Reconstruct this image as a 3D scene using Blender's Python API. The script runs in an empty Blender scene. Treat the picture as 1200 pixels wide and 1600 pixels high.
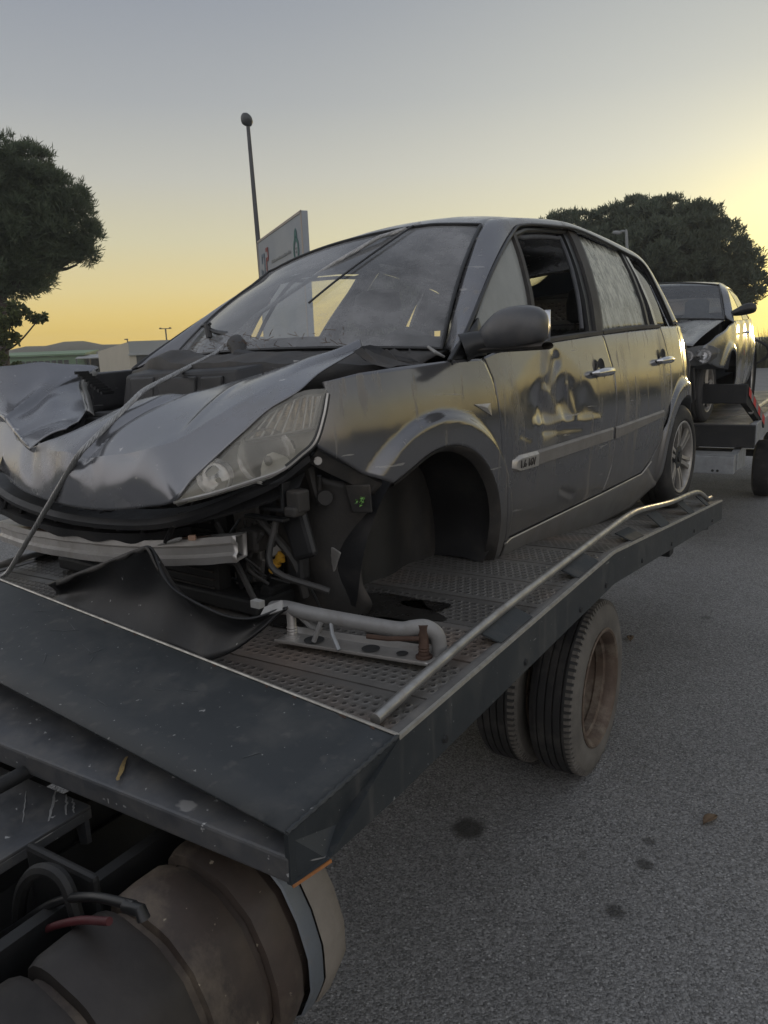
import bpy, bmesh, math, random
import numpy as np
from mathutils import Vector, Matrix
random.seed(7)
rng = np.random.default_rng(7)
SC = bpy.context.scene
COL = SC.collection
R = math.radians
HAZE = .0011

# ------------------------------------------------------------------ camera
CAM_H = 1.82
PITCH, ROLL = R(12.0), R(2.3)
fwd = Vector((0, math.cos(PITCH), -math.sin(PITCH)))
rt0 = Vector((1, 0, 0)); dn0 = Vector((0, -math.sin(PITCH), -math.cos(PITCH)))
rt = rt0 * math.cos(ROLL) + dn0 * math.sin(ROLL)
dn = dn0 * math.cos(ROLL) - rt0 * math.sin(ROLL)
cd = bpy.data.cameras.new('camera'); cam = bpy.data.objects.new('camera', cd); COL.objects.link(cam)
cm = Matrix((( rt.x, -dn.x, -fwd.x, 0), (rt.y, -dn.y, -fwd.y, 0), (rt.z, -dn.z, -fwd.z, CAM_H), (0, 0, 0, 1)))
cam.matrix_world = cm
cd.sensor_fit = 'VERTICAL'; cd.sensor_height = 24.0; cd.lens = 18.0
cd.clip_start = 0.02; cd.clip_end = 5000
SC.camera = cam

# ------------------------------------------------------------------ sky, sun, exposure
SUN_AZ, SUN_EL = R(31.0), R(1.2)          # azimuth to the right of the view direction (+Y)
w = bpy.data.worlds.new('World'); SC.world = w; w.use_nodes = True
nt = w.node_tree; nt.nodes.clear()
def wn(t, **k):
    n = nt.nodes.new(t)
    for a, b in k.items(): setattr(n, a, b)
    return n
def wm(op, a, b=None, c=None):
    n = wn('ShaderNodeMath', operation=op)
    for i, v in enumerate((a, b, c)):
        if v is None: continue
        if isinstance(v, (int, float)): n.inputs[i].default_value = v
        else: nt.links.new(v, n.inputs[i])
    return n.outputs[0]
tc = wn('ShaderNodeTexCoord')
nv = wn('ShaderNodeVectorMath', operation='NORMALIZE'); nt.links.new(tc.outputs['Generated'], nv.inputs[0])
sx = wn('ShaderNodeSeparateXYZ'); nt.links.new(nv.outputs[0], sx.inputs[0])
el = wm('DIVIDE', wm('ARCSINE', sx.outputs['Z']), math.pi / 2)
ramp = wn('ShaderNodeValToRGB')
stops = [(0.0, (.60, .385, .035)), (.022, (.56, .395, .085)), (.050, (.50, .41, .19)), (.085, (.42, .39, .265)),
         (.13, (.335, .333, .30)), (.18, (.25, .262, .272)), (.24, (.195, .212, .24)), (.45, (.215, .237, .28)), (1.0, (.26, .28, .325))]
e_ = ramp.color_ramp.elements
e_[0].position, e_[0].color = stops[0][0], (*stops[0][1], 1)
e_[1].position, e_[1].color = stops[-1][0], (*stops[-1][1], 1)
for p, c in stops[1:-1]:
    q = e_.new(p); q.color = (*c, 1)
nt.links.new(wm('MAXIMUM', el, 0.0), ramp.inputs[0])
# the half of the sky away from the sunset is a cool grey-blue with a dim rosy foot
ramp2 = wn('ShaderNodeValToRGB'); e2 = ramp2.color_ramp.elements
e2[0].position, e2[0].color = 0.0, (.50, .465, .46, 1)
e2[1].position, e2[1].color = 1.0, (.26, .28, .325, 1)
for p, c in ((.08, (.58, .555, .55)), (.22, (.54, .545, .565)), (.45, (.38, .395, .43))):
    q = e2.new(p); q.color = (*c, 1)
nt.links.new(wm('MAXIMUM', el, 0.0), ramp2.inputs[0])
azd = wm('ADD', wm('MULTIPLY', sx.outputs['X'], math.sin(SUN_AZ)), wm('MULTIPLY', sx.outputs['Y'], math.cos(SUN_AZ)))
mrz = wn('ShaderNodeMapRange', interpolation_type='SMOOTHSTEP'); mrz.inputs['From Min'].default_value = -.35; mrz.inputs['From Max'].default_value = .50; nt.links.new(azd, mrz.inputs['Value'])
mixs = wn('ShaderNodeMix', data_type='RGBA'); nt.links.new(mrz.outputs[0], mixs.inputs['Factor']); nt.links.new(ramp2.outputs[0], mixs.inputs['A']); nt.links.new(ramp.outputs[0], mixs.inputs['B'])
sd = (math.sin(SUN_AZ) * math.cos(SUN_EL), math.cos(SUN_AZ) * math.cos(SUN_EL), math.sin(SUN_EL))
dt = wn('ShaderNodeVectorMath', operation='DOT_PRODUCT'); nt.links.new(nv.outputs[0], dt.inputs[0]); dt.inputs[1].default_value = sd
dpos = wm('MAXIMUM', dt.outputs['Value'], 0.0)
g1 = wm('MULTIPLY', wm('POWER', dpos, 9.0), 0.26)
g2 = wm('MULTIPLY', wm('POWER', dpos, 90.0), 0.55)
def scaled(col, fac):
    m = wn('ShaderNodeVectorMath', operation='SCALE'); m.inputs[0].default_value = col; nt.links.new(fac, m.inputs['Scale']); return m.outputs[0]
def addv(a, b):
    m = wn('ShaderNodeVectorMath', operation='ADD'); nt.links.new(a, m.inputs[0]); nt.links.new(b, m.inputs[1]); return m.outputs[0]
skyc = addv(addv(mixs.outputs['Result'], scaled((.75, .70, .45), g1)), scaled((1.1, .85, .12), g2))
bg = wn('ShaderNodeBackground'); bg.inputs['Strength'].default_value = 1.0
nt.links.new(skyc, bg.inputs['Color'])
ow = wn('ShaderNodeOutputWorld'); nt.links.new(bg.outputs[0], ow.inputs['Surface'])

sl = bpy.data.lights.new('sun', 'SUN'); sl.energy = 0.35; sl.angle = R(0.53); sl.color = (1.0, .74, .38)
so = bpy.data.objects.new('sun', sl); COL.objects.link(so)
so.rotation_euler = Vector((-sd[0], -sd[1], -sd[2])).to_track_quat('-Z', 'Y').to_euler()
VS = SC.view_settings
VS.view_transform = 'Standard'; VS.look = 'None'; VS.gamma = 1.0; VS.use_curve_mapping = False; VS.exposure = 0.68
SC.cycles.max_bounces = 8; SC.cycles.transparent_max_bounces = 12

# ------------------------------------------------------------------ materials
def pm(name, col, col2=None, scale=6.0, rough=(.45, .6), metal=0.0, bump=0.0, bscale=60.0, dirt=None, coat=0.0, stretch=(1, 1, 1), spec=.5, speck=None, bdist=.004, streaks=False):
    """Principled surface: two-tone noise, optional dirt (colour, amount 0..1, scale), grain bump."""
    m = bpy.data.materials.new(name); m.use_nodes = True
    t = m.node_tree; b = t.nodes['Principled BSDF']
    def n(ty, **k):
        q = t.nodes.new(ty)
        for a, v in k.items(): setattr(q, a, v)
        return q
    tcx = n('ShaderNodeTexCoord'); mp = n('ShaderNodeMapping'); mp.inputs['Scale'].default_value = stretch
    t.links.new(tcx.outputs['Object'], mp.inputs['Vector'])
    nz = n('ShaderNodeTexNoise'); nz.inputs['Scale'].default_value = scale; nz.inputs['Detail'].default_value = 7; nz.inputs['Roughness'].default_value = .62
    t.links.new(mp.outputs[0], nz.inputs['Vector'])
    rp = n('ShaderNodeMapRange'); rp.inputs['From Min'].default_value = .32; rp.inputs['From Max'].default_value = .68
    t.links.new(nz.outputs[0], rp.inputs['Value'])
    mx = n('ShaderNodeMix', data_type='RGBA'); mx.inputs['A'].default_value = (*col, 1); mx.inputs['B'].default_value = (*(col2 or tuple(c * .75 for c in col)), 1)
    t.links.new(rp.outputs[0], mx.inputs['Factor']); cur = mx.outputs['Result']
    rr = n('ShaderNodeMapRange'); rr.inputs['From Min'].default_value = .3; rr.inputs['From Max'].default_value = .7
    rr.inputs['To Min'].default_value = rough[0]; rr.inputs['To Max'].default_value = rough[1]
    t.links.new(nz.outputs[0], rr.inputs['Value']); rcur = rr.outputs[0]
    mcur = None
    if dirt:
        dc, da, ds = dirt[:3]; dst = dirt[3] if len(dirt) > 3 else (1, 1, 1)
        mp2 = n('ShaderNodeMapping'); mp2.inputs['Scale'].default_value = dst; mp2.inputs['Location'].default_value = (3.1, 1.7, .4)
        t.links.new(tcx.outputs['Object'], mp2.inputs['Vector'])
        dn_ = n('ShaderNodeTexNoise'); dn_.inputs['Scale'].default_value = ds; dn_.inputs['Detail'].default_value = 9; dn_.inputs['Roughness'].default_value = .7
        t.links.new(mp2.outputs[0], dn_.inputs['Vector'])
        dr = n('ShaderNodeMapRange'); dr.inputs['From Min'].default_value = .62 - .35 * da; dr.inputs['From Max'].default_value = .80 - .2 * da; dr.inputs['To Max'].default_value = min(1, .35 + .6 * da)
        t.links.new(dn_.outputs[0], dr.inputs['Value'])
        mx2 = n('ShaderNodeMix', data_type='RGBA'); t.links.new(cur, mx2.inputs['A']); mx2.inputs['B'].default_value = (*dc, 1); t.links.new(dr.outputs[0], mx2.inputs['Factor']); cur = mx2.outputs['Result']
        ml = n('ShaderNodeMix', data_type='FLOAT'); t.links.new(rcur, ml.inputs['A']); ml.inputs['B'].default_value = .85; t.links.new(dr.outputs[0], ml.inputs['Factor']); rcur = ml.outputs['Result']
        if metal > 0:
            mm = n('ShaderNodeMix', data_type='FLOAT'); mm.inputs['A'].default_value = metal; mm.inputs['B'].default_value = metal * .2; t.links.new(dr.outputs[0], mm.inputs['Factor']); mcur = mm.outputs['Result']
    if speck:
        sc_, sa, ss = speck
        vz = n('ShaderNodeTexNoise'); vz.inputs['Scale'].default_value = ss; vz.inputs['Detail'].default_value = 3
        t.links.new(tcx.outputs['Object'], vz.inputs['Vector'])
        vr = n('ShaderNodeMapRange'); vr.inputs['From Min'].default_value = .72 - .2 * sa; vr.inputs['From Max'].default_value = .75 - .2 * sa
        t.links.new(vz.outputs[0], vr.inputs['Value'])
        mx3 = n('ShaderNodeMix', data_type='RGBA'); t.links.new(cur, mx3.inputs['A']); mx3.inputs['B'].default_value = (*sc_, 1); t.links.new(vr.outputs[0], mx3.inputs['Factor']); cur = mx3.outputs['Result']
    if streaks:
        # dried rain runs: thin near-vertical lines of dust, and fine hair scratches
        if streaks == 'film':
            sz_ = n('ShaderNodeSeparateXYZ'); t.links.new(tcx.outputs['Object'], sz_.inputs[0]); nf = n('ShaderNodeMath', operation='MULTIPLY_ADD'); t.links.new(nz.outputs[0], nf.inputs[0]); nf.inputs[1].default_value = .5; t.links.new(sz_.outputs['Z'], nf.inputs[2])
            rf = n('ShaderNodeMapRange'); rf.inputs['From Min'].default_value = 1.02; rf.inputs['From Max'].default_value = .40; rf.inputs['To Max'].default_value = .62; t.links.new(nf.outputs[0], rf.inputs['Value'])
            m4 = n('ShaderNodeMix', data_type='RGBA'); t.links.new(cur, m4.inputs['A']); m4.inputs['B'].default_value = (.125, .112, .096, 1); t.links.new(rf.outputs[0], m4.inputs['Factor']); cur = m4.outputs['Result']
            q4 = n('ShaderNodeMix', data_type='FLOAT'); t.links.new(rcur, q4.inputs['A']); q4.inputs['B'].default_value = .6; t.links.new(rf.outputs[0], q4.inputs['Factor']); rcur = q4.outputs['Result']
        for sc_, lo, hi, colr, amt in (((26, 26, 1.6), .60, .70, (.24, .22, .195), .55 if streaks == 'film' else .12), ((5, 5, 60), .70, .715, (.42, .41, .39), .5)):
            mp3 = n('ShaderNodeMapping'); mp3.inputs['Scale'].default_value = sc_; t.links.new(tcx.outputs['Object'], mp3.inputs['Vector'])
            if sc_[2] > 10: mp3.inputs['Rotation'].default_value = (0, .5, 0)
            n3 = n('ShaderNodeTexNoise'); n3.inputs['Scale'].default_value = 1.0; n3.inputs['Detail'].default_value = 4; t.links.new(mp3.outputs[0], n3.inputs['Vector'])
            r3 = n('ShaderNodeMapRange'); r3.inputs['From Min'].default_value = lo; r3.inputs['From Max'].default_value = hi; r3.inputs['To Max'].default_value = amt; t.links.new(n3.outputs[0], r3.inputs['Value'])
            m3 = n('ShaderNodeMix', data_type='RGBA'); t.links.new(cur, m3.inputs['A']); m3.inputs['B'].default_value = (*colr, 1); t.links.new(r3.outputs[0], m3.inputs['Factor']); cur = m3.outputs['Result']
            q3 = n('ShaderNodeMix', data_type='FLOAT'); t.links.new(rcur, q3.inputs['A']); q3.inputs['B'].default_value = .8; t.links.new(r3.outputs[0], q3.inputs['Factor']); rcur = q3.outputs['Result']
    t.links.new(cur, b.inputs['Base Color']); t.links.new(rcur, b.inputs['Roughness'])
    if mcur is not None: t.links.new(mcur, b.inputs['Metallic'])
    else: b.inputs['Metallic'].default_value = metal
    b.inputs['Specular IOR Level'].default_value = spec
    b.inputs['Coat Weight'].default_value = coat; b.inputs['Coat Roughness'].default_value = .12
    if bump:
        bn = n('ShaderNodeTexNoise'); bn.inputs['Scale'].default_value = bscale; bn.inputs['Detail'].default_value = 5
        t.links.new(tcx.outputs['Object'], bn.inputs['Vector'])
        bp = n('ShaderNodeBump'); bp.inputs['Strength'].default_value = bump; bp.inputs['Distance'].default_value = bdist
        t.links.new(bn.outputs[0], bp.inputs['Height']); t.links.new(bp.outputs[0], b.inputs['Normal'])
    return m

M = {}
M['paint'] = pm('grey_metallic_paint', (.19, .191, .20), (.155, .156, .164), 3.0, (.09, .17), .62, .025, 9, dirt=((.165, .15, .13), .33, 3.2, (1, 1, .28)), coat=.3, bdist=.006, streaks='film')
M['paint_low'] = pm('dusty_lower_paint', (.21, .205, .20), (.175, .17, .16), 3.0, (.34, .5), .4, .05, 9, dirt=((.15, .13, .11), .60, 2.6, (1, 1, .5)), coat=.2, bdist=.01)
M['bonnet'] = pm('bonnet_paint', (.225, .228, .242), (.185, .188, .20), 2.5, (.14, .23), .6, .06, 7, dirt=((.17, .16, .15), .30, 3.5), coat=.3, speck=((.42, .41, .40), .10, 30), bdist=.012)
M['black_plastic'] = pm('black_plastic', (.012, .012, .013), (.020, .020, .021), 9, (.42, .62), 0, .15, 120, dirt=((.075, .065, .055), .32, 5))
M['dusty_plastic'] = pm('dusty_black_plastic', (.022, .021, .020), (.040, .036, .032), 6, (.5, .75), 0, .2, 90, dirt=((.11, .09, .072), .36, 6))
M['trim'] = pm('dark_trim', (.012, .0125, .013), (.02, .02, .02), 12, (.3, .5), 0, .05, 150)
M['rubber'] = pm('tyre_rubber', (.013, .013, .0135), (.022, .021, .020), 9, (.62, .82), 0, .35, 70, dirt=((.095, .085, .075), .40, 7))
M['side_rubber'] = pm('dusty_sidewall', (.085, .078, .068), (.15, .137, .118), 7, (.7, .9), 0, .3, 60, dirt=((.17, .155, .135), .45, 9))
M['truck_paint'] = pm('dark_blue_grey_truck_paint', (.024, .028, .0305), (.033, .038, .041), 4, (.42, .6), 0, .06, 60, dirt=((.10, .098, .092), .34, 5), speck=((.26, .26, .25), .05, 75), streaks=True)
M['frame_black'] = pm('grimy_black_chassis', (.009, .0095, .010), (.017, .017, .017), 7, (.5, .75), 0, .2, 50, dirt=((.05, .045, .04), .3, 6))
M['scuffed'] = pm('scuffed_black_steel', (.055, .059, .066), (.105, .107, .112), 7, (.35, .6), .15, .2, 50, dirt=((.16, .15, .135), .45, 8), speck=((.42, .42, .41), .19, 42), streaks=True)
M['rail'] = pm('worn_bare_steel', (.42, .415, .40), (.26, .25, .235), 14, (.28, .45), .75, .12, 70, dirt=((.24, .18, .13), .25, 16))
M['edge_steel'] = pm('worn_bright_edge', (.55, .53, .48), (.34, .32, .29), 30, (.3, .5), .7, .1, 80)
M['galv'] = pm('galvanised_steel', (.36, .37, .38), (.27, .28, .285), 16, (.4, .55), .5, .08, 60, dirt=((.2, .18, .15), .3, 9))
M['beam_metal'] = pm('dirty_bare_beam', (.52, .50, .475), (.38, .36, .335), 7, (.3, .48), .6, .2, 40, dirt=((.19, .15, .115), .32, 8))
M['pipe'] = pm('grey_painted_tube', (.21, .205, .20), (.28, .275, .265), 8, (.42, .6), .15, .15, 60, dirt=((.15, .13, .11), .35, 14))
M['rust'] = pm('rusty_steel', (.095, .052, .034), (.055, .033, .024), 18, (.7, .9), .1, .4, 60)
M['rim_rust'] = pm('rusty_truck_rim', (.14, .10, .072), (.08, .054, .04), 9, (.55, .8), .2, .4, 50, dirt=((.33, .29, .225), .42, 9))
M['alloy'] = pm('dirty_alloy', (.44, .42, .39), (.34, .32, .29), 12, (.32, .5), .6, .1, 60, dirt=((.2, .17, .14), .35, 14))
M['tank'] = pm('brown_dirty_tank', (.070, .050, .039), (.034, .026, .022), 4.5, (.42, .7), 0, .25, 40, dirt=((.32, .255, .18), .36, 3.2, (1, 1, .7)), speck=((.32, .27, .2), .08, 45))
M['tank_grey'] = pm('grey_tank_band', (.17, .19, .21), (.14, .155, .17), 8, (.35, .5), .2, .1, 50, dirt=((.2, .17, .14), .3, 9))
M['tank_end'] = pm('beige_tank_end', (.27, .24, .20), (.20, .175, .145), 6, (.5, .7), 0, .15, 50, dirt=((.15, .12, .09), .35, 9))
M['orange'] = pm('orange_marker', (.46, .19, .06), (.28, .12, .05), 25, (.5, .7), 0, .1, 60, dirt=((.10, .07, .05), .35, 22))
M['red'] = pm('faded_red_hose', (.10, .020, .023), (.07, .017, .02), 12, (.5, .7))
M['yellow'] = pm('yellow_plug', (.62, .34, .03), (.42, .22, .03), 20, (.4, .6), 0, .1, 60)
M['green'] = pm('green_leafy', (.20, .42, .10), (.12, .28, .07), 30, (.6, .8))
M['chrome'] = pm('chrome', (.72, .72, .73), (.6, .6, .6), 10, (.10, .2), 1.0)
M['silver'] = pm('silver_trim', (.52, .50, .47), (.42, .40, .37), 10, (.3, .42), .7, dirt=((.2, .18, .15), .3, 20))
M['interior'] = pm('dark_interior', (.022, .022, .023), (.03, .03, .03), 8, (.75, .9))
M['seat'] = pm('dark_grey_seat', (.10, .102, .108), (.075, .077, .082), 30, (.8, .95), 0, .2, 200)
M['white_trim'] = pm('pale_clip', (.32, .315, .30), (.24, .235, .22), 20, (.4, .6))
M['cable'] = pm('steel_cable', (.46, .455, .44), (.30, .295, .285), 60, (.35, .5), .7, .1, 200)
M['oil'] = pm('oil_film', (.012, .011, .010), (.022, .020, .018), 7, (.16, .4), 0, .3, 30, dirt=((.05, .045, .04), .25, 14))

def glass(name, tint, dust, dustcol, gloss=.06, streak=(1, 1, 1), dscale=3.0, lo=.4, hi=.75):
    """window glass: clear, mirror at grazing angles, with a film of dust and streaks"""
    m = bpy.data.materials.new(name); m.use_nodes = True; t = m.node_tree; t.nodes.clear()
    def n(ty, **k):
        q = t.nodes.new(ty)
        for a, v in k.items(): setattr(q, a, v)
        return q
    out = n('ShaderNodeOutputMaterial'); tr = n('ShaderNodeBsdfTransparent'); tr.inputs[0].default_value = (*tint, 1)
    gl = n('ShaderNodeBsdfGlossy'); gl.inputs['Roughness'].default_value = gloss
    gl.inputs['Color'].default_value = (.95, .95, .95, 1)
    fr = n('ShaderNodeFresnel'); fr.inputs['IOR'].default_value = 1.52
    mx = n('ShaderNodeMixShader'); t.links.new(fr.outputs[0], mx.inputs[0]); t.links.new(tr.outputs[0], mx.inputs[1]); t.links.new(gl.outputs[0], mx.inputs[2])
    df = n('ShaderNodeBsdfDiffuse'); 
    tcx = n('ShaderNodeTexCoord'); mp = n('ShaderNodeMapping'); mp.inputs['Scale'].default_value = streak; t.links.new(tcx.outputs['Object'], mp.inputs[0])
    nz = n('ShaderNodeTexNoise'); nz.inputs['Scale'].default_value = dscale; nz.inputs['Detail'].default_value = 8; nz.inputs['Roughness'].default_value = .68; t.links.new(mp.outputs[0], nz.inputs['Vector'])
    cr = n('ShaderNodeMix', data_type='RGBA'); cr.inputs['A'].default_value = (*dustcol, 1); cr.inputs['B'].default_value = (*[c * .72 for c in dustcol], 1)
    t.links.new(nz.outputs[0], cr.inputs['Factor']); t.links.new(cr.outputs['Result'], df.inputs['Color'])
    mr = n('ShaderNodeMapRange'); mr.inputs['From Min'].default_value = lo; mr.inputs['From Max'].default_value = hi
    mr.inputs['To Min'].default_value = dust[0]; mr.inputs['To Max'].default_value = dust[1]; t.links.new(nz.outputs[0], mr.inputs['Value'])
    m2 = n('ShaderNodeMixShader'); t.links.new(mr.outputs[0], m2.inputs[0]); t.links.new(mx.outputs[0], m2.inputs[1]); t.links.new(df.outputs[0], m2.inputs[2])
    t.links.new(m2.outputs[0], out.inputs['Surface'])
    return m
M['windscreen'] = glass('dusty_windscreen', (.78, .82, .81), (.17, .55), (.50, .50, .505), .06, (1.0, .7, 1.0), 3.6, .40, .70)
M['side_glass'] = glass('streaky_side_glass', (.62, .66, .63), (.16, .92), (.70, .70, .60), .05, (11, 11, 1.5), 2.6, .40, .62)
M['quarter_glass'] = glass('dusty_quarter_glass', (.55, .6, .58), (.55, .8), (.50, .51, .48), .05, (3, 3, 1.5), 2.2)
M['dark_glass'] = glass('dark_glass', (.25, .27, .27), (.04, .2), (.22, .22, .2), .04)
M['lens'] = glass('hazy_headlight_lens', (.93, .92, .88), (.12, .38), (.80, .76, .66), .05, (1, 1, 1), 5.0)
M['car_glass'] = glass('sedan_windscreen', (.8, .84, .82), (.03, .16), (.30, .30, .29), .02)

def deck_material():
    """perforated anti-slip steel planks: staggered pierced dimples, dirt, rust and old oil"""
    m = pm('pierced_deck_steel', (.24, .23, .215), (.15, .143, .132), 5, (.30, .55), .45, 0, 60, dirt=((.085, .075, .066), .50, 3.4))
    t = m.node_tree; b = t.nodes['Principled BSDF']
    def n(ty, **k):
        q = t.nodes.new(ty)
        for a, v in k.items(): setattr(q, a, v)
        return q
    def mth(op, a, b_=None):
        q = n('ShaderNodeMath', operation=op)
        for i, v in enumerate((a, b_)):
            if v is None: continue
            if isinstance(v, (int, float)): q.inputs[i].default_value = v
            else: t.links.new(v, q.inputs[i])
        return q.outputs[0]
    tcx = n('ShaderNodeTexCoord'); sp = n('ShaderNodeSeparateXYZ'); t.links.new(tcx.outputs['Object'], sp.inputs[0])
    pv = mth('FRACT', mth('DIVIDE', mth('SUBTRACT', mth('ADD', sp.outputs['Y'], 10 * .2355), 1.443), .2355)); inb = mth('MULTIPLY', mth('GREATER_THAN', pv, .13), mth('LESS_THAN', pv, .87))
    sy = mth('DIVIDE', pv, .1235); row = mth('FLOOR', sy); fy = mth('SUBTRACT', mth('FRACT', sy), .5)
    sx_ = mth('ADD', mth('DIVIDE', sp.outputs['X'], .0275), mth('MULTIPLY', mth('MODULO', mth('ABSOLUTE', row), 2.0), .5)); fx = mth('SUBTRACT', mth('FRACT', sx_), .5)
    d = mth('SQRT', mth('ADD', mth('POWER', mth('MULTIPLY', fx, 1.0), 2.0), mth('POWER', mth('MULTIPLY', fy, .86), 2.0)))
    hole = n('ShaderNodeMapRange'); hole.inputs['From Min'].default_value = .21; hole.inputs['From Max'].default_value = .15; t.links.new(d, hole.inputs['Value'])
    rim = n('ShaderNodeMapRange'); rim.inputs['From Min'].default_value = .40; rim.inputs['From Max'].default_value = .24; t.links.new(d, rim.inputs['Value'])
    old = b.inputs['Base Color'].links[0].from_socket
    nz = n('ShaderNodeTexNoise'); nz.inputs['Scale'].default_value = 2.3; nz.inputs['Detail'].default_value = 6; t.links.new(tcx.outputs['Object'], nz.inputs['Vector'])
    rr = n('ShaderNodeMapRange'); rr.inputs['From Min'].default_value = .52; rr.inputs['From Max'].default_value = .72; t.links.new(nz.outputs[0], rr.inputs['Value'])
    mr = n('ShaderNodeMix', data_type='RGBA'); t.links.new(mth('MULTIPLY', rr.outputs[0], .55), mr.inputs['Factor']); t.links.new(old, mr.inputs['A']); mr.inputs['B'].default_value = (.29, .20, .145, 1)
    # dark centre of each pierced dimple
    oi = n('ShaderNodeObjectInfo'); pr_ = n('ShaderNodeMapRange'); pr_.inputs['To Min'].default_value = .72; pr_.inputs['To Max'].default_value = 1.18; t.links.new(oi.outputs['Random'], pr_.inputs['Value']); vs_ = n('ShaderNodeVectorMath', operation='SCALE'); t.links.new(mr.outputs['Result'], vs_.inputs[0]); t.links.new(pr_.outputs[0], vs_.inputs['Scale'])
    md = n('ShaderNodeMix', data_type='RGBA'); t.links.new(mth('MULTIPLY', mth('MULTIPLY', hole.outputs[0], inb), .72), md.inputs['Factor']); t.links.new(vs_.outputs[0], md.inputs['A']); md.inputs['B'].default_value = (.016, .015, .014, 1)
    t.links.new(md.outputs['Result'], b.inputs['Base Color'])
    hole_o = mth('MULTIPLY', hole.outputs[0], inb); rim_o = mth('MULTIPLY', rim.outputs[0], inb)
    h = mth('SUBTRACT', rim_o, mth('MULTIPLY', hole_o, 1.6))
    bp = n('ShaderNodeBump'); bp.inputs['Distance'].default_value = .004; bp.inputs['Strength'].default_value = .8; t.links.new(h, bp.inputs['Height'])
    t.links.new(bp.outputs[0], b.inputs['Normal'])
    return m
M['deck'] = deck_material()

# ------------------------------------------------------------------ mesh helpers
class MB:
    def __init__(s): s.v = []; s.f = []
    def add(s, vs, fs):
        o = len(s.v); s.v += [tuple(float(c) for c in p) for p in vs]; s.f += [tuple(i + o for i in f) for f in fs]; return s
    def grid(s, P, closed=False):
        nu, nv_ = len(P), len(P[0]); fs = []
        for i in range(nu - 1):
            for j in range(nv_ if closed else nv_ - 1):
                k = (j + 1) % nv_
                fs.append((i * nv_ + j, (i + 1) * nv_ + j, (i + 1) * nv_ + k, i * nv_ + k))
        return s.add([p for r in P for p in r], fs)
    def box(s, c, d, rot=None):
        x, y, z = [e / 2 for e in d]
        vs = [Vector(p) for p in ((-x, -y, -z), (x, -y, -z), (x, y, -z), (-x, y, -z), (-x, -y, z), (x, -y, z), (x, y, z), (-x, y, z))]
        if rot is not None: vs = [rot @ v for v in vs]
        return s.add([v + Vector(c) for v in vs], [(0, 3, 2, 1), (4, 5, 6, 7), (0, 1, 5, 4), (1, 2, 6, 5), (2, 3, 7, 6), (3, 0, 4, 7)])
    def hexa(s, b, t):
        return s.add(list(b) + list(t), [(3, 2, 1, 0), (4, 5, 6, 7), (0, 1, 5, 4), (1, 2, 6, 5), (2, 3, 7, 6), (3, 0, 4, 7)])
    def prism(s, poly, ext):
        n = len(poly); e = Vector(ext)
        a = [Vector(p) for p in poly]; vs = a + [p + e for p in a]
        return s.add(vs, [tuple(range(n))[::-1], tuple(range(n, 2 * n))] + [(i, (i + 1) % n, n + (i + 1) % n, n + i) for i in range(n)])
    def tube(s, path, r, n=10, caps=True, closed=False):
        P = [Vector(p) for p in path]; m = len(P); rings = []
        up = None
        for i, p in enumerate(P):
            a = P[(i - 1) % m] if (i or closed) else P[i]; b = P[(i + 1) % m] if (i < m - 1 or closed) else P[i]
            t = (b - a).normalized()
            if up is None:
                up = Vector((0, 0, 1)) if abs(t.z) < .9 else Vector((1, 0, 0))
            x = t.cross(up).normalized(); up = x.cross(t).normalized()
            ri = r[i] if isinstance(r, (list, tuple)) else r
            rings.append([p + (x * math.cos(q) + up * math.sin(q)) * ri for q in [2 * math.pi * k / n for k in range(n)]])
        if closed: rings.append(rings[0])
        o = len(s.v); s.grid(rings, True)
        if caps and not closed:
            s.f.append(tuple(o + k for k in range(n))); s.f.append(tuple(o + (m - 1) * n + k for k in range(n))[::-1])
        return s
    def lathe(s, prof, c, axis, n=40, caps=False, a0=0, a1=2 * math.pi):
        """prof: list of (radius, distance along axis)"""
        ax = Vector(axis).normalized(); u = ax.orthogonal().normalized()
        if abs(ax.z) < .5: u = Vector((0, 0, 1)) - ax * ax.z; u.normalize()
        v = ax.cross(u); c = Vector(c)
        full = abs(a1 - a0 - 2 * math.pi) < 1e-6
        k = n if full else n + 1
        rows = [[c + ax * h + (u * math.cos(a0 + (a1 - a0) * j / n) + v * math.sin(a0 + (a1 - a0) * j / n)) * r_ for j in range(k)] for r_, h in prof]
        return s.grid(rows, full)

def shade(me, ang=38):
    me.polygons.foreach_set('use_smooth', [True] * len(me.polygons)); me.set_sharp_from_angle(angle=R(ang))
def obj(name, mb, mat, parent=None, smooth=True, solid=None, bevel=None, sub=0, offset=-1, loc=None, ang=38, weld=True):
    me = bpy.data.meshes.new(name); me.from_pydata(mb.v, [], mb.f)
    bm = bmesh.new(); bm.from_mesh(me)
    if weld: bmesh.ops.remove_doubles(bm, verts=bm.verts, dist=1e-5)
    bmesh.ops.recalc_face_normals(bm, faces=bm.faces); bm.to_mesh(me); bm.free()
    if smooth: shade(me, ang)
    if mat: me.materials.append(M[mat] if isinstance(mat, str) else mat)
    o = bpy.data.objects.new(name, me); COL.objects.link(o)
    if parent: o.parent = parent
    if loc: o.location = loc
    if sub:
        q = o.modifiers.new('sub', 'SUBSURF'); q.levels = sub; q.render_levels = sub
    if solid:
        q = o.modifiers.new('solid', 'SOLIDIFY'); q.thickness = solid; q.offset = offset
    if bevel:
        q = o.modifiers.new('bevel', 'BEVEL'); q.width = bevel; q.segments = 2; q.limit_method = 'ANGLE'; q.angle_limit = R(40); q.harden_normals = False
    return o
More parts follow.
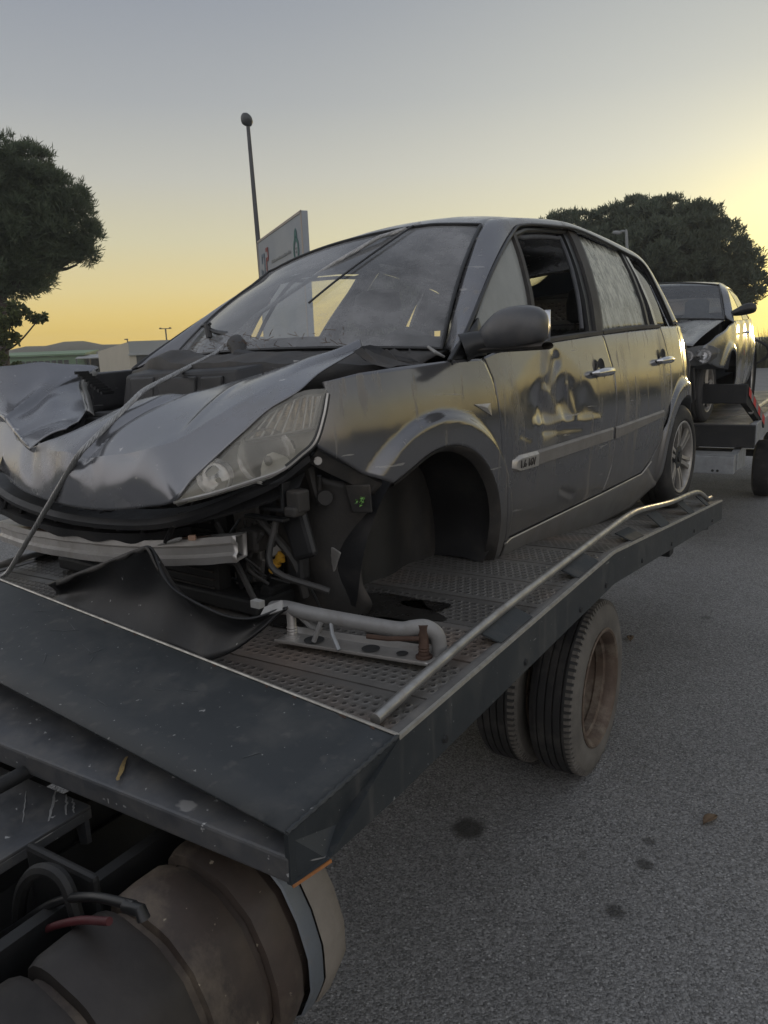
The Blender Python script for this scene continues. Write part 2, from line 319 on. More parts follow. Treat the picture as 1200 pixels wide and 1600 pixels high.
def thing(name, label, cat, loc=(0, 0, 0), rot=None, group=None):
    o = bpy.data.objects.new(name, None); COL.objects.link(o); o.location = loc
    if rot is not None: o.rotation_mode = 'QUATERNION'; o.rotation_quaternion = rot.to_quaternion()
    o['label'] = label; o['category'] = cat
    if group: o['group'] = group
    o.empty_display_size = .2
    return o
def tag(o, label, cat, group=None, kind=None):
    if label: o['label'] = label
    if cat: o['category'] = cat
    if group: o['group'] = group
    if kind: o['kind'] = kind
    return o
def dup(o, parent=None, loc=None):
    c = o.copy(); COL.objects.link(c)
    if parent: c.parent = parent
    if loc is not None: c.location = loc
    return c
def lerp(a, b, t): return tuple(x + (y - x) * t for x, y in zip(a, b))
def resample(pts, n):
    P = np.array(pts, float); s = np.concatenate([[0], np.cumsum(np.linalg.norm(np.diff(P, axis=0), axis=1))])
    q = np.linspace(0, s[-1], n); return np.stack([np.interp(q, s, P[:, k]) for k in range(P.shape[1])], 1)
def smooth_curve(pts, n):
    """Catmull-Rom through points"""
    P = [np.array(p, float) for p in pts]; P = [2 * P[0] - P[1]] + P + [2 * P[-1] - P[-2]]; out = []
    m = len(P) - 3
    for i in range(n):
        t = i / (n - 1) * m; k = min(int(t), m - 1); t -= k; a, b, c, d = P[k:k + 4]
        out.append(.5 * ((2 * b) + (c - a) * t + (2 * a - 5 * b + 4 * c - d) * t * t + (3 * b - a - 3 * c + d) * t ** 3))
    return np.array(out)
def coons(bot, top, left, right, nu, nv_):
    """bot/top run u, left/right run v (bottom to top)"""
    B, T, L_, R_ = resample(bot, nu), resample(top, nu), resample(left, nv_), resample(right, nv_)
    out = np.zeros((nv_, nu, B.shape[1]))
    for i in range(nv_):
        v = i / (nv_ - 1)
        for j in range(nu):
            u = j / (nu - 1)
            out[i, j] = (1 - v) * B[j] + v * T[j] + (1 - u) * L_[i] + u * R_[i] - ((1 - u) * (1 - v) * B[0] + u * (1 - v) * B[-1] + (1 - u) * v * T[0] + u * v * T[-1])
    return out
M['rough_dark'] = pm('weathered_dark_plate', (.040, .045, .048), (.052, .057, .06), 8, (.75, .9), 0, .15, 60, dirt=((.12, .11, .10), .35, 10), spec=.2)
M['strip'] = pm('dusty_edge_steel', (.17, .165, .155), (.115, .11, .105), 9, (.45, .65), .3, .25, 45, dirt=((.25, .225, .19), .35, 7))
M['scratch'] = pm('bare_scratch', (.42, .42, .41), (.30, .30, .30), 60, (.4, .6), .3)
M['old_yellow'] = pm('old_yellow_paint', (.40, .28, .10), (.22, .16, .08), 60, (.6, .8))
M['mirror_shell'] = pm('dusty_dark_mirror_shell', (.085, .087, .092), (.07, .07, .073), 5, (.25, .4), .3, dirt=((.13, .12, .11), .35, 6), coat=.2)
M['hl_inner'] = pm('headlight_reflector_shell', (.82, .80, .74), (.70, .68, .62), 6, (.25, .45), .15)
M['moulding'] = pm('dull_brown_grey_moulding', (.20, .188, .172), (.165, .153, .14), 9, (.4, .55), .1, .1, 60, dirt=((.13, .115, .10), .3, 12))
M['hose'] = pm('grimy_hose', (.03, .03, .03), (.06, .055, .05), 10, (.5, .7), 0, .2, 60)
M['tank_dark'] = pm('oily_dark_tank', (.045, .036, .031), (.022, .019, .017), 4.5, (.4, .65), 0, .25, 40, dirt=((.12, .095, .07), .32, 4.5))  # tank colour darkened to stand for the shade over the nearer bands
M['tyre_grey'] = pm('dusty_saloon_tyre', (.04, .039, .038), (.06, .057, .053), 9, (.7, .9), 0, .3, 70)
M['scuff_pale'] = pm('pale_paint_scuff', (.095, .10, .102), (.075, .08, .083), 60, (.5, .7))
M['liner_dusty'] = pm('dusty_black_liner', (.012, .012, .012), (.022, .021, .019), 4, (.5, .7), 0, .25, 40, dirt=((.085, .07, .056), .33, 3.0, (1, 1, .5)))
M['redtape'] = pm('red_reflective_tape', (.55, .04, .04), (.45, .03, .03), 20, (.35, .5))
M['whitetape'] = pm('white_reflective_tape', (.22, .21, .20), (.16, .155, .15), 20, (.35, .5))
M['dark_paint'] = pm('dark_grey_saloon_paint', (.17, .175, .182), (.14, .144, .148), 3, (.18, .3), .55, .06, 9, dirt=((.15, .14, .12), .35, 3, (1, 1, .4)), coat=.4, bdist=.012)
M['lens_clear'] = glass('clear_headlight_lens', (.9, .9, .9), (.03, .14), (.4, .4, .38), .03)
M['indicator'] = pm('amber_grey_reflector', (.20, .16, .11), (.36, .29, .20), 14, (.18, .35), .7, stretch=(1, 1, 3))
M['bumper_black'] = pm('scuffed_bumper_black', (.009, .0095, .010), (.015, .015, .016), 8, (.34, .5), 0, .08, 60, spec=.3, dirt=((.05, .044, .038), .28, 6), speck=((.25, .24, .23), .04, 50))
M['chip'] = pm('pinkish_chip', (.45, .28, .2), (.3, .2, .14), 30, (.6, .8))
M['lamp_far'] = pm('pale_lamp_post', (.22, .23, .23), (.18, .19, .19), 4, (.5, .6))
M['sign_face'] = pm('grey_sign_face', (.30, .32, .34), (.26, .28, .30), .8, (.45, .6))
M['sign_side'] = pm('beige_sign_side', (.38, .33, .28), (.32, .28, .24), 2, (.6, .75))
M['sign_blue'] = pm('dark_blue_print', (.10, .14, .19), (.09, .12, .16), 3, (.5, .6))
M['sign_red'] = pm('red_print', (.24, .05, .06), (.20, .045, .05), 3, (.5, .6))
M['sign_green'] = pm('green_print', (.03, .12, .11), (.025, .10, .10), 3, (.5, .6))
M['sign_grey'] = pm('faded_grey_print', (.16, .17, .175), (.20, .21, .215), 3, (.5, .6))
M['bank'] = pm('green_bank', (.11, .14, .04), (.08, .10, .035), 1, (.85, .95), 0, .5, 8)
M['grassblade'] = pm('dry_grass_blades', (.10, .095, .05), (.07, .075, .04), 2, (.8, .9))
M['dry_leaf'] = pm('dry_leaf', (.17, .11, .06), (.10, .065, .04), 40, (.7, .9))
M['litter'] = pm('dry_pine_needles', (.12, .075, .045), (.08, .05, .03), 30, (.8, .95))
# ------------------------------------------------------------------ ground
def asphalt_material():
    m = pm('worn_asphalt', (.205, .203, .199), (.165, .163, .16), .7, (.72, .9), 0, 0, 60, dirt=((.12, .117, .113), .30, 1.6))
    t = m.node_tree; b = t.nodes['Principled BSDF']
    def n(ty, **k):
        q = t.nodes.new(ty)
        for a, v in k.items(): setattr(q, a, v)
        return q
    tcx = n('ShaderNodeTexCoord')
    vo = n('ShaderNodeTexVoronoi'); vo.inputs['Scale'].default_value = 150; t.links.new(tcx.outputs['Object'], vo.inputs['Vector'])
    vo2 = n('ShaderNodeTexVoronoi'); vo2.inputs['Scale'].default_value = 62; t.links.new(tcx.outputs['Object'], vo2.inputs['Vector'])
    old = b.inputs['Base Color'].links[0].from_socket
    sp = n('ShaderNodeSeparateColor'); t.links.new(vo.outputs['Color'], sp.inputs[0])
    mr = n('ShaderNodeMapRange'); mr.inputs['From Min'].default_value = 0; mr.inputs['From Max'].default_value = 1; mr.inputs['To Min'].default_value = .50; mr.inputs['To Max'].default_value = 1.52
    t.links.new(sp.outputs[0], mr.inputs['Value'])
    sc_ = n('ShaderNodeVectorMath', operation='SCALE'); t.links.new(old, sc_.inputs[0]); t.links.new(mr.outputs[0], sc_.inputs['Scale'])
    # pale chips of aggregate
    sp2 = n('ShaderNodeSeparateColor'); t.links.new(vo2.outputs['Color'], sp2.inputs[0])
    ch = n('ShaderNodeMapRange'); ch.inputs['From Min'].default_value = .78; ch.inputs['From Max'].default_value = .84; t.links.new(sp2.outputs[1], ch.inputs['Value'])
    dd = n('ShaderNodeMapRange'); dd.inputs['From Min'].default_value = .30; dd.inputs['From Max'].default_value = .22; t.links.new(vo2.outputs['Distance'], dd.inputs['Value'])
    mu = n('ShaderNodeMath', operation='MULTIPLY'); t.links.new(ch.outputs[0], mu.inputs[0]); t.links.new(dd.outputs[0], mu.inputs[1])
    mx = n('ShaderNodeMix', data_type='RGBA'); t.links.new(mu.outputs[0], mx.inputs['Factor']); t.links.new(sc_.outputs[0], mx.inputs['A']); mx.inputs['B'].default_value = (.36, .355, .345, 1)
    cur = mx.outputs['Result']
    # old oil drips, each with its own ragged outline
    nz = n('ShaderNodeTexNoise'); nz.inputs['Scale'].default_value = 9; nz.inputs['Detail'].default_value = 5; t.links.new(tcx.outputs['Object'], nz.inputs['Vector'])
    for (x, y, r_, a) in STAINS:
        ds = n('ShaderNodeVectorMath', operation='DISTANCE'); t.links.new(tcx.outputs['Object'], ds.inputs[0]); ds.inputs[1].default_value = (x * GS, y * GS, GZ)
        ad = n('ShaderNodeMath', operation='MULTIPLY_ADD'); t.links.new(nz.outputs[0], ad.inputs[0]); ad.inputs[1].default_value = r_ * 1.3; t.links.new(ds.outputs['Value'], ad.inputs[2])
        q = n('ShaderNodeMapRange'); q.inputs['From Min'].default_value = r_ * 1.75; q.inputs['From Max'].default_value = r_ * 1.25; q.inputs['To Max'].default_value = a; t.links.new(ad.outputs[0], q.inputs['Value'])
        k = n('ShaderNodeMix', data_type='RGBA'); t.links.new(q.outputs[0], k.inputs['Factor']); t.links.new(cur, k.inputs['A']); k.inputs['B'].default_value = (.014, .013, .012, 1); cur = k.outputs['Result']
    t.links.new(cur, b.inputs['Base Color'])
    ht = n('ShaderNodeMath', operation='MULTIPLY_ADD'); t.links.new(vo2.outputs['Distance'], ht.inputs[0]); ht.inputs[1].default_value = -1.2; t.links.new(vo.outputs['Distance'], ht.inputs[2])
    inv = n('ShaderNodeMath', operation='MULTIPLY'); t.links.new(ht.outputs[0], inv.inputs[0]); inv.inputs[1].default_value = -1
    bp = n('ShaderNodeBump'); bp.inputs['Distance'].default_value = .006; bp.inputs['Strength'].default_value = .8; t.links.new(vo.outputs['Distance'], bp.inputs['Height']); bp.invert = True
    bp2 = n('ShaderNodeBump'); bp2.inputs['Distance'].default_value = .008; bp2.inputs['Strength'].default_value = .5; t.links.new(vo2.outputs['Distance'], bp2.inputs['Height']); bp2.invert = True
    t.links.new(bp.outputs[0], bp2.inputs['Normal']); t.links.new(bp2.outputs[0], b.inputs['Normal'])
    return m
GZ = -.053; GS = (1.82 + .053) / 1.82
STAINS = [(.27, 2.64, .075, .85), (.87, 2.39, .030, .7), (.93, 2.52, .026, .6), (.70, 2.17, .034, .7), (.62, 3.1, .03, .5), (1.6, 2.95, .028, .5), (2.1, 4.8, .05, .4)]
M['asphalt'] = asphalt_material()
M['drygrass'] = pm('dry_grass_ground', (.10, .095, .045), (.065, .07, .03), 1.5, (.85, .95), 0, .4, 20)
M['hill'] = pm('dark_scrub_hill', (.075, .07, .05), (.05, .05, .035), .02, (.9, .95))
mb = MB()
for i in range(1): mb.grid([[(-22 + 3 * j, -8 + 3 * k, GZ) for k in range(23)] for j in range(17)])
road = obj('road', mb, 'asphalt', smooth=False); road['kind'] = 'structure'
mb = MB(); mb.grid([[(-400 + 40 * j, -90 + 26 * k, GZ - .03) for k in range(21)] for j in range(21)])
gr = obj('ground', mb, 'drygrass', smooth=False); gr['kind'] = 'structure'
# low scrub-covered hill far behind the sheds
rows = []
for i in range(7):
    row = []
    for j in range(41):
        a = R(-48 + 48 * j / 40); d = 250 + 12 * i
        h = (5.2 + 2.6 * math.exp(-((j - 22) / 4.5) ** 2) + 1.2 * math.sin(j * .9) * .5 + .5 * math.sin(j * 2.3)) * math.sin(math.pi * i / 6) ** .7
        row.append((math.sin(a) * d, math.cos(a) * d, h - .1))
    rows.append(row)
mb = MB(); mb.grid(rows); hl = obj('hill', mb, 'hill'); hl['kind'] = 'structure'

# ------------------------------------------------------------------ the tow truck
TY = R(32.3)
QT = Matrix.Rotation(-TY, 3, 'Z')
def tw(l, q, z): return Vector((l * math.cos(TY) + q * math.sin(TY), -l * math.sin(TY) + q * math.cos(TY), z))
TB = (-1.83, 3.13, -.053)                                    # base of the truck, in truck coordinates
truck = thing('tow_truck', 'dark grey flatbed tow truck in the foreground carrying the wrecked silver-grey people carrier', 'tow truck', tw(*TB), QT)
TO = (-TB[0], -TB[1], -TB[2])
def tp(name, mb, mat, parent=None, **k):
    return obj(name, mb, mat, parent or truck, loc=TO if parent is None else None, **k)
E0, E1 = -.775, -2.885                                     # deck edges (lateral)
BEND, Z0, SL = 2.865, 1.02, .112
def dz(q): return Z0 if q < BEND else Z0 - SL * (q - BEND)
PITCHQ = .2355; FIRST = 1.443
def front_q(l):                                          # swept front edge of the deck
    return 1.25 + (E0 - l) * .118
# planks
joints = [FIRST + PITCHQ * i for i in range(-1, 18)]
k = 0
for i in range(len(joints) - 1):
    a, b = joints[i] + .004, joints[i + 1] - .004
    if b > 5.46: b = 5.46
    if a > 5.4: break
    m_ = MB(); N = 12; top = []; 
    ls = [E0 - .034 + (E1 - E0 + .068) * j / N for j in range(N + 1)]
    def row(qf, dzv): return [(l, qf(l), dz(qf(l)) + dzv) for l in ls]
    qa = (lambda l: max(a, front_q(l) + .006)); qb = (lambda l: max(b, front_q(l) + .01))
    s_ = random.uniform(-.0015, .0015)
    m_.grid([row(qa, s_ - .03), row(qa, s_), row(qb, s_), row(qb, s_ - .03)])
    tp('deck_plank', m_, 'deck', smooth=False)
m_ = MB()
for a, b in ((1.21, BEND), (BEND, 5.47)):
    m_.hexa([(E1 + .02, a, dz(a) - .085), (E0 - .02, a, dz(a) - .085), (E0 - .02, b, dz(b) - .085), (E1 + .02, b, dz(b) - .085)],
            [(E1 + .02, a, dz(a) - .028), (E0 - .02, a, dz(a) - .028), (E0 - .02, b, dz(b) - .028), (E1 + .02, b, dz(b) - .028)])
# keep the slab behind the swept front edge
m_.v = [(v[0], max(v[1], front_q(v[0]) + .02), v[2]) for v in m_.v]
tp('deck_underside', m_, 'frame_black', smooth=False)
for sgn, e in ((1, E0), (-1, E1)):
    i_ = e - sgn * .034
    qs = [1.25 if sgn > 0 else 1.25, 1.8, 2.4, BEND - .02, BEND + .02, 3.6, 4.5, 5.5]
    prof = lambda q: [(e - sgn * .008, q, dz(q) - .012), (e - sgn * .008, q, dz(q) + .001), (e - sgn * .004, q, dz(q) + .003), (e, q, dz(q) + .001), (e, q, dz(q) - .124), (e - sgn * .05, q, dz(q) - .126)]
    m_ = MB(); m_.grid([prof(q) for q in qs]); n_ = 6
    m_.f += [tuple(range(6)), tuple(range(len(m_.v) - 6, len(m_.v)))[::-1]]
    sb = tp('side_beam', m_, 'truck_paint', ang=25)
    m_ = MB(); m_.grid([[(e + sgn * .0015, q, dz(q) - .001), (e - sgn * .0005, q, dz(q) + .0075), (e - sgn * .008, q, dz(q) + .0078), (e - sgn * .010, q, dz(q) + .002)] for q in qs], True)
    tp('worn_edge', m_, 'edge_steel')
    m_ = MB(); m_.grid([[(i_ - sgn * .004, q, dz(q) - .004), (i_ - sgn * .003, q, dz(q) + .003), (i_ + sgn * .012, q, dz(q) + .007), (e - sgn * .009, q, dz(q) + .0035), (e - sgn * .009, q, dz(q) - .004)] for q in qs]); tp('deck_edge_strip', m_, 'strip')
    m_ = MB(); m_.hexa([(i_ - sgn * .0, 1.3, Z0 + .0025), (i_ + sgn * .03, 1.3, Z0 + .0045), (i_ + sgn * .03, BEND, Z0 + .0045), (i_, BEND, Z0 + .0025)], [(i_ + sgn * .001, 1.3, Z0 + .006), (i_ + sgn * .028, 1.3, Z0 + .0085), (i_ + sgn * .028, BEND, Z0 + .0085), (i_ + sgn * .001, BEND, Z0 + .006)])
    # guard rail tube on slanted plates
    rl = e - sgn * .075
    zr = lambda q, h: dz(q) + h
    path = [(rl, 1.275, Z0 + .016), (rl, 1.5, Z0 + .030), (rl, 1.9, Z0 + .046), (rl, 2.4, Z0 + .048), (rl, 3.0, Z0 + .047), (rl, 3.35, Z0 + .042), (rl, 3.6, Z0 + .020), (rl, 4.2, dz(4.2) + .088), (rl, 4.75, dz(4.75) + .096), (rl, 5.0, dz(5.0) + .090), (rl, 5.2, dz(5.2) + .058), (rl, 5.36, dz(5.36) + .022), (rl, 5.5, dz(5.5) + .02)]
    m_ = MB(); m_.tube(smooth_curve(path, 60), .0140, 12)
    tp('guard_rail', m_, 'rail')
    for q0, q1 in ((1.80, 2.03), (2.46, 2.69), (3.16, 3.37), (3.72, 3.90), (4.42, 4.56), (4.98, 5.08)):
        h0 = .034 if q0 < 3.3 else .062
        a = (rl - sgn * .008, q0, dz(q0) + h0); b = (rl - sgn * .008, q1, dz(q1) + h0 + .004)
        c = (e - sgn * .018, q1 + .02, dz(q1 + .02) + .003); d = (e - sgn * .018, q0 + .02, dz(q0 + .02) + .003)
        m_ = MB(); th = Vector((sgn * .003, 0, .005))
        m_.hexa([a, b, c, d], [tuple(Vector(p) + th) for p in (a, b, c, d)])
        tp('rail_plate', m_, 'rough_dark', smooth=False)
# swept front apron, sloping down to the ledge
def apron(l, t):
    s_ = (E0 - l)
    top = Vector((l, 1.25 + s_ * .118, Z0 + .008 + s_ * .035)); bot = Vector((l - .045, .932 + s_ * .105, .978 + s_ * .03))
    return top.lerp(bot, t)
m_ = MB(); P = [[tuple(apron(E0 - 2.11 * j / 24, t)) for t in (0, .02, .25, .5, .75, 1)] for j in range(25)]
m_.grid(P); tp('front_apron', m_, 'truck_paint', solid=.008, ang=60)
m_ = MB(); m_.tube([tuple(apron(E0 - 2.11 * j / 24, 0) + Vector((0, 0, .002))) for j in range(13)], .0042, 6); m_.tube([tuple(apron(E0 - 2.11 * j / 24, 0) + Vector((0, 0, .002))) for j in range(12, 25)], .0042, 6)
tp('apron_rim', m_, 'edge_steel')
# cheeks closing the sides between apron, ledge and side beam
for sgn, e, x in ((1, E0, -.82), (-1, E1, -2.84)):
    m_ = MB()
    pts = [(e, 1.25, Z0 + .004), (x, .932 + (.2 if sgn < 0 else 0), .975), (x, .932, .872), (e, .99, .905), (e, 1.25, .896)]
    m_.prism(pts, (-sgn * .01, 0, 0)); tp('cheek_plate', m_, 'truck_paint', smooth=False)
    m_ = MB(); m_.hexa([(x + sgn * .002, .934, .866), (e + sgn * .002, .995, .896), (e - sgn * .02, 1.0, .896), (x - sgn * .02, .945, .866)], [(x + sgn * .002, .933, .873), (e + sgn * .002, .994, .903), (e - sgn * .02, 1.0, .903), (x - sgn * .02, .945, .873)])
    tp('orange_marker_strip', m_, 'orange', smooth=False)
# ledge under the apron
m_ = MB()
m_.hexa([(-2.84, .932, .872), (-.82, .932, .872), (-.82, 1.22, .872), (-2.84, 1.22, .872)], [(-2.84, .93, .928), (-.822, .93, .928), (-.80, 1.22, .955), (-2.86, 1.22, .955)])
tp('front_ledge', m_, 'scuffed', smooth=False, bevel=.006)
# longitudinal subframe: scratched channels, web, cross members
for lx in (-1.47, -2.19):
    s_ = 1 if lx > -1.8 else -1
    m_ = MB()
    o_, i_ = lx, lx - s_ * .36
    m_.hexa([(o_, .10, .794), (i_, .10, .794), (i_, .99, .794), (o_, .99, .794)], [(o_, .10, .802), (i_, .10, .802), (i_, .99, .802), (o_, .99, .802)])
    m_.hexa([(o_, .10, .77), (o_ - s_ * .007, .10, .77), (o_ - s_ * .007, .99, .77), (o_, .99, .77)], [(o_, .10, .7935), (o_ - s_ * .007, .10, .7935), (o_ - s_ * .007, .99, .7935), (o_, .99, .7935)])
    tp('subframe_top_plate', m_, 'scuffed', smooth=False, bevel=.002)
    for q_ in (.31, .66, .97):
        m_ = MB(); m_.prism([(o_ - s_ * .002, q_, .7935), (o_ - s_ * .002, q_, .71), (o_ - s_ * .03, q_, .70), (o_ - s_ * .05, q_, .7935)], (0, .012, 0)); tp('gusset', m_, 'scuffed', smooth=False)
    m_ = MB(); m_.box((o_ - s_ * .11, 2.0, .66), (.09, 6.9, .22)); tp('chassis_rail', m_, 'frame_black', smooth=False, bevel=.008)
    m_ = MB(); m_.hexa([(o_ - s_ * .05, .7, .62), (o_ - s_ * .02, .7, .62), (o_ - s_ * .02, 2.6, .62), (o_ - s_ * .05, 2.6, .62)], [(o_ - s_ * .05, .7, .70), (o_ - s_ * .04, .7, .70), (o_ - s_ * .04, 2.6, .70), (o_ - s_ * .05, 2.6, .70)]); tp('rail_flange', m_, 'frame_black', smooth=False)
m_ = MB(); m_.tube([(-1.62, .5, .875), (-1.62, 1.02, .875)], .018, 10); m_.box((-1.64, .99, .90), (.16, .03, .05)); tp('lifting_arm', m_, 'frame_black')
for q_ in (.2, 1.35, 2.2, 3.9, 4.7, 5.3):
    m_ = MB(); m_.box((-1.83, q_, .62 if q_ < 3 else .70), (1.0, .08, .16)); tp('cross_member', m_, 'frame_black', smooth=False, bevel=.005)
# brackets under the tail
for q_, l_ in ((4.35, -.95), (5.25, -.86), (4.35, -2.7), (5.25, -2.78)):
    m_ = MB(); m_.prism([(l_, q_, dz(q_) - .07), (l_, q_ + .28, dz(q_) - .08), (l_, q_ + .28, dz(q_) - .24), (l_, q_ + .02, dz(q_) - .19)], (-.10, 0, 0)); tp('tail_bracket', m_, 'frame_black', smooth=False, bevel=.004)
m_ = MB(); m_.box((-1.83, 4.45, .66), (1.9, .1, .12)); tp('tail_cross_bar', m_, 'frame_black', smooth=False, bevel=.006)
m_ = MB(); m_.box((E0 - .03, 3.3, .88), (.03, .02, .06)); m_.tube([(E0 - .03, 3.3, .87), (E0 - .02, 3.29, .85), (E0 - .035, 3.31, .83)], .006, 6); tp('edge_hook', m_, 'edge_steel')
# wheels
def truck_wheel(parent, c, r, width, sgn, rim_r, dish, mt='rubber', name='wheel'):
    """outer face at c (lateral, along, up); sgn +1 faces outward to +lateral"""
    wroot = bpy.data.objects.new(name, None); COL.objects.link(wroot); wroot.parent = parent; wroot.location = (c[0] + TO[0], c[1] + TO[1], c[2] + TO[2])
    ax = (sgn, 0, 0); W = width
    t_ = MB(); prof = [(rim_r, -W + .02), (rim_r + .03, -W + .004), (r - .05, -W), (r - .016, -W + .012), (r - .004, -W + .03)]
    for gx in (.25, .42, .58, .75):
        h = -W * (1 - gx); prof += [(r, h - .006), (r, h - .0035), (r - .010, h - .003), (r - .010, h + .003), (r, h + .0035)]
    prof += [(r, -.04), (r - .003, -.03), (r - .018, -.012)]
    t_.lathe(prof, (0, 0, 0), ax, 72)
    # ribbed tread blocks are cut into the shoulder
    obj('tyre', t_, mt, wroot, ang=30)
    s_ = MB(); s_.lathe([(r - .018, -.012), (r - .024, -.006), (r - .035, -.002), (r - .05, 0), (r - .06, .003), (rim_r + .045, .004), (rim_r + .034, .0005), (rim_r + .018, .0), (rim_r + .006, -.004), (rim_r + .0, -.02)], (0, 0, 0), ax, 72)
    obj('sidewall', s_, 'side_rubber', wroot, ang=30)
    n_ = 84; l_ = MB()
    for k_ in range(n_):
        a = 2 * math.pi * k_ / n_; u = Vector((0, math.sin(a), math.cos(a))); v_ = Vector((0, math.cos(a), -math.sin(a)))
        c_ = u * (r - .0125) + Vector((sgn * -.0165, 0, 0)); l_.hexa([c_ + v_ * sx_ * .0075 + u * -.016 + Vector((sgn * .012, 0, 0)) for sx_ in (-1, 1)] + [c_ + v_ * sx_ * .0075 + u * -.016 - Vector((sgn * .02, 0, 0)) for sx_ in (1, -1)],
              [c_ + v_ * sx_ * .0075 + u * .0105 + Vector((sgn * .002, 0, 0)) for sx_ in (-1, 1)] + [c_ + v_ * sx_ * .0075 + u * .0125 - Vector((sgn * .02, 0, 0)) for sx_ in (1, -1)])
    obj('shoulder_lugs', l_, 'side_rubber', wroot, smooth=False, weld=False)['kind'] = 'stuff'
    m2 = MB(); m2.lathe([(rim_r - .006, -W + .02), (rim_r - .012, -.03), (rim_r + .010, -.006), (rim_r + .013, .002), (rim_r + .006, .006), (rim_r - .004, .002), (rim_r - .012, -.012), (rim_r - .020, -.024), (rim_r - .022, -.045), (rim_r - .036, -.052), (rim_r - .038, -.085), (rim_r - .030, -.092), (rim_r - .032, -dish + .02), (rim_r - .045, -dish), (rim_r - .075, -dish - .008), (.10, -dish - .0), (.085, -dish + .03), (.075, -dish + .045), (.0, -dish + .05)], (0, 0, 0), ax, 64)
    rim = obj('rim', m2, 'rim_rust', wroot, ang=32)
    for k_ in range(6):
        a = 2 * math.pi * k_ / 6 + .3
        nb = MB(); nb.lathe([(.0, .018), (.011, .018), (.013, 0), (.013, -.01)], (sgn * (-dish + .02), .125 * math.sin(a), .125 * math.cos(a)), ax, 6); obj('wheel_nut', nb, 'rust', wroot)
    return wroot
truck_wheel(truck, (-.893, 3.13, .332), .385, .20, 1, .25, .155)
truck_wheel(truck, (-1.135, 3.13, .332), .385, .20, 1, .25, .05)
truck_wheel(truck, (-2.767, 3.13, .332), .385, .20, -1, .25, .125)
truck_wheel(truck, (-2.525, 3.13, .332), .385, .20, -1, .25, .05)
m_ = MB(); m_.tube([(-1.0, 3.13, .332), (-2.66, 3.13, .332)], .065, 14); m_.lathe([(0, -.16), (.12, -.14), (.17, 0), (.12, .14), (0, .16)], (-1.83, 3.13, .342), (1, 0, 0), 20); tp('axle', m_, 'frame_black')
# ribbed brown tank slung under the front of the deck
def tank_prof(s_, dx=0):
    base = [(-1.205, .55), (-1.205, .70), (-1.19, .775), (-1.165, .795), (-1.13, .800), (-1.03, .775), (-.965, .722), (-.928, .652), (-.905, .575), (-.905, .50), (-.935, .43), (-1.0, .385), (-1.06, .37), (-1.13, .37), (-1.18, .39), (-1.20, .44)]
    c = (-1.06, .59); return [(c[0] + (x - c[0]) * s_ + dx, c[1] + (z - c[1]) * s_) for x, z in base]
def ring(q, s_, dx=0): return [(x, q, z) for x, z in resample(tank_prof(s_, dx) + [tank_prof(s_, dx)[0]], 49)[:-1]]
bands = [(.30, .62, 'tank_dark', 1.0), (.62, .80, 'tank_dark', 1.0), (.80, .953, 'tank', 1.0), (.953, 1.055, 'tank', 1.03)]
tankp = MB(); tankp.grid([ring(.30, .86), ring(1.13, .90)], True); tankb = tp('tank_shell', tankp, 'tank')
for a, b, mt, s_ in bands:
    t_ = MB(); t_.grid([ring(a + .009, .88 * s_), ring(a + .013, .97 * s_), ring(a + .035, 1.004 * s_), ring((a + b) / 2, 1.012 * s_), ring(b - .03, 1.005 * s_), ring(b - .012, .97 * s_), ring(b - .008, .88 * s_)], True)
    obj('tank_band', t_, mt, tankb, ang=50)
t_ = MB(); t_.grid([ring(1.058, 1.03), ring(1.062, 1.055), ring(1.10, 1.06), ring(1.106, 1.03)], True); obj('tank_strap', t_, 'tank_grey', tankb, ang=40)
t_ = MB(); t_.grid([ring(1.107, 1.06), ring(1.112, 1.085), ring(1.155, 1.08), ring(1.19, 1.03), ring(1.205, .9), ring(1.21, .5)], True); t_.f.append(tuple(range(len(t_.v) - 48, len(t_.v)))); obj('tank_end_cap', t_, 'tank_end', tankb, ang=50)
t_ = MB(); t_.lathe([(.055, -.02), (.055, .02), (.045, .03), (.0, .034)], (-1.12, .42, .80), (.25, -.2, .9), 24); tp('filler_cap', t_, 'trim')
# hoses and an arched bracket in front of the rail
m_ = MB(); m_.tube(smooth_curve([(-1.62, .60, .52), (-1.449, .70, .602), (-1.288, .72, .735), (-1.16, .72, .815), (-1.06, .72, .855)], 24), .0075, 10); tp('red_hose', m_, 'red')
m_ = MB(); m_.tube(smooth_curve([(-1.62, .62, .56), (-1.44, .72, .66), (-1.27, .745, .79), (-1.14, .745, .855), (-1.02, .745, .885)], 24), .009, 10); m_.tube([(-1.04, .742, .878), (-1.0, .742, .885), (-.995, .742, .87)], .012, 10); tp('black_hose', m_, 'trim')
m_ = MB(); m_.tube(smooth_curve([(-1.43, .75, .52), (-1.416, .75, .66), (-1.377, .75, .777), (-1.309, .75, .846), (-1.237, .75, .859), (-1.208, .75, .807), (-1.19, .75, .70)], 30), .014, 8); tp('arched_bracket', m_, 'frame_black')
m_ = MB(); m_.box((-1.27, .45, .60), (.03, 1.5, .36)); tp('inner_guard', m_, 'frame_black', smooth=False)  # black plate added to fill the dark gap between chassis and tank
m_ = MB(); m_.box((-1.40, .45, .40), (.4, 1.3, .02)); tp('underguard', m_, 'frame_black', smooth=False)  # black sheet added to close the same dark gap from below
m_ = MB(); m_.box((-1.31, .80, .69), (.22, .02, .30)); tp('bracket_plate', m_, 'frame_black', smooth=False, bevel=.02)
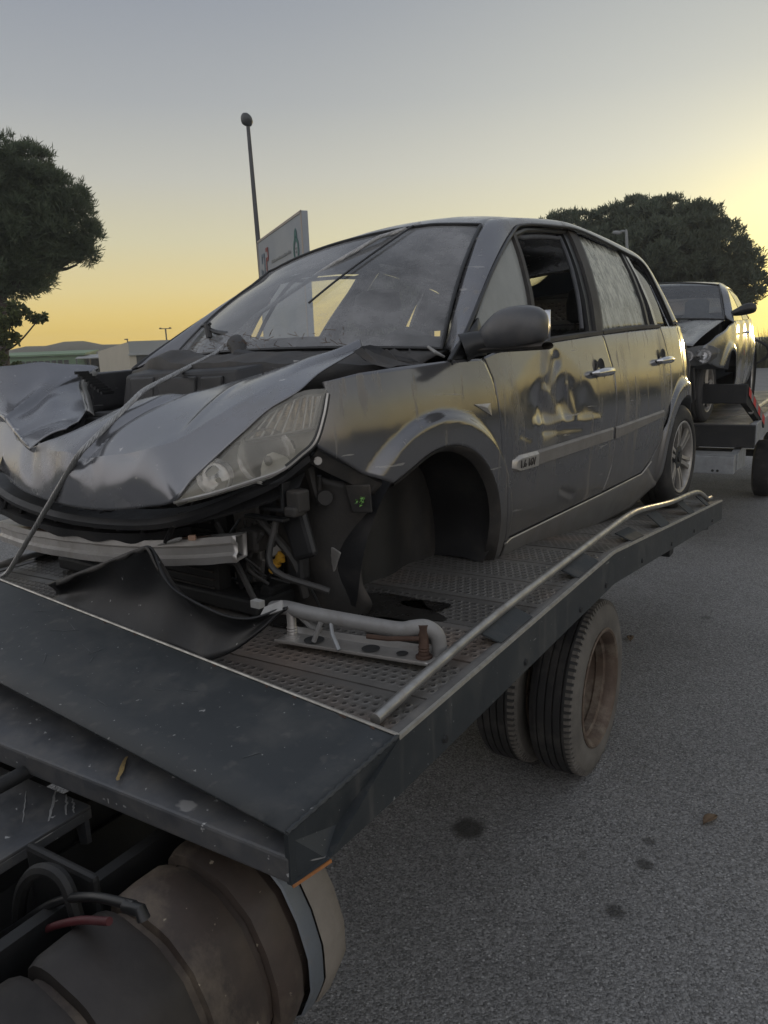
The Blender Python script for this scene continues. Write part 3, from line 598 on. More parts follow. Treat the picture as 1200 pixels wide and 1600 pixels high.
# pale scratches and old paint on the ledge and the subframe plates
def mark(pts, z, w_, mat, nm='scratch'):
    m_ = MB(); rows = []
    for i, (x, y) in enumerate(pts):
        ww = w_ * (.4 + .6 * math.sin(math.pi * (i + .5) / len(pts))); rows.append([(x - ww * .5, y - ww, z), (x + ww * .5, y + ww, z)])
    m_.grid(rows); return tp(nm, m_, mat, smooth=False, solid=.0006)
r_ = random.Random(12)
for (x0, y0, x1, y1, w_) in ((-1.60, .99, -1.50, .90, .003), (-1.56, .99, -1.485, .935, .0022), (-1.53, .985, -1.478, .95, .002), (-1.66, .95, -1.55, .87, .0012), (-1.55, .80, -1.49, .72, .002), (-1.63, .86, -1.60, .83, .003)):
    n_ = 9; mark([(x0 + (x1 - x0) * i / n_ + r_.uniform(-.002, .002), y0 + (y1 - y0) * i / n_ + r_.uniform(-.002, .002)) for i in range(n_ + 1)], .8035, w_, 'scratch')
mark([(-1.36 + .009 * i, 1.02 - .011 * i + r_.uniform(-.003, .003)) for i in range(8)], .9405, .005, 'old_yellow', 'paint_mark')
def apron_mark(l0, t0, l1, t1, w_, mat, nm='scratch'):
    m_ = MB(); rows = []; a, b = apron(l0, t0), apron(l1, t1); dr = (b - a).normalized(); nn = (apron(l0 + .05, t0) - apron(l0, t0)).cross(apron(l0, min(1, t0 + .1)) - apron(l0, t0)).normalized()
    if nn.z < 0: nn = -nn
    sd_ = dr.cross(nn)
    for i in range(9):
        p = a.lerp(b, i / 8) + nn * .0012 + sd_ * r_.uniform(-.0015, .0015); ww = w_ * math.sin(math.pi * (i + .4) / 9); rows.append([tuple(p - sd_ * ww), tuple(p + sd_ * ww)])
    m_.grid(rows); return tp(nm, m_, mat, smooth=False, solid=.0005)
for k_ in range(13):
    l0 = r_.uniform(-2.3, -.9); t0 = r_.uniform(.08, .9); apron_mark(l0, t0, l0 + r_.uniform(-.10, .10), min(.97, max(.03, t0 + r_.uniform(-.14, .14))), r_.uniform(.0005, .0013), 'scuff_pale')
for k_ in range(9):
    l0 = r_.uniform(-2.2, -.85); apron_mark(l0, .005, l0 + .02, .03, .003, 'rust', 'rust_chip')
# weld bead along the corner of the apron
m_ = MB(); m_.tube([tuple(apron(E0 - .002, t) + Vector((0, 0, .001 + .0012 * (i % 2)))) for i, t in enumerate([j / 40 for j in range(41)])], [.0035 + .0012 * (i % 3) for i in range(41)], 6); tp('weld_bead', m_, 'truck_paint')
for q_ in (1.45, 1.95, 2.45, 2.75, 3.3, 3.9, 4.5, 5.1):
    m_ = MB(); m_.lathe([(0, .006), (.009, .006), (.011, 0)], (E0, q_, dz(q_) - .095), (1, 0, 0), 6); tp('beam_bolt', m_, 'frame_black', smooth=False)
# oil spread over the planks under the wreck: thin films lying on the deck
def blob(cx, cy, rx, ry, seed, n=40):
    r_ = random.Random(seed); ph = [r_.uniform(0, 6.28) for _ in range(5)]
    return [(cx + rx * (1 + .20 * math.sin(2 * a + ph[0]) + .12 * math.sin(3 * a + ph[1]) + .06 * math.sin(5 * a + ph[2]) + .03 * math.sin(9 * a + ph[3])) * math.cos(a), cy + ry * (1 + .15 * math.sin(2 * a + ph[4]) + .10 * math.sin(4 * a + ph[1]) + .04 * math.sin(7 * a + ph[0])) * math.sin(a)) for a in [2 * math.pi * k_ / n for k_ in range(n)]]
for (cx, cy, rx, ry, sd_) in ((-1.27, 1.95, .20, .11, 3), (-1.10, 1.80, .16, .07, 5), (-1.02, 1.70, .07, .03, 8), (-1.50, 1.74, .12, .09, 11), (-1.13, 2.02, .07, .05, 14)):
    m_ = MB(); p_ = blob(cx, cy, rx, ry, sd_); m_.v = [(x, y, Z0 + .0035) for x, y in p_]; m_.f = [tuple(range(len(p_)))]
    o_ = tp('oil_stain', m_, 'oil', smooth=False); 

# ------------------------------------------------------------------ loose things on the deck
def on_deck(name, label, cat, base):
    return thing(name, label, cat, tw(*base), QT)
pb = (-1.08, 1.60, Z0)
pr = on_deck('tube_bracket', 'bent grey steel tube on a perforated bracket lying by the guard rail', 'bracket', pb)
def pp(name, mb, mat, parent=None, **k): return obj(name, mb, mat, parent or pr, loc=(-pb[0], -pb[1], 0 - pb[2]) if parent is None else None, **k)
m_ = MB(); path = [(-1.40, 1.60, Z0 + .085), (-1.34, 1.585, Z0 + .100), (-1.25, 1.58, Z0 + .098), (-1.10, 1.592, Z0 + .092), (-.985, 1.605, Z0 + .088), (-.945, 1.612, Z0 + .096), (-.915, 1.625, Z0 + .098), (-.893, 1.64, Z0 + .078), (-.888, 1.645, Z0 + .045), (-.888, 1.645, Z0 + .012)]
m_.tube(smooth_curve(path, 50), .0205, 18); pp('bent_tube', m_, 'pipe')
t_ = MB(); N = 40
for side in (0,):
    outl = lambda t: (-1.345 + .46 * t, 1.565 + .045 * t)
    rows = []
    for i in range(N + 1):
        x, y = outl(i / N); rows.append([(x, y - .035, Z0 + .016), (x, y - .032, Z0 + .024), (x, y - .022, Z0 + .020), (x + .004, y + .035, Z0 + .022), (x + .004, y + .048, Z0 + .036), (x + .004, y + .05, Z0 + .034)])
    t_.grid(rows)
pl = pp('bracket_plate', t_, 'beam_metal', solid=.004)
for tx, rx in ((.22, .026), (.60, .022), (.80, .013)):
    x, y = outl(tx); h_ = MB(); h_.lathe([(0, .002), (rx, .002), (rx + .003, .0005)], (x, y + .006, Z0 + .0225), (0, 0, 1), 24); o_ = obj('bracket_hole', h_, 'interior', pl)
for x, y, mt in ((-1.315, 1.575, 'beam_metal'), (-.915, 1.612, 'rust')):
    h_ = MB(); h_.lathe([(.0, .0), (.022, 0), (.022, .006), (.014, .008), (.015, .014), (.013, .018), (.015, .022), (.013, .026), (.015, .03), (.013, .034), (.013, .09), (0, .09)], (x, y, Z0 + .02), (0, 0, 1), 18); pp('mount_bolt', h_, mt)
h_ = MB(); h_.tube([(-.92, 1.60, Z0 + .075), (-1.00, 1.575, Z0 + .07), (-1.06, 1.57, Z0 + .068)], .007, 8); pp('rusty_rod', h_, 'rust')
h_ = MB(); h_.tube([(-1.175, 1.57, Z0 + .085), (-1.165, 1.56, Z0 + .06), (-1.135, 1.545, Z0 + .025)], .006, 8); pp('stay_rod', h_, 'galv')
h_ = MB(); h_.tube([(-1.285, 1.58, Z0 + .085), (-1.255, 1.585, Z0 + .06), (-1.225, 1.59, Z0 + .05)], .009, 8); h_.tube([(-1.205, 1.565, Z0 + .085), (-1.225, 1.555, Z0 + .03)], .007, 8); pp('clamp_arm', h_, 'pipe')

# the cab ahead of the deck, out of view, added to shade the near truck parts
m_ = MB(); cabp = [(-2.84, .62), (-2.84, 1.35), (-2.70, 2.28), (-.98, 2.28), (-.84, 1.35), (-.84, .62)]
m_.prism([(x, -2.45, z) for x, z in cabp], (0, 2.0, 0)); cb = tp('cab', m_, 'truck_paint', smooth=False, bevel=.06)
m_ = MB(); m_.hexa([(-2.45, -.452, 1.55), (-1.23, -.452, 1.55), (-1.23, -.444, 1.55), (-2.45, -.444, 1.55)], [(-2.4, -.452, 2.05), (-1.28, -.452, 2.05), (-1.28, -.444, 2.05), (-2.4, -.444, 2.05)]); tp('rear_window', m_, 'dark_glass', smooth=False)
for x_ in (-.93, -2.75):
    m_ = MB(); m_.lathe([(.22, -.09), (.34, -.1), (.37, -.06), (.37, .06), (.34, .1), (.22, .09), (.16, .03), (0, .03)], (x_, -1.5, .318), (1 if x_ > -2 else -1, 0, 0), 36); tp('front_tyre', m_, 'rubber')
# ------------------------------------------------------------------ the wrecked people carrier
CYAW, CPIT = -2.2205751, -.0140849
RC = Matrix.Rotation(CYAW, 3, 'Z') @ Matrix.Rotation(CPIT, 3, 'Y')
car = thing('wrecked_car', 'wrecked silver-grey people carrier with crumpled bonnet and missing front wheel, on the tow truck deck', 'car', (-.508919, 3.000235, CAM_H - .991239), RC)
SZ = np.array([(.05, .78), (.10, .80), (.18, .835), (.25, .862), (.35, .882), (.5, .895), (.65, .900), (.75, .897), (.85, .885), (.93, .868), (1.02, .852), (1.2, .795), (1.35, .728), (1.47, .660), (1.54, .615), (1.62, .50)])
WX = np.array([(-3.5, .45), (-3.4, .58), (-3.3, .70), (-3.15, .82), (-3.0, .90), (-2.85, .952), (-2.7, .978), (-2.2, 1), (-.5, 1), (0, .985), (.25, .965), (.45, .915), (.6, .84), (.75, .72), (.9, .55)])
# smooth the tables a little so reflections run clean
_zz = np.linspace(.05, 1.62, 200); _sy = np.interp(_zz, SZ[:, 0], SZ[:, 1]); _k = np.hanning(17); _k /= _k.sum(); _sy = np.convolve(np.pad(_sy, 8, mode='edge'), _k, 'valid')
_xx = np.linspace(-3.5, .9, 300); _wy = np.interp(_xx, WX[:, 0], WX[:, 1]); _k2 = np.hanning(15); _k2 /= _k2.sum(); _wy = np.convolve(np.pad(_wy, 7, mode='edge'), _k2, 'valid')
def sstep(a, b, x): t = min(1, max(0, (x - a) / (b - a))); return t * t * (3 - 2 * t)
ARC_F, ARC_R = (.0, .315), (-2.685, .316)
def Yb(x, z):
    y = float(np.interp(z, _zz, _sy)) * float(np.interp(x, _xx, _wy))
    for cx, cz in (ARC_F, ARC_R):
        d = math.hypot(x - cx, z - cz)
        if d < .52 and z > .12: y += .020 * sstep(.475, .445, d) * sstep(.12, .3, z)
    return y
def ws_pt(u, v):
    """u -1..1 across, v 0..1 base to top"""
    yb, yt = .742, .598; y = u * (yb + (yt - yb) * v); c = 1 - u * u
    xb, xt = -.222 + .225 * c, -.752 + .075 * c; zb, zt = .984 + .022 * c, 1.470 + .036 * c
    bul = .030 * math.sin(math.pi * v)
    return (xb + (xt - xb) * v + bul * .6, y, zb + (zt - zb) * v + bul * .8)
def dent(x, z):
    def pyr(x0, z0, ang, a, b, dep):
        c, q = math.cos(ang), math.sin(ang); u, v = (x - x0) * c + (z - z0) * q, -(x - x0) * q + (z - z0) * c
        q_ = max(0, 1 - (abs(u / a) ** 1.6 + abs(v / b) ** 1.6) ** .625); return dep * (q_ * .6 + .4 * q_ * q_ * (3 - 2 * q_)) + dep * .05 * math.sin(31 * x + 17 * z) * q_
    def ridge(x0, z0, x1, z1, w_, dep):
        dx, dz_ = x1 - x0, z1 - z0; L2 = dx * dx + dz_ * dz_; t = ((x - x0) * dx + (z - z0) * dz_) / L2; t_ = min(1, max(0, t)); d = math.hypot(x - x0 - t_ * dx, z - z0 - t_ * dz_)
        q_ = max(0, 1 - d / w_); return dep * q_ * q_ * (3 - 2 * q_) * (.8 + .2 * math.sin(23 * x - 29 * z))
    y = pyr(-.86, .74, .08, .42, .24, -.022) + pyr(-.76, .74, .25, .17, .14, -.016) + pyr(-.94, .77, -.5, .14, .11, -.010) + pyr(-1.14, .74, .4, .12, .10, -.006)
    y += ridge(-.815, .95, -.77, .80, .07, .009) + ridge(-.77, .80, -.90, .70, .06, .008) + ridge(-.77, .80, -.70, .66, .05, .007)
    y += ridge(-.90, .93, -.80, .84, .05, -.010) + ridge(-.66, .69, -1.30, .655, .035, .005) + ridge(-.70, .655, -1.1, .640, .022, -.003)
    y += ridge(-.98, .82, -1.04, .70, .03, .008) + ridge(-.52, .665, -.60, .64, .025, -.005)
    y += ridge(-.92, .39, -1.06, .345, .02, -.005) + ridge(-.90, .37, -1.02, .33, .015, .004)
    y += pyr(-1.0, .36, .3, .12, .05, -.004)
    return y
def side(P, sgn=1, off=0.0, dents=False, w=None):
    out = []
    for row in P:
        r_ = []
        for p in row:
            x, z = float(p[0]), float(p[1]); r_.append((x, sgn * (Yb(x, z) + off + (dent(x, z) if dents and sgn > 0 else 0)), z))
        out.append(r_)
    return out
def skin(name, P, mat, parent=None, sgn=1, off=0.0, dents=False, solid=.006, **k):
    mb = MB(); mb.grid(side(P, sgn, off, dents)); return obj(name, mb, mat, parent or car, solid=solid, ang=50, **k)
def ruled(A, B, n, m): 
    a, b = resample(A, n), resample(B, n); return np.array([[a[j] + (b[j] - a[j]) * i / (m - 1) for j in range(n)] for i in range(m)])
def arc(c, r, a0, a1, n): return [(c[0] + r * math.cos(R(a0 + (a1 - a0) * i / (n - 1))), c[1] + r * math.sin(R(a0 + (a1 - a0) * i / (n - 1)))) for i in range(n)]
def split_paint(o, z0, mat2):
    """second material slot below a height: road film on the lower body"""
    pass
LIP_F = [(.272, .592)] + arc(ARC_F, .362, 52, 180, 30)[3:] + [(-.372, .26), (-.406, .186)]
F_LOW = [(.463, .876), (.478, .805), (.515, .728), (.372, .634)]
F_TOP = [(.468, .901), (.343, .921), (.124, .936), (-.09, .946), (-.306, .951), (-.345, .87), (-.366, .70), (-.384, .50), (-.418, .261), (-.45, .15)]
for s in (1, -1):
    # front wing: the part ahead of the arch and round it
    a_ = [(.463, .876), (.478, .805), (.515, .728), (.44, .68), (.372, .634), (.272, .592)]
    low = np.vstack([resample(a_, 22), resample(LIP_F, 60)[1:]])
    top = np.vstack([resample([(.468, .901), (.343, .921), (.20, .932)], 22), resample([(.20, .932), (.124, .936), (-.09, .946), (-.306, .951), (-.345, .87), (-.366, .70), (-.384, .50), (-.418, .261), (-.45, .15)], 60)[1:]])
    n_ = len(low); P = np.array([[low[j] + (top[j] - low[j]) * i / 27 for j in range(n_)] for i in range(28)])
    wing = skin('front_wing', P, 'paint', sgn=s)
    lip = resample(LIP_F, 60); mb = MB()
    mb.grid([[(x, s * (Yb(x, z) + .001), z) for x, z in lip], [(x + (ARC_F[0] - x) * .02, s * (Yb(x, z) - .004), z + (ARC_F[1] - z) * .03) for x, z in lip], [(x + (ARC_F[0] - x) * .06, s * (Yb(x, z) - .035), z + (ARC_F[1] - z) * .06) for x, z in lip]])
    obj('arch_lip', mb, 'dusty_plastic', wing, ang=60)
    if s > 0:
        mb = MB(); q = [(-.197, .796), (-.302, .794), (-.304, .75)]; c_ = (-.268, .78)
        mb.add([(x, Yb(x, z) + .003, z) for x, z in q] + [(c_[0], Yb(*c_) + .009, c_[1])], [(0, 1, 3), (1, 2, 3), (2, 0, 3)]); obj('side_repeater', mb, 'silver', wing, smooth=False)
    # wheel arch liner and inner wall
    mb = MB(); rows = []
    for i in range(41):
        a = R(-22 + 216 * i / 40) ; rr_ = .375
        x, z = ARC_F[0] - rr_ * math.cos(a), ARC_F[1] + rr_ * math.sin(a)
        z = max(z, .195); 
        rows.append([(x, s * (Yb(x, max(.2, z)) - .02 - .40 * j / 5), z + .012 * math.sin(j * 1.1 + i * .3)) for j in range(6)])
    mb.grid(rows); obj('wheel_arch_liner', mb, 'black_plastic', car, ang=40)
    mb = MB(); mb.grid([[(-.40 + .80 * i / 20, s * (.60 + .012 * math.sin(i * .9) - .04 * j / 8 + .05 * (i / 20) ** 2), (.178 + .10 * max(0, i / 20 - .72)) + (.55 - .06 * i / 20) * j / 8) for i in range(21)] for j in range(9)]); obj('inner_wheelhouse', mb, 'liner_dusty', car, ang=60)
    # doors
    f_bot = [(-.421, .268), (-.9, .284), (-1.416, .298)]; f_top = [(-.310, .953), (-.405, .972), (-.9, 1.007), (-1.436, 1.040)]
    f_l = [(-.421, .268), (-.388, .50), (-.370, .70), (-.350, .87), (-.310, .953)]; f_r = [(-1.416, .298), (-1.485, .412), (-1.502, .55), (-1.506, .72), (-1.496, .88), (-1.436, 1.040)]
    fd = skin('front_door', coons(f_bot, f_top, f_l, f_r, 110, 84), 'paint', sgn=s, dents=True)
    r_bot = [(-1.423, .300), (-1.70, .309), (-1.955, .320)]; r_top = [(-1.443, 1.041), (-1.9, 1.063), (-2.324, 1.082)]
    r_l = [(-1.423, .300), (-1.492, .412), (-1.509, .55), (-1.513, .72), (-1.503, .88), (-1.443, 1.041)]; r_r = [(-1.955, .320), (-2.075, .375), (-2.19, .455), (-2.285, .56), (-2.36, .66), (-2.388, .76), (-2.385, .90), (-2.324, 1.082)]
    rd = skin('rear_door', coons(r_bot, r_top, r_l, r_r, 60, 60), 'paint', sgn=s)
    # sill
    sill_t = [(-.424, .262), (-.9, .278), (-1.42, .293), (-1.955, .314), (-2.03, .345)]; sill_b = [(-.50, .125), (-1.0, .112), (-1.5, .108), (-2.0, .112), (-2.30, .20)]
    sl_ = skin('sill', ruled(sill_b, sill_t, 60, 12), 'paint_low', sgn=s, off=.004)
    mb = MB(); mb.tube([(x, s * (Yb(x, z) + .007), z) for x, z in resample([(-.424, .262), (-.9, .278), (-1.42, .293), (-1.955, .314), (-2.075, .365)], 50)], .0035, 6); obj('sill_trim', mb, 'silver', sl_)
    # rear quarter
    A1 = [(-2.330, 1.083), (-2.392, .90), (-2.395, .76), (-2.366, .66), (-2.291, .555), (-2.196, .448), (-2.08, .366), (-1.965, .312)]
    B1 = [(-2.70, 1.095), (-2.692, .90)] + arc(ARC_R, .372, 92, 2, 26) + [(-2.318, .265), (-2.30, .20)]
    rq = skin('rear_quarter', ruled(B1, A1, 70, 26), 'paint', sgn=s)
    A2 = [(-2.70, 1.095), (-2.692, .90)] + arc(ARC_R, .372, 92, 190, 26) + [(-3.06, .20)]
    B2 = [(-3.25, 1.095), (-3.36, .95), (-3.41, .75), (-3.41, .50), (-3.38, .24)]
    rq2 = skin('rear_corner', ruled(A2, B2, 70, 22), 'paint', sgn=s)
    lip = resample(arc(ARC_R, .372, 188, -5, 40), 60); mb = MB()
    mb.grid([[(x, s * (Yb(x, z) + .001), z) for x, z in lip], [(x + (ARC_R[0] - x) * .03, s * (Yb(x, z) - .006), z + (ARC_R[1] - z) * .03) for x, z in lip], [(x + (ARC_R[0] - x) * .04, s * (Yb(x, z) - .30), z + (ARC_R[1] - z) * .02) for x, z in lip]])
    obj('rear_arch_liner', mb, 'trim', car, ang=60)
    # dark inner shell behind the shut lines
    mb = MB(); P = coons([(-.30, .22), (-2.0, .22)], [(-.20, .93), (-2.45, 1.07)], [(-.40, .22), (-.34, .6), (-.25, .93)], [(-2.0, .22), (-2.25, .45), (-2.40, .7), (-2.45, 1.07)], 24, 12)
    mb.grid(side(P, s, -.045)); obj('door_inner', mb, 'trim', car)
    # A pillar, roof rail and D pillar in one pressing
    Lp = [(-.09, .854, .945), (-.246, .833, 1.058), (-.577, .754, 1.289), (-.885, .668, 1.447), (-1.03, .647, 1.497), (-1.40, .637, 1.532), (-1.68, .632, 1.540), (-2.17, .652, 1.490), (-2.46, .676, 1.438), (-2.56, .74, 1.28), (-2.64, .805, 1.095)]
    Up = [tuple(np.array(ws_pt(1, v_)) + np.array((-.004, .008, .002))) for v_ in (0, .25, .6, 1)] + [ (-.95, .572, 1.522), (-1.40, .558, 1.570), (-1.70, .558, 1.576), (-2.2, .58, 1.545), (-2.60, .612, 1.475), (-2.74, .70, 1.29), (-2.80, .79, 1.095)]
    a_, b_ = smooth_curve(Lp, 70), smooth_curve(Up, 70); mb = MB(); rows = []
    for i in range(9):
        t = i / 8; q = a_ + (b_ - a_) * t; q = q + np.array([0, .012 * math.sin(math.pi * t), .012 * math.sin(math.pi * t)]); rows.append([(p[0], s * p[1], p[2]) for p in q])
    mb.grid(rows); pil = obj('roof_rail', mb, 'paint', car, ang=60, solid=.02)
    mb = MB(); mb.tube([(p[0], s * (p[1] + .004), p[2]) for p in a_], .007, 8); obj('window_seal', mb, 'trim', pil)
    # belt moulding with a scuffed edge
    for x0, x1, z0, z1, dd in ((-.40, -1.436, .972, 1.041, fd), (-1.446, -2.33, 1.042, 1.083, rd)):
        mb = MB(); rows = []
        for i in range(31):
            t = i / 30; x, z = x0 + (x1 - x0) * t, z0 + (z1 - z0) * t + .004 * math.sin(math.pi * t); y = Yb(x, z)
            rows.append([(x, s * (y + .001), z - .008), (x, s * (y + .008), z - .004), (x, s * (y + .006), z + .010), (x, s * (y - .012), z + .016)])
        mb.grid(rows); obj('belt_moulding', mb, 'dusty_plastic', dd, ang=40)
    # glass on the side
    def gpane(name, poly, mat, off=-.014, parent=None, n=14):
        """four corner pane in (x,z) draped on the body side"""
        P = coons([poly[0], poly[1]], [poly[3], poly[2]], [poly[0], poly[3]], [poly[1], poly[2]], n, n); mb = MB(); mb.grid(side(P, s, off)); return obj(name, mb, mat, parent or car, solid=.004)
    gpane('quarter_glass', [(-.20, .975), (-.735, 1.012), (-.888, 1.440), (-.565, 1.275)], 'quarter_glass', parent=fd)
    gpane('rear_door_glass', [(-1.470, 1.045), (-2.13, 1.078), (-2.19, 1.482), (-1.665, 1.527)], 'side_glass', parent=rd)
    gpane('rear_quarter_glass', [(-2.27, 1.082), (-2.50, 1.09), (-2.46, 1.43), (-2.24, 1.47)], 'dark_glass', parent=rq)
    # sail panel behind the mirror foot
    mb = MB(); P = coons([(-.08, .945), (-.33, .960)], [(-.16, 1.0), (-.33, 1.09)], [(-.08, .945), (-.16, 1.0)], [(-.33, .960), (-.33, 1.09)], 8, 6); mb.grid(side(P, s, .002)); obj('mirror_foot', mb, 'trim', fd, solid=.01)
    def bar(name, A, B, wd, mat, parent, off=0.0, off2=-.02):
        """upright strip between two points of the window line"""
        mb = MB(); rows = []
        for i in range(21):
            t = i / 20; x, z = A[0] + (B[0] - A[0]) * t, A[1] + (B[1] - A[1]) * t; w_ = wd[0] + (wd[1] - wd[0]) * t
            y = lambda xx: Yb(xx, z)
            rows.append([(x + w_ / 2, s * (y(x + w_ / 2) + off2), z), (x + w_ / 2, s * (y(x + w_ / 2) + off), z), (x - w_ / 2, s * (y(x - w_ / 2) + off), z), (x - w_ / 2, s * (y(x - w_ / 2) + off2), z)])
        mb.grid(rows); return obj(name, mb, mat, parent, ang=30)
    bar('window_bar', (-.735, 1.0), (-.893, 1.452), (.030, .026), 'dusty_plastic', fd, .002)
    bar('window_frame', (-1.345, 1.03), (-1.53, 1.535), (.055, .055), 'trim', fd, -.012, -.05)
    bar('pillar_cover', (-1.405, 1.04), (-1.60, 1.54), (.075, .085), 'dusty_plastic', fd, .003)
    bar('window_frame', (-1.458, 1.045), (-1.650, 1.535), (.02, .02), 'trim', rd, .001)
    bar('window_frame', (-2.135, 1.078), (-2.19, 1.50), (.03, .03), 'trim', rd, .001)
    bar('quarter_pillar', (-2.26, 1.082), (-2.228, 1.49), (.045, .035), 'paint', rq, .003)
    mb = MB(); mb.tube([(x, s * (Yb(x, z) - .018), z) for x, z in resample([(-.895, 1.437), (-1.05, 1.478), (-1.3, 1.508), (-1.53, 1.522)], 20)], .013, 8); obj('window_header', mb, 'trim', fd)
    mb = MB(); mb.tube([(x, s * (Yb(x, z) - .035), z) for x, z in smooth_curve([(-.80, 1.03), (-.93, 1.40), (-1.06, 1.45), (-1.42, 1.485), (-1.465, 1.45), (-1.30, 1.06)], 40)], .010, 8); obj('inner_seal', mb, 'seat', fd)
    # rubbing strip, handles, badge
    for x0, z0, x1, z1, dd, dn_ in ((-.655, .557, -1.470, .577, fd, True), (-1.500, .575, -2.235, .615, rd, False)):
        mb = MB(); rows = []
        for i in range(41):
            t = i / 40; x, z = x0 + (x1 - x0) * t, z0 + (z1 - z0) * t; y = Yb(x, z) ; h = .031 - .011 * (0 if dn_ else t); e = .35 if i in (0, 40) else 1
            rows.append([(x, s * (y - .002), z - h), (x, s * (y + .009 * e), z - h + .005), (x, s * (y + .011 * e), z + h - .010), (x, s * (y + .004 * e), z + h - .002), (x, s * (y - .002), z + h)])
        mb.grid(rows); obj('rubbing_strip', mb, 'moulding', dd, ang=25)
    mb = MB(); rows = []
    for i in range(13):
        t = i / 12; x = -.452 - .20 * t; z = .555; h = .032 * (.55 + .45 * sstep(0, .25, t)); y = Yb(x, z); e = sstep(0, .12, t)
        rows.append([(x, s * y, z - h), (x, s * (y + .012 * e), z - h + .006), (x, s * (y + .014 * e), z + h - .012), (x, s * (y + .005 * e), z + h), (x, s * y, z + h)])
    mb.grid(rows); obj('engine_badge', mb, 'silver', fd, ang=25)
    if s > 0:
        tcu = bpy.data.curves.new('badge_lettering', 'FONT'); tcu.body = '1.6 16V'; tcu.size = .042; tcu.extrude = .002; tcu.align_x = 'CENTER'; tcu.align_y = 'CENTER'
        t0 = bpy.data.objects.new('lettering_curve', tcu); COL.objects.link(t0); bpy.context.view_layer.update(); tme = bpy.data.meshes.new_from_object(t0); bpy.data.objects.remove(t0)
        to = bpy.data.objects.new('badge_lettering', tme); COL.objects.link(to); to.parent = fd; tme.materials.clear(); tme.materials.append(M['dusty_plastic'])
        to.location = (-.555, Yb(-.55, .552) + .0145, .552); to.rotation_euler = (R(90), 0, R(180))
    for hx, hz, dd in ((-1.33, .868, fd), (-2.245, .902, rd)):
        mb = MB(); mb.lathe([(.064, 0), (.061, .0025), (.035, -.004), (.0, -.012)], (0, 0, 0), (0, 1, 0), 28)
        mb.v = [(hx + v[0] * .85, s * (Yb(hx, hz) + .003 + v[1] + (dent(hx, hz) if s > 0 and dd is fd else 0)), hz - .004 + v[2] * 1.05) for v in mb.v]; cup = obj('handle_cup', mb, 'trim', dd)
        y = Yb(hx, hz) + (dent(hx, hz) if s > 0 and dd is fd else 0); L_ = .098
        mb = MB(); mb.tube([(hx + L_, s * (y + .004), hz - .004), (hx + L_ - .01, s * (y + .026), hz - .003), (hx + .05, s * (y + .036), hz), (hx - .05, s * (y + .036), hz + .002), (hx - L_ + .03, s * (y + .028), hz + .004), (hx - L_ + .02, s * (y + .004), hz + .004)], [.008, .016, .0195, .0195, .016, .008], 12); obj('door_handle', mb, 'chrome', dd)
    # road wheel (rear only: the front pair is missing)
    wl = bpy.data.objects.new('rear_wheel', None); COL.objects.link(wl); wl.parent = car; wl.location = (-2.685, s * .885, .316)
    ax = (0, s, 0)
    t_ = MB(); rT = .318; t_.lathe([(.205, -.20), (.25, -.205), (.295, -.20), (rT - .004, -.185), (rT, -.16), (rT, -.13), (rT - .007, -.127), (rT - .007, -.121), (rT, -.118), (rT, -.086), (rT - .007, -.083), (rT - .007, -.077), (rT, -.074), (rT, -.045), (rT - .006, -.025), (rT - .02, -.010), (.275, .0), (.25, .004), (.232, .002), (.222, -.006), (.212, -.02)], (0, 0, 0), ax, 64); obj('tyre', t_, 'rubber', wl, ang=30)
    t_ = MB(); t_.lathe([(.205, -.19), (.203, -.03), (.214, -.010), (.219, -.004), (.215, -.001), (.206, -.004), (.200, -.018), (.196, -.06), (.195, -.15)], (0, 0, 0), ax, 64); obj('rim', t_, 'alloy', wl, ang=32)
    t_ = MB(); t_.lathe([(.196, -.10), (.12, -.11), (.0, -.11)], (0, 0, 0), ax, 40); obj('brake_shroud', t_, 'interior', wl)
    for k_ in range(6):
        a = 2 * math.pi * k_ / 6 + .22; u = Vector((math.sin(a), 0, math.cos(a))); v_ = Vector((math.cos(a), 0, -math.sin(a))); yv = Vector((0, s, 0)); mb = MB()
        for sd in (-1, 1):
            def sec(r_, w0, w1, h): return [u * r_ + v_ * sd * w0 + yv * (h - .02), u * r_ + v_ * sd * w0 + yv * h, u * r_ + v_ * sd * w1 + yv * (h - .002), u * r_ + v_ * sd * w1 + yv * (h - .02)]
            mb.grid([sec(.055, .004, .026, -.028), sec(.10, .006, .027, -.018), sec(.16, .010, .031, -.012), sec(.202, .014, .040, -.010)])
        obj('spoke', mb, 'alloy', wl, ang=30)
    t_ = MB(); t_.lathe([(.075, -.035), (.068, -.024), (.05, -.020), (.032, -.024), (.03, -.014), (.0, -.011)], (0, 0, 0), ax, 28); obj('hub_cap', t_, 'trim', wl)

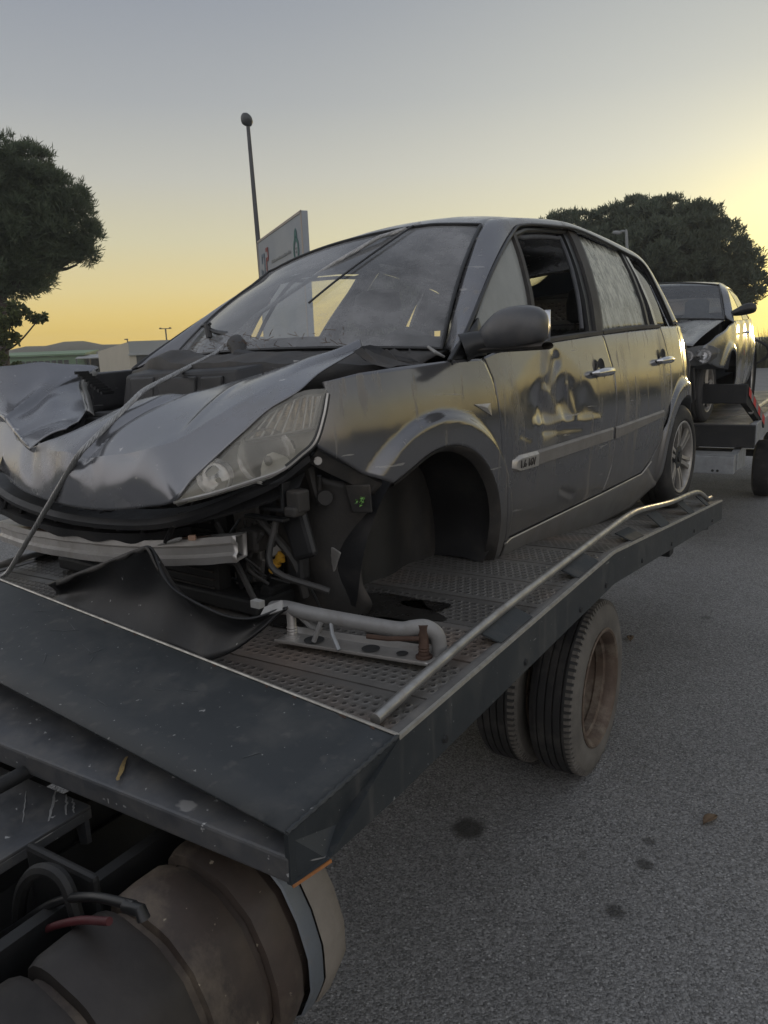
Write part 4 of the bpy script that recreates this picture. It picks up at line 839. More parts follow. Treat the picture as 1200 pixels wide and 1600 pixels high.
# ------------------------------------------------------------------ windscreen, roof, tail
mb = MB(); mb.grid([[ws_pt(-1 + 2 * j / 40, i / 24) for j in range(41)] for i in range(25)]); wsc = obj('windscreen', mb, 'windscreen', car)
mb = MB()
ring_ = [ws_pt(-1 + 2 * j / 40, 0) for j in range(41)] + [ws_pt(1, i / 24) for i in range(1, 25)] + [ws_pt(1 - 2 * j / 40, 1) for j in range(1, 41)] + [ws_pt(-1, 1 - i / 24) for i in range(1, 24)]
mb.tube([Vector(p) + Vector((.002, 0, .003)) for p in ring_], .007, 6, closed=True); obj('windscreen_seal', mb, 'trim', wsc)
mb = MB(); mb.grid([[tuple(Vector(ws_pt(-.985 + 1.97 * j / 30, v)) - Vector((.006, 0, .006))) for j in range(31)] for v in (0, .045, .09)]); obj('windscreen_black_band', mb, 'dusty_plastic', wsc)
def roof_pt(u, v):
    Up = ROOF; p = Up[int(round(v * (len(Up) - 1)))]; c = 1 - u * u
    x = p[0] + .075 * c * (1 - v) - .06 * c * v; return (x, u * p[1], p[2] + (.036 + .028 * math.sin(math.pi * min(1, v * 1.1))) * c)
ROOF = smooth_curve([(-.752, .598, 1.470), (-.95, .572, 1.522), (-1.40, .558, 1.570), (-1.70, .558, 1.576), (-2.2, .58, 1.545), (-2.62, .61, 1.475)], 41)
mb = MB(); mb.grid([[roof_pt(-1 + 2 * j / 24, i / 40) for j in range(25)] for i in range(41)]); obj('roof', mb, 'paint', car, solid=.03, ang=60)
mb = MB(); mb.tube([(-.80, -.02, 1.519), (-.83, -.02, 1.535), (-.90, -.02, 1.545), (-.94, -.02, 1.545)], [.012, .02, .018, .006], 8); obj('roof_aerial_base', mb, 'trim', car)
def tail_pt(u, v):
    c = 1 - u * u; A = (-2.64 - .06 * c, .60, 1.462 + .03 * c); B = (-3.02 - .10 * c, .70, 1.03)
    return (A[0] + (B[0] - A[0]) * v, u * (A[1] + (B[1] - A[1]) * v), A[2] + (B[2] - A[2]) * v)
mb = MB(); mb.grid([[tail_pt(-1 + 2 * j / 16, i / 10) for j in range(17)] for i in range(11)]); obj('rear_window', mb, 'car_glass', car)
mb = MB(); mb.grid([[(x - .12 * (1 - (j / 8 - 1) ** 2), (j / 8 - 1) * y, z) for j in range(17)] for x, y, z in ((-3.0, .71, 1.05), (-3.14, .74, 1.0), (-3.28, .74, .85), (-3.30, .73, .6), (-3.36, .74, .5), (-3.36, .72, .25))]); obj('tailgate', mb, 'paint', car, solid=.01)
# ------------------------------------------------------------------ cabin
mb = MB(); mb.box((-1.58, 0, .30), (2.2, 1.6, .06)); mb.box((-.55, 0, .62), (.25, 1.5, .55)); obj('cabin_floor', mb, 'interior', car, smooth=False)
mb = MB(); P = [[(x + .10 * (1 - u * u), u * .74, z) for u in [-1 + 2 * j / 16 for j in range(17)]] for x, z in ((-.16, .962), (-.35, .985), (-.55, 1.0), (-.68, .96), (-.72, .80), (-.62, .60))]
mb.grid(P); mb.tube([(-.50, .18, 1.0), (-.52, .38, 1.035), (-.50, .58, 1.0)], [.02, .05, .02], 10); obj('dashboard', mb, 'interior', car, solid=.01)
mb = MB(); c_ = Vector((-.93, .38, .98)); nx = Vector((-.85, 0, .5)).normalized(); u = Vector((0, 1, 0)); v_ = nx.cross(u)
mb.tube([c_ + (u * math.cos(a) + v_ * math.sin(a)) * .185 for a in [2 * math.pi * k_ / 36 for k_ in range(36)]], .015, 8, closed=True)
sw = obj('steering_wheel', mb, 'trim', car)
mb = MB(); mb.tube([c_ - nx * .02, c_ - nx * .25], .03, 8); mb.lathe([(0, .02), (.06, .015), (.075, -.02), (0, -.03)], c_, nx, 20); [mb.tube([c_, c_ + (u * math.cos(a) + v_ * math.sin(a)) * .18], .014, 6) for a in (0, math.pi, -math.pi / 2)]; obj('steering_hub', mb, 'trim', sw)
def seat(x, y, w_, hr):
    st = bpy.data.objects.new('seat', None); COL.objects.link(st); st.parent = car; st.location = (x, y, .32)
    def lump(name, secs, mat='seat'):
        mb = MB(); rows = []
        for (cx, cz, wx, wy) in secs: rows.append([(cx + wx * math.copysign(abs(math.cos(a)) ** .6, math.cos(a)), wy * math.copysign(abs(math.sin(a)) ** .5, math.sin(a)), cz) for a in [2 * math.pi * k_ / 24 for k_ in range(24)]])
        mb.grid(rows, True); mb.f += [tuple(range(24))[::-1], tuple(range(len(mb.v) - 24, len(mb.v)))]; return obj(name, mb, mat, st, ang=50)
    lump('seat_back', [(.02, .15, .07, w_ * .8), (.0, .25, .09, w_), (-.06, .50, .085, w_), (-.11, .68, .07, w_ * .9), (-.125, .74, .05, w_ * .7), (-.13, .76, .02, w_ * .5)])
    lump('seat_cushion', [(.22, .0, .26, w_ * .9), (.24, .06, .29, w_), (.24, .14, .28, w_), (.23, .17, .24, w_ * .85)])
    if hr:
        lump('headrest', [(-.13, .80, .03, w_ * .45), (-.13, .82, .05, w_ * .58), (-.14, .91, .055, w_ * .62), (-.15, .98, .045, w_ * .55), (-.15, 1.0, .02, w_ * .4)])
        mb = MB(); [mb.tube([(-.125, d, .72), (-.13, d, .83)], .007, 8) for d in (-.07, .07)]; obj('headrest_posts', mb, 'trim', st)
for y in (.37, -.37): seat(-1.18, y, .24, True)
for y in (.48, .0, -.48): seat(-2.02, y, .20, True)
mb = MB(); mb.lathe([(.0, .0), (.03, .0), (.03, .018), (0, .02)], (0, 0, 0), (1, 0, 0), 20); mb.v = [(-.68 + v[0], v[1] * 3.6, 1.405 + v[2] * 1.1) for v in mb.v]; mb.tube([(-.69, 0, 1.42), (-.72, 0, 1.47)], .01, 8); obj('rear_view_mirror', mb, 'trim', car)
# door mirror (the far one is gone)
for s in (1,):
    mb = MB(); rows = []
    out = [(.895, .985, 1.045, .02), (.93, .980, 1.070, .035), (.97, .978, 1.105, .055), (1.02, .978, 1.120, .068), (1.08, .982, 1.121, .066), (1.12, .992, 1.112, .055), (1.143, 1.008, 1.092, .035), (1.150, 1.03, 1.065, .012)]
    for y, z0, z1, d in out:
        zc, h = (z0 + z1) / 2, (z1 - z0) / 2
        rows.append([(-.245 + d * (1.15 if math.cos(a) > 0 else .8) * math.copysign(abs(math.cos(a)) ** .8, math.cos(a)), s * (y - .02), zc + h * math.copysign(abs(math.sin(a)) ** .7, math.sin(a)) - .004) for a in [2 * math.pi * k_ / 24 for k_ in range(24)]])
    mb.grid(rows, True); mb.f += [tuple(range(24)), tuple(range(len(mb.v) - 24, len(mb.v)))[::-1]]; mi = obj('door_mirror', mb, 'mirror_shell', car, ang=60, sub=1)
    mb = MB(); mb.tube([(-.20, s * .84, .985), (-.225, s * .875, 1.0), (-.24, s * .92, 1.005)], [.05, .042, .035], 14); obj('mirror_arm', mb, 'trim', mi)
    mb = MB(); mb.grid([[(-.297, s * (.945 + .17 * i), .998 + .10 * j) for i in (0, 1)] for j in (0, 1)]); obj('mirror_glass', mb, 'chrome', mi, solid=.003)
    mb = MB(); mb.grid([[(-.245 + .045 * math.cos(a), s * (.885 + .245 * t), .977 + .012 * math.sin(a) + .006 * t) for a in [2 * math.pi * k_ / 14 for k_ in range(14)]] for t in (0, .1, .5, .9, 1)], True); obj('mirror_base_trim', mb, 'dusty_plastic', mi)

# ------------------------------------------------------------------ crumpled bonnet
A_ = [(.62, -.84, .70), (.66, -.76, .665), (.71, -.64, .625), (.74, -.50, .595), (.78, -.30, .556), (.785, -.10, .535), (.785, .05, .53), (.785, .20, .537), (.78, .36, .56), (.778, .492, .589), (.735, .528, .645), (.665, .588, .724), (.616, .631, .779), (.567, .673, .833), (.505, .728, .879), (.40, .715, .925), (.25, .685, .965), (.12, .655, .995)]
M_ = [(.60, -.82, .76), (.63, -.72, .77), (.66, -.58, .765), (.70, -.44, .72), (.742, -.30, .690), (.755, -.17, .698), (.772, -.05, .702), (.768, .08, .695), (.760, .24, .709), (.748, .38, .728), (.705, .45, .752), (.63, .51, .806), (.56, .56, .850), (.48, .60, .893), (.40, .625, .928), (.28, .64, .960), (.18, .64, .983), (.105, .645, 1.003)]
B_ = [(.60, -.80, .80), (.64, -.70, .795), (.665, -.60, .785), (.70, -.46, .735), (.742, -.292, .694), (.725, -.21, .722), (.66, -.137, .761), (.56, -.033, .823), (.46, .005, .856), (.40, .148, .868), (.34, .241, .894), (.31, .32, .911), (.28, .408, .932), (.24, .48, .954), (.21, .545, .973), (.16, .59, .986), (.13, .615, 1.0), (.092, .622, 1.012)]
a_, m_, b_ = [smooth_curve(q, 200) for q in (A_, M_, B_)]
rows = []
for i in range(17): t = i / 16; rows.append(a_ + (m_ - a_) * t + np.array([.010, 0, -.002]) * math.sin(math.pi * t))
for i in range(1, 25): t = i / 24; rows.append(m_ + (b_ - m_) * t + np.array([0, 0, .016]) * math.sin(math.pi * t))
def buckle(p):
    x, y, z = p; g = lambda a, b, s: math.exp(-((y - a) / s) ** 2 - ((z - b) / .06) ** 2)
    tr_ = lambda d, w_: max(0, 1 - abs(d) / w_)
    n_ = .008 * tr_(y + .02 - .5 * (z - .63), .09) * sstep(.54, .66, z) - .008 * tr_(y - .12 + .4 * (z - .63), .07) * sstep(.55, .68, z) * sstep(.80, .72, z) + .008 * tr_(y - .30 - .9 * (z - .63), .10) * sstep(.56, .66, z) * sstep(.80, .70, z)
    n_ += -.010 * tr_(y + .25 + .6 * (z - .62), .08) * sstep(.56, .64, z) + .0012 * math.sin(13 * y + 9 * z)
    n_ -= .018 * math.exp(-((y - .055 - .35 * (z - .70)) / .03) ** 2) * sstep(.62, .70, z) * sstep(.90, .84, z) + .004 * math.exp(-((z - .705) / .014) ** 2) * sstep(-.02, .02, y) * sstep(.36, .30, y)
    n_ += .005 * math.exp(-((y - .42 + .5 * (z - .80)) / .022) ** 2) * sstep(.74, .80, z) * sstep(.92, .88, z)
    return (x + n_ * .75, y, z + n_ * .65)
mb = MB(); mb.grid([[buckle(p) for p in r_] for r_ in rows]); bon = obj('bonnet', mb, 'bonnet', car, solid=.004, ang=20)
# the far half, folded up and peeled back
Fp = [(.742, -.295, .692), (.72, -.40, .715), (.70, -.48, .742), (.68, -.56, .770), (.66, -.61, .786), (.64, -.70, .795), (.60, -.80, .805)]
Tp = [(.665, -.19, .758), (.44, -.42, .800), (.33, -.60, .838), (.28, -.695, .900), (.17, -.735, .960), (.38, -.755, .978), (.62, -.80, .975)]
f_, t__ = smooth_curve(Fp, 50), smooth_curve(Tp, 50); rows = []
for i in range(21):
    t = i / 20; q = f_ + (t__ - f_) * t; r_ = []
    for k_, p in enumerate(q):
        z = p[2] + .030 * math.sin(math.pi * t) * (.4 + .6 * k_ / 49) + .024 * math.exp(-((k_ - 17) / 5.) ** 2 - ((t - .55) / .22) ** 2) - .020 * math.exp(-((k_ - 24) / 4.) ** 2 - ((t - .35) / .2) ** 2) + .012 * max(0, 1 - abs(k_ - 28 - 14 * t) / 3.5) - .010 * max(0, 1 - abs(k_ - 12 + 8 * t) / 3.0)
        r_.append((p[0], p[1], z))
    rows.append(r_)
mb = MB(); mb.grid(rows); obj('bonnet_flap', mb, 'bonnet', bon, solid=.004, ang=24)
mb = MB(); rim_ = [Vector(p) for p in smooth_curve([(.44, -.42, .800), (.36, -.55, .825), (.30, -.655, .86), (.28, -.698, .905), (.20, -.735, .952)], 24)]
mb.grid([[tuple(p + Vector((0, 0, .002))) for p in rim_], [tuple(p + Vector((-.004, .014, .0))) for p in rim_], [tuple(p + Vector((-.02, .018, -.018))) for p in rim_]]); obj('bonnet_hem', mb, 'white_trim', bon, solid=.003)
# ragged chips of paint torn off the edge
mb = MB(); r3 = random.Random(4)
for k_ in range(7):
    y = .40 + .02 * k_; c = Vector((.33 - .03 * (k_ % 3), y + .02, .917 + .006 * k_)); mb.add([c + Vector((r3.uniform(-.03, .03), r3.uniform(-.03, .03), .004 + r3.uniform(0, .006))) for _ in range(4)], [(0, 1, 2), (1, 2, 3)])
obj('paint_flakes', mb, 'white_trim', bon, smooth=False, weld=False)['kind'] = 'stuff'

# ------------------------------------------------------------------ headlight
HL_TOP = [(.46, .796, .883), (.501, .737, .876), (.563, .669, .830), (.612, .627, .776), (.662, .584, .721), (.732, .524, .642), (.775, .488, .590)]
HL_LOW = [(.463, .800, .869), (.486, .802, .809), (.517, .795, .741), (.549, .768, .704), (.588, .731, .666), (.634, .675, .642), (.712, .576, .607), (.773, .490, .586)]
for s in (1, -1):
    tp_, lw_ = smooth_curve(HL_TOP, 40), smooth_curve(HL_LOW, 40); rows = []; nrm = np.array([.62, .62, .35])
    for i in range(15):
        t = i / 14; q = lw_ + (tp_ - lw_) * t; rows.append([tuple((p + nrm * .022 * math.sin(math.pi * t) * math.sin(math.pi * min(1, .06 + k_ / 40))) * np.array([1, s, 1])) for k_, p in enumerate(q)])
    mb = MB(); mb.grid(rows); hlt = obj('headlight', mb, 'lens', car, ang=60)
    Z_ = lambda p, d=0.0: (p[0] - .62 * d, s * (p[1] - .62 * d), p[2] - .3 * d)
    pt = lambda u, t: tuple(lw_[int(u * 39)] + (tp_[int(u * 39)] - lw_[int(u * 39)]) * t)
    # housing behind
    mb = MB(); mb.grid([[Z_(pt(u / 20, v / 8), .05 + .05 * math.sin(math.pi * v / 8)) for u in range(21)] for v in range(9)]); obj('headlight_housing', mb, 'hl_inner', hlt, ang=60)
    mb = MB(); mb.tube([Z_(p, -.001) for p in list(lw_)], .0055, 6); obj('lens_rim', mb, 'silver', hlt)
    mb = MB(); mb.tube([Z_(p, .004) for p in list(lw_)[:22]][::1], .010, 6); obj('lens_gasket', mb, 'trim', hlt)
    # upper indicator chamber with ribs
    dv = smooth_curve([(.505, .786, .785), (.518, .770, .779), (.582, .683, .761), (.647, .591, .746)], 24)
    mb = MB(); mb.grid([[Z_(p, .004) for p in dv], [Z_(p, .045) for p in dv]]); obj('chamber_divider', mb, 'white_trim', hlt, solid=.004)
    mb = MB()
    up2 = smooth_curve([(.470, .785, .868), (.505, .735, .864), (.560, .668, .822), (.610, .625, .775)], 24)
    mb.grid([[Z_(p, .030) for p in dv], [Z_(tuple((np.array(dv[k_]) + up2[k_]) / 2), .050) for k_ in range(24)], [Z_(p, .030) for p in up2]]); obj('indicator_reflector', mb, 'indicator', hlt, ang=60)
    for k_ in range(11):
        i_ = 3 + k_ * 2 - (1 if k_ > 9 else 0); i_ = min(i_, 23); mb = MB(); a, b = Z_(tuple(dv[i_]), .020), Z_(tuple(up2[max(0, i_ - 4)]), .020); mb.tube([a, b], .0035, 6); obj('indicator_rib', mb, 'silver', hlt)
    # main bowl and bulb
    c_ = Vector(Z_((.598, .688, .705), .055)); ax = Vector((.70, s * .62, .30)).normalized()
    mb = MB(); mb.lathe([(.080, .050), (.072, .02), (.055, -.015), (.03, -.038), (.012, -.042)], c_, ax, 32); obj('reflector_bowl', mb, 'chrome', hlt)
    mb = MB(); mb.lathe([(.012, -.04), (.012, .0), (.009, .012), (.0, .018)], c_, ax, 14); obj('bulb', mb, 'white_trim', hlt)
    c2 = Vector(Z_((.69, .575, .655), .05)); mb = MB(); mb.lathe([(.052, .04), (.045, .01), (.03, -.015), (.008, -.025)], c2, ax, 26); obj('reflector_bowl', mb, 'chrome', hlt)

# ------------------------------------------------------------------ smashed front end
def cp(name, mb, mat, parent=None, **k): return obj(name, mb, mat, parent or car, **k)
# crash beam: hollow pressed section, open at the near end
path = smooth_curve([(.60, -.86, .325), (.665, -.55, .342), (.695, -.2, .362), (.695, .15, .386), (.672, .40, .412), (.63, .58, .436)], 50)
sec = [(0, .037), (.012, .040), (.014, .020), (.004, .012), (.004, -.010), (.016, -.018), (.014, -.040), (0, -.038), (-.05, -.037), (-.052, .036)]
mb = MB(); mb.grid([[(p[0] + a, p[1] + (.35 * a), p[2] + b * (1.0 + .02 * math.sin(i_ * .9))) for a, b in sec] for i_, p in enumerate(path)], True)
beam = cp('crash_beam', mb, 'beam_metal', solid=.004, ang=28)
mb = MB(); mb.grid([[(p[0] - .02, p[1], p[2] + .042), (p[0] + .006, p[1], p[2] + .0435)] for p in path[10:44]]); cp('beam_seam', mb, 'rust', beam, solid=.002)
mb = MB(); mb.prism([(.56, .50, .40), (.56, .58, .40), (.56, .58, .47), (.56, .50, .47)], (-.20, -.02, .0)); mb.prism([(.40, .36, .40), (.40, .47, .40), (.40, .47, .53), (.40, .36, .53)], (-.25, 0, 0)); cp('chassis_leg', mb, 'dusty_plastic', smooth=False, bevel=.012)
# front post with ribs hanging below
mb = MB(); mb.prism([(.44, .345, .52), (.44, .47, .53), (.43, .455, .33), (.43, .35, .33)], (-.09, 0, 0)); mb.prism([(.425, .335, .33), (.425, .46, .34), (.41, .435, .215), (.41, .345, .215)], (-.07, 0, 0)); po = cp('front_post', mb, 'beam_metal', smooth=False, bevel=.01)
for k_ in range(4):
    mb = MB(); y = .350 + .026 * k_; mb.hexa([(.428, y, .215), (.428, y + .010, .215), (.44, y + .010, .30), (.44, y, .30)], [(.445, y, .215), (.445, y + .010, .215), (.45, y + .010, .305), (.45, y, .305)]); cp('post_rib', mb, 'beam_metal', po, smooth=False, bevel=.002)
mb = MB(); mb.lathe([(.0, .006), (.016, .006), (.018, 0)], (.434, .39, .255), (1, 0, 0), 16); cp('post_hole', mb, 'interior', po)
mb = MB(); mb.prism([(.435, .455, .54), (.435, .56, .56), (.42, .555, .40), (.42, .46, .39)], (-.05, 0, 0)); cp('inner_bracket', mb, 'dusty_plastic', smooth=False, bevel=.01)
mb = MB(); mb.prism([(.40, .50, .40), (.40, .68, .44), (.40, .69, .52), (.40, .52, .48)], (-.02, 0, 0)); cp('side_plate', mb, 'dusty_plastic', smooth=False, bevel=.006)
# dark grille carrier under the bonnet edge
pth = smooth_curve([(.66, -.80, .55), (.72, -.5, .50), (.74, -.2, .475), (.742, .1, .477), (.735, .35, .50), (.705, .50, .535), (.64, .62, .585), (.575, .715, .635), (.515, .785, .70)], 60)
mb = MB(); mb.grid([[(p[0] - .10, p[1] - .04, p[2] - .01), (p[0] + .012, p[1], p[2] - .012), (p[0] + .018, p[1], p[2] + .004), (p[0] + .004, p[1], p[2] + .020), (p[0] - .10, p[1] - .04, p[2] + .03)] for p in pth]); cp('grille_carrier', mb, 'black_plastic', ang=30)
pth = smooth_curve([(.70, -.70, .455), (.72, -.3, .43), (.72, .0, .435), (.70, .25, .455), (.66, .42, .485)], 40)
mb = MB(); mb.grid([[(p[0] - .12, p[1], p[2] - .03), (p[0], p[1], p[2] - .026 + .006 * math.sin(i_ * .9)), (p[0] + .01, p[1], p[2] + .004), (p[0] - .10, p[1], p[2] + .018)] for i_, p in enumerate(pth)]); gl_ = cp('lower_grille_bar', mb, 'black_plastic', ang=30)
for k_ in range(9):
    y = -.62 + .12 * k_; mb = MB(); mb.tube([(.70, y, .44), (.705, y + .05, .50)], .009, 6); cp('grille_strut', mb, 'black_plastic', gl_)
# headlight carrier and its clip
mb = MB(); pth = [(.735, .43, .545), (.66, .55, .575), (.585, .655, .610), (.53, .745, .655)]
mb.grid([[(p[0] - .03, p[1] - .02, p[2] - .05), (p[0], p[1], p[2] - .046), (p[0] + .004, p[1], p[2] - .04), (p[0] - .02, p[1], p[2] - .005)] for p in smooth_curve(pth, 20)]); hc = cp('headlight_carrier', mb, 'black_plastic', ang=30)
mb = MB(); mb.box((.545, .705, .585), (.05, .012, .085)); mb.box((.55, .66, .545), (.03, .11, .012)); mb.box((.55, .62, .515), (.03, .16, .010)); cp('carrier_rib', mb, 'black_plastic', hc, smooth=False, bevel=.003)
mb = MB(); mb.box((.545, .745, .575), (.05, .05, .065)); mb.box((.56, .745, .548), (.05, .042, .03)); cp('plastic_clip', mb, 'dusty_plastic', hc, smooth=False, bevel=.008)
# wing support arm and hanging bracket
mb = MB(); P0 = smooth_curve([(.49, .765, .725), (.44, .79, .69), (.38, .815, .655), (.30, .845, .605)], 14)
mb.grid([[(p[0], p[1] - .09, p[2] + .01), (p[0] + .012, p[1] - .05, p[2] - .035), (p[0] + .015, p[1] - .01, p[2] - .045), (p[0], p[1] + .012, p[2] - .012), (p[0] - .02, p[1] - .0, p[2] + .0)] for p in P0]); ar = cp('wing_support', mb, 'dusty_plastic', ang=35, solid=.006)
mb = MB(); mb.lathe([(0, .012), (.012, .012), (.014, .0)], (.478, .765, .682), (.6, .7, 0), 10); cp('bolt', mb, 'beam_metal', ar)
mb = MB(); mb.hexa([(.37, .775, .60), (.34, .845, .60), (.335, .845, .515), (.36, .79, .515)], [(.39, .785, .60), (.36, .86, .60), (.35, .856, .515), (.375, .80, .515)]); br = cp('hanging_bracket', mb, 'dusty_plastic', ar, smooth=False, bevel=.004)
mb = MB(); r4 = random.Random(9)
for _ in range(26):
    c = Vector((.372, .835, .552)) + Vector((r4.gauss(0, .006), r4.gauss(0, .008), r4.gauss(0, .008))); mb.add([c + Vector((r4.uniform(-.007, .007), r4.uniform(-.007, .007), r4.uniform(-.007, .007))) for _ in range(3)], [(0, 1, 2)])
tag(obj('green_leaf_scrap', mb, 'green', None, smooth=False, weld=False, loc=None), 'scrap of green leaf caught on the bracket below the broken front wing', 'leaf'); GL = bpy.data.objects['green_leaf_scrap']; GL.rotation_mode = 'QUATERNION'; GL.rotation_quaternion = RC.to_quaternion(); GL.location = (-.508919, 3.000235, CAM_H - .991239)
mb = MB(); mb.tube([(.445, .70, .66), (.43, .715, .55)], [.018, .012], 6); mb.tube([(.44, .735, .63), (.425, .715, .54)], .008, 6); mb.lathe([(0, .006), (.022, .006), (.024, 0)], (.43, .745, .565), (.7, .7, 0), 16); cp('strut_bracket', mb, 'dusty_plastic')
# liner in front of the missing wheel: a buckled sheet reaching the deck
mb = MB(); rows = []
left = smooth_curve([(.44, .60, .66), (.42, .56, .52), (.40, .535, .40), (.38, .52, .28), (.37, .52, .185)], 24); right = smooth_curve([(.32, .835, .585), (.315, .815, .50), (.325, .79, .40), (.335, .80, .30), (.33, .825, .225), (.34, .80, .175)], 24)
for i_ in range(24):
    rows.append([tuple(left[i_] + (right[i_] - left[i_]) * t + np.array([.045 * math.sin(math.pi * t) + .006 * math.sin(7 * t + i_ * .5), 0, 0])) for t in [j / 12 for j in range(13)]])
mb.grid(rows); cp('front_liner', mb, 'dusty_plastic', solid=.004, ang=60)
# engine block, radiator, battery box and dark bay
mb = MB(); mb.box((.10, 0, .52), (.62, 1.0, .50)); mb.box((.22, -.25, .74), (.30, .5, .10)); mb.tube([(.1, -.5, .78), (.1, .4, .80)], .04, 8); cp('engine', mb, 'interior', smooth=False, bevel=.02)
mb = MB(); mb.box((.50, -.1, .40), (.05, .92, .36)); ra = cp('radiator', mb, 'frame_black', smooth=False)
for k_ in range(12): 
    mb = MB(); mb.box((.528, -.1, .25 + .027 * k_), (.008, .88, .006)); cp('radiator_fin', mb, 'dusty_plastic', ra, smooth=False)
mb = MB(); mb.hexa([(.30, -.42, .74), (.30, .30, .76), (-.02, .42, .78), (-.02, -.42, .78)], [(.27, -.40, .925), (.26, .22, .94), (.02, .36, .985), (.02, -.42, .975)]); bb = cp('battery_box', mb, 'black_plastic', smooth=False, bevel=.012)
for y0, y1 in ((-.36, -.22), (-.19, .02), (.05, .16)):
    mb = MB(); mb.hexa([(.288, y0, .82), (.286, y1, .82), (.27, y1, .82), (.27, y0, .82)], [(.280, y0, .915), (.276, y1, .918), (.26, y1, .918), (.26, y0, .915)]); cp('box_panel', mb, 'trim', bb, smooth=False, bevel=.006)
for k_ in range(9):
    mb = MB(); mb.box((.29 + .004 * k_, -.50 - .014 * k_, .86 + .010 * k_), (.10, .007, .012), Matrix.Rotation(.5, 3, 'Z')); cp('box_vent_rib', mb, 'trim', bb, smooth=False)
mb = MB(); mb.tube(smooth_curve([(.33, -.60, .74), (.33, -.30, .80), (.345, .0, .80)], 12), .014, 8); cp('bay_strut', mb, 'black_plastic')
# scuttle panel with its torn humps, wiper motor and arm
mb = MB(); rows = []
for j in range(41):
    u = -1 + 2 * j / 40; y = u * .76; p = Vector(ws_pt(u * .99, 0)); hump = .062 * math.exp(-((y + .36) / .13) ** 2) + .012 * math.exp(-((y - .1) / .2) ** 2) + .004 * math.sin(j * 1.7)
    rows.append([(p.x - .01, y, p.z - .006), (p.x + .06, y, p.z - .016 + hump * .7), (p.x + .13, y, p.z - .035 + hump), (p.x + .20, y, p.z - .050 + hump * .75), (p.x + .25, y, p.z - .15)])
mb.grid(rows); cw = cp('scuttle_panel', mb, 'dusty_plastic', ang=45, solid=.004)
mb = MB()
for k_ in range(70):
    r5 = random.Random(k_); y = r5.uniform(-.5, .45); p = Vector(ws_pt(y / .75, r5.uniform(0, .10))) + Vector((.012, 0, .012)); d = Vector((r5.uniform(-1, 1), r5.uniform(-1, 1), r5.uniform(-.6, .6))) * .035; mb.tube([p, p + d], .0011, 3)
o_ = obj('pine_needle_litter', mb, 'litter', car, weld=False); o_['kind'] = 'stuff'
mb = MB(); mb.tube(smooth_curve([(.02, -.02, .985), (-.02, -.06, 1.015), (-.06, -.12, 1.04), (-.11, -.16, 1.06)], 16), [.028 + .012 * math.sin(math.pi * i_ / 15) for i_ in range(16)], 12); wp = cp('wiper_pivot', mb, 'dusty_plastic')
mb = MB(); mb.tube([(-.10, -.15, 1.062), (-.13, -.22, 1.085), (-.14, -.33, 1.108), (-.145, -.40, 1.14)], [.018, .015, .011, .007], 8); cp('wiper_arm', mb, 'trim', wp)
mb = MB(); mb.tube([(-.135, -.365, 1.085), (-.14, -.38, 1.15)], .014, 6); mb.tube([(-.14, -.36, 1.15), (-.15, -.425, 1.145)], .008, 6); cp('wiper_hook', mb, 'trim', wp)
mb = MB(); mb.tube([(.05, .00, .985), (.045, .06, .975), (.05, .14, .965)], .03, 8); cp('wiper_motor', mb, 'black_plastic')
# torn hinge area at the base of the near pillar
mb = MB(); rows = [[(.17 - .30 * i_ / 14, .66 + .02 * math.sin(i_ * 1.1), .985 - .005 * i_ / 14 + .012 * math.sin(i_ * 1.9)), (.16 - .30 * i_ / 14, .72, .945 + .01 * math.sin(i_ * 1.3)), (.17 - .30 * i_ / 14, .80, .93 + .004 * math.sin(i_ * 2)), (.17 - .30 * i_ / 14, .832, .937)] for i_ in range(15)]
mb.grid(rows); cp('hinge_trough', mb, 'dusty_plastic', ang=45)
mb = MB(); rows = [[(.09 - .02 * i_, .60 + .018 * i_, .985 + .02 * math.sin(i_ * .8)), (.07 - .02 * i_, .63 + .018 * i_, .955), (.05 - .02 * i_, .66 + .018 * i_, .945 + .012 * math.sin(i_ * .8))] for i_ in range(7)]
mb.grid(rows); cp('torn_flange', mb, 'black_plastic', solid=.005, ang=40)
mb = MB()
for p, q in (((-.10, .765, .985), (-.14, .77, .968)), ((-.105, .79, .965), (-.145, .80, .950)), ((-.10, .765, .985), (-.105, .79, .965)), ((-.14, .77, .968), (-.145, .80, .950)), ((-.12, .767, .977), (-.125, .795, .958))): mb.tube([Vector(p) + Vector((.0, .0, .008)), Vector(q) + Vector((0, 0, .008))], .0045, 6)
cp('hinge_clip', mb, 'white_trim')
# plug and wiring
mb = MB(); d = Vector((.0, .05, .066)).normalized(); c = Vector((.50, .578, .335)); mb.lathe([(0, -.002), (.012, 0), (.0125, .03), (.016, .032), (.016, .036), (.012, .038), (.011, .055), (.014, .058), (.013, .075), (.0, .078)], c, d, 14); mb.box(c + d * .05 + Vector((.0, .014, 0)), (.012, .016, .012)); cp('yellow_plug', mb, 'yellow')
mb = MB(); mb.tube(smooth_curve([(.50, .575, .33), (.49, .54, .30), (.47, .50, .275), (.455, .40, .262), (.45, .30, .265)], 20), .006, 7); mb.tube(smooth_curve([(.50, .625, .405), (.48, .66, .36), (.45, .69, .28), (.42, .71, .19)], 20), .0045, 7); cp('loose_wire', mb, 'trim')
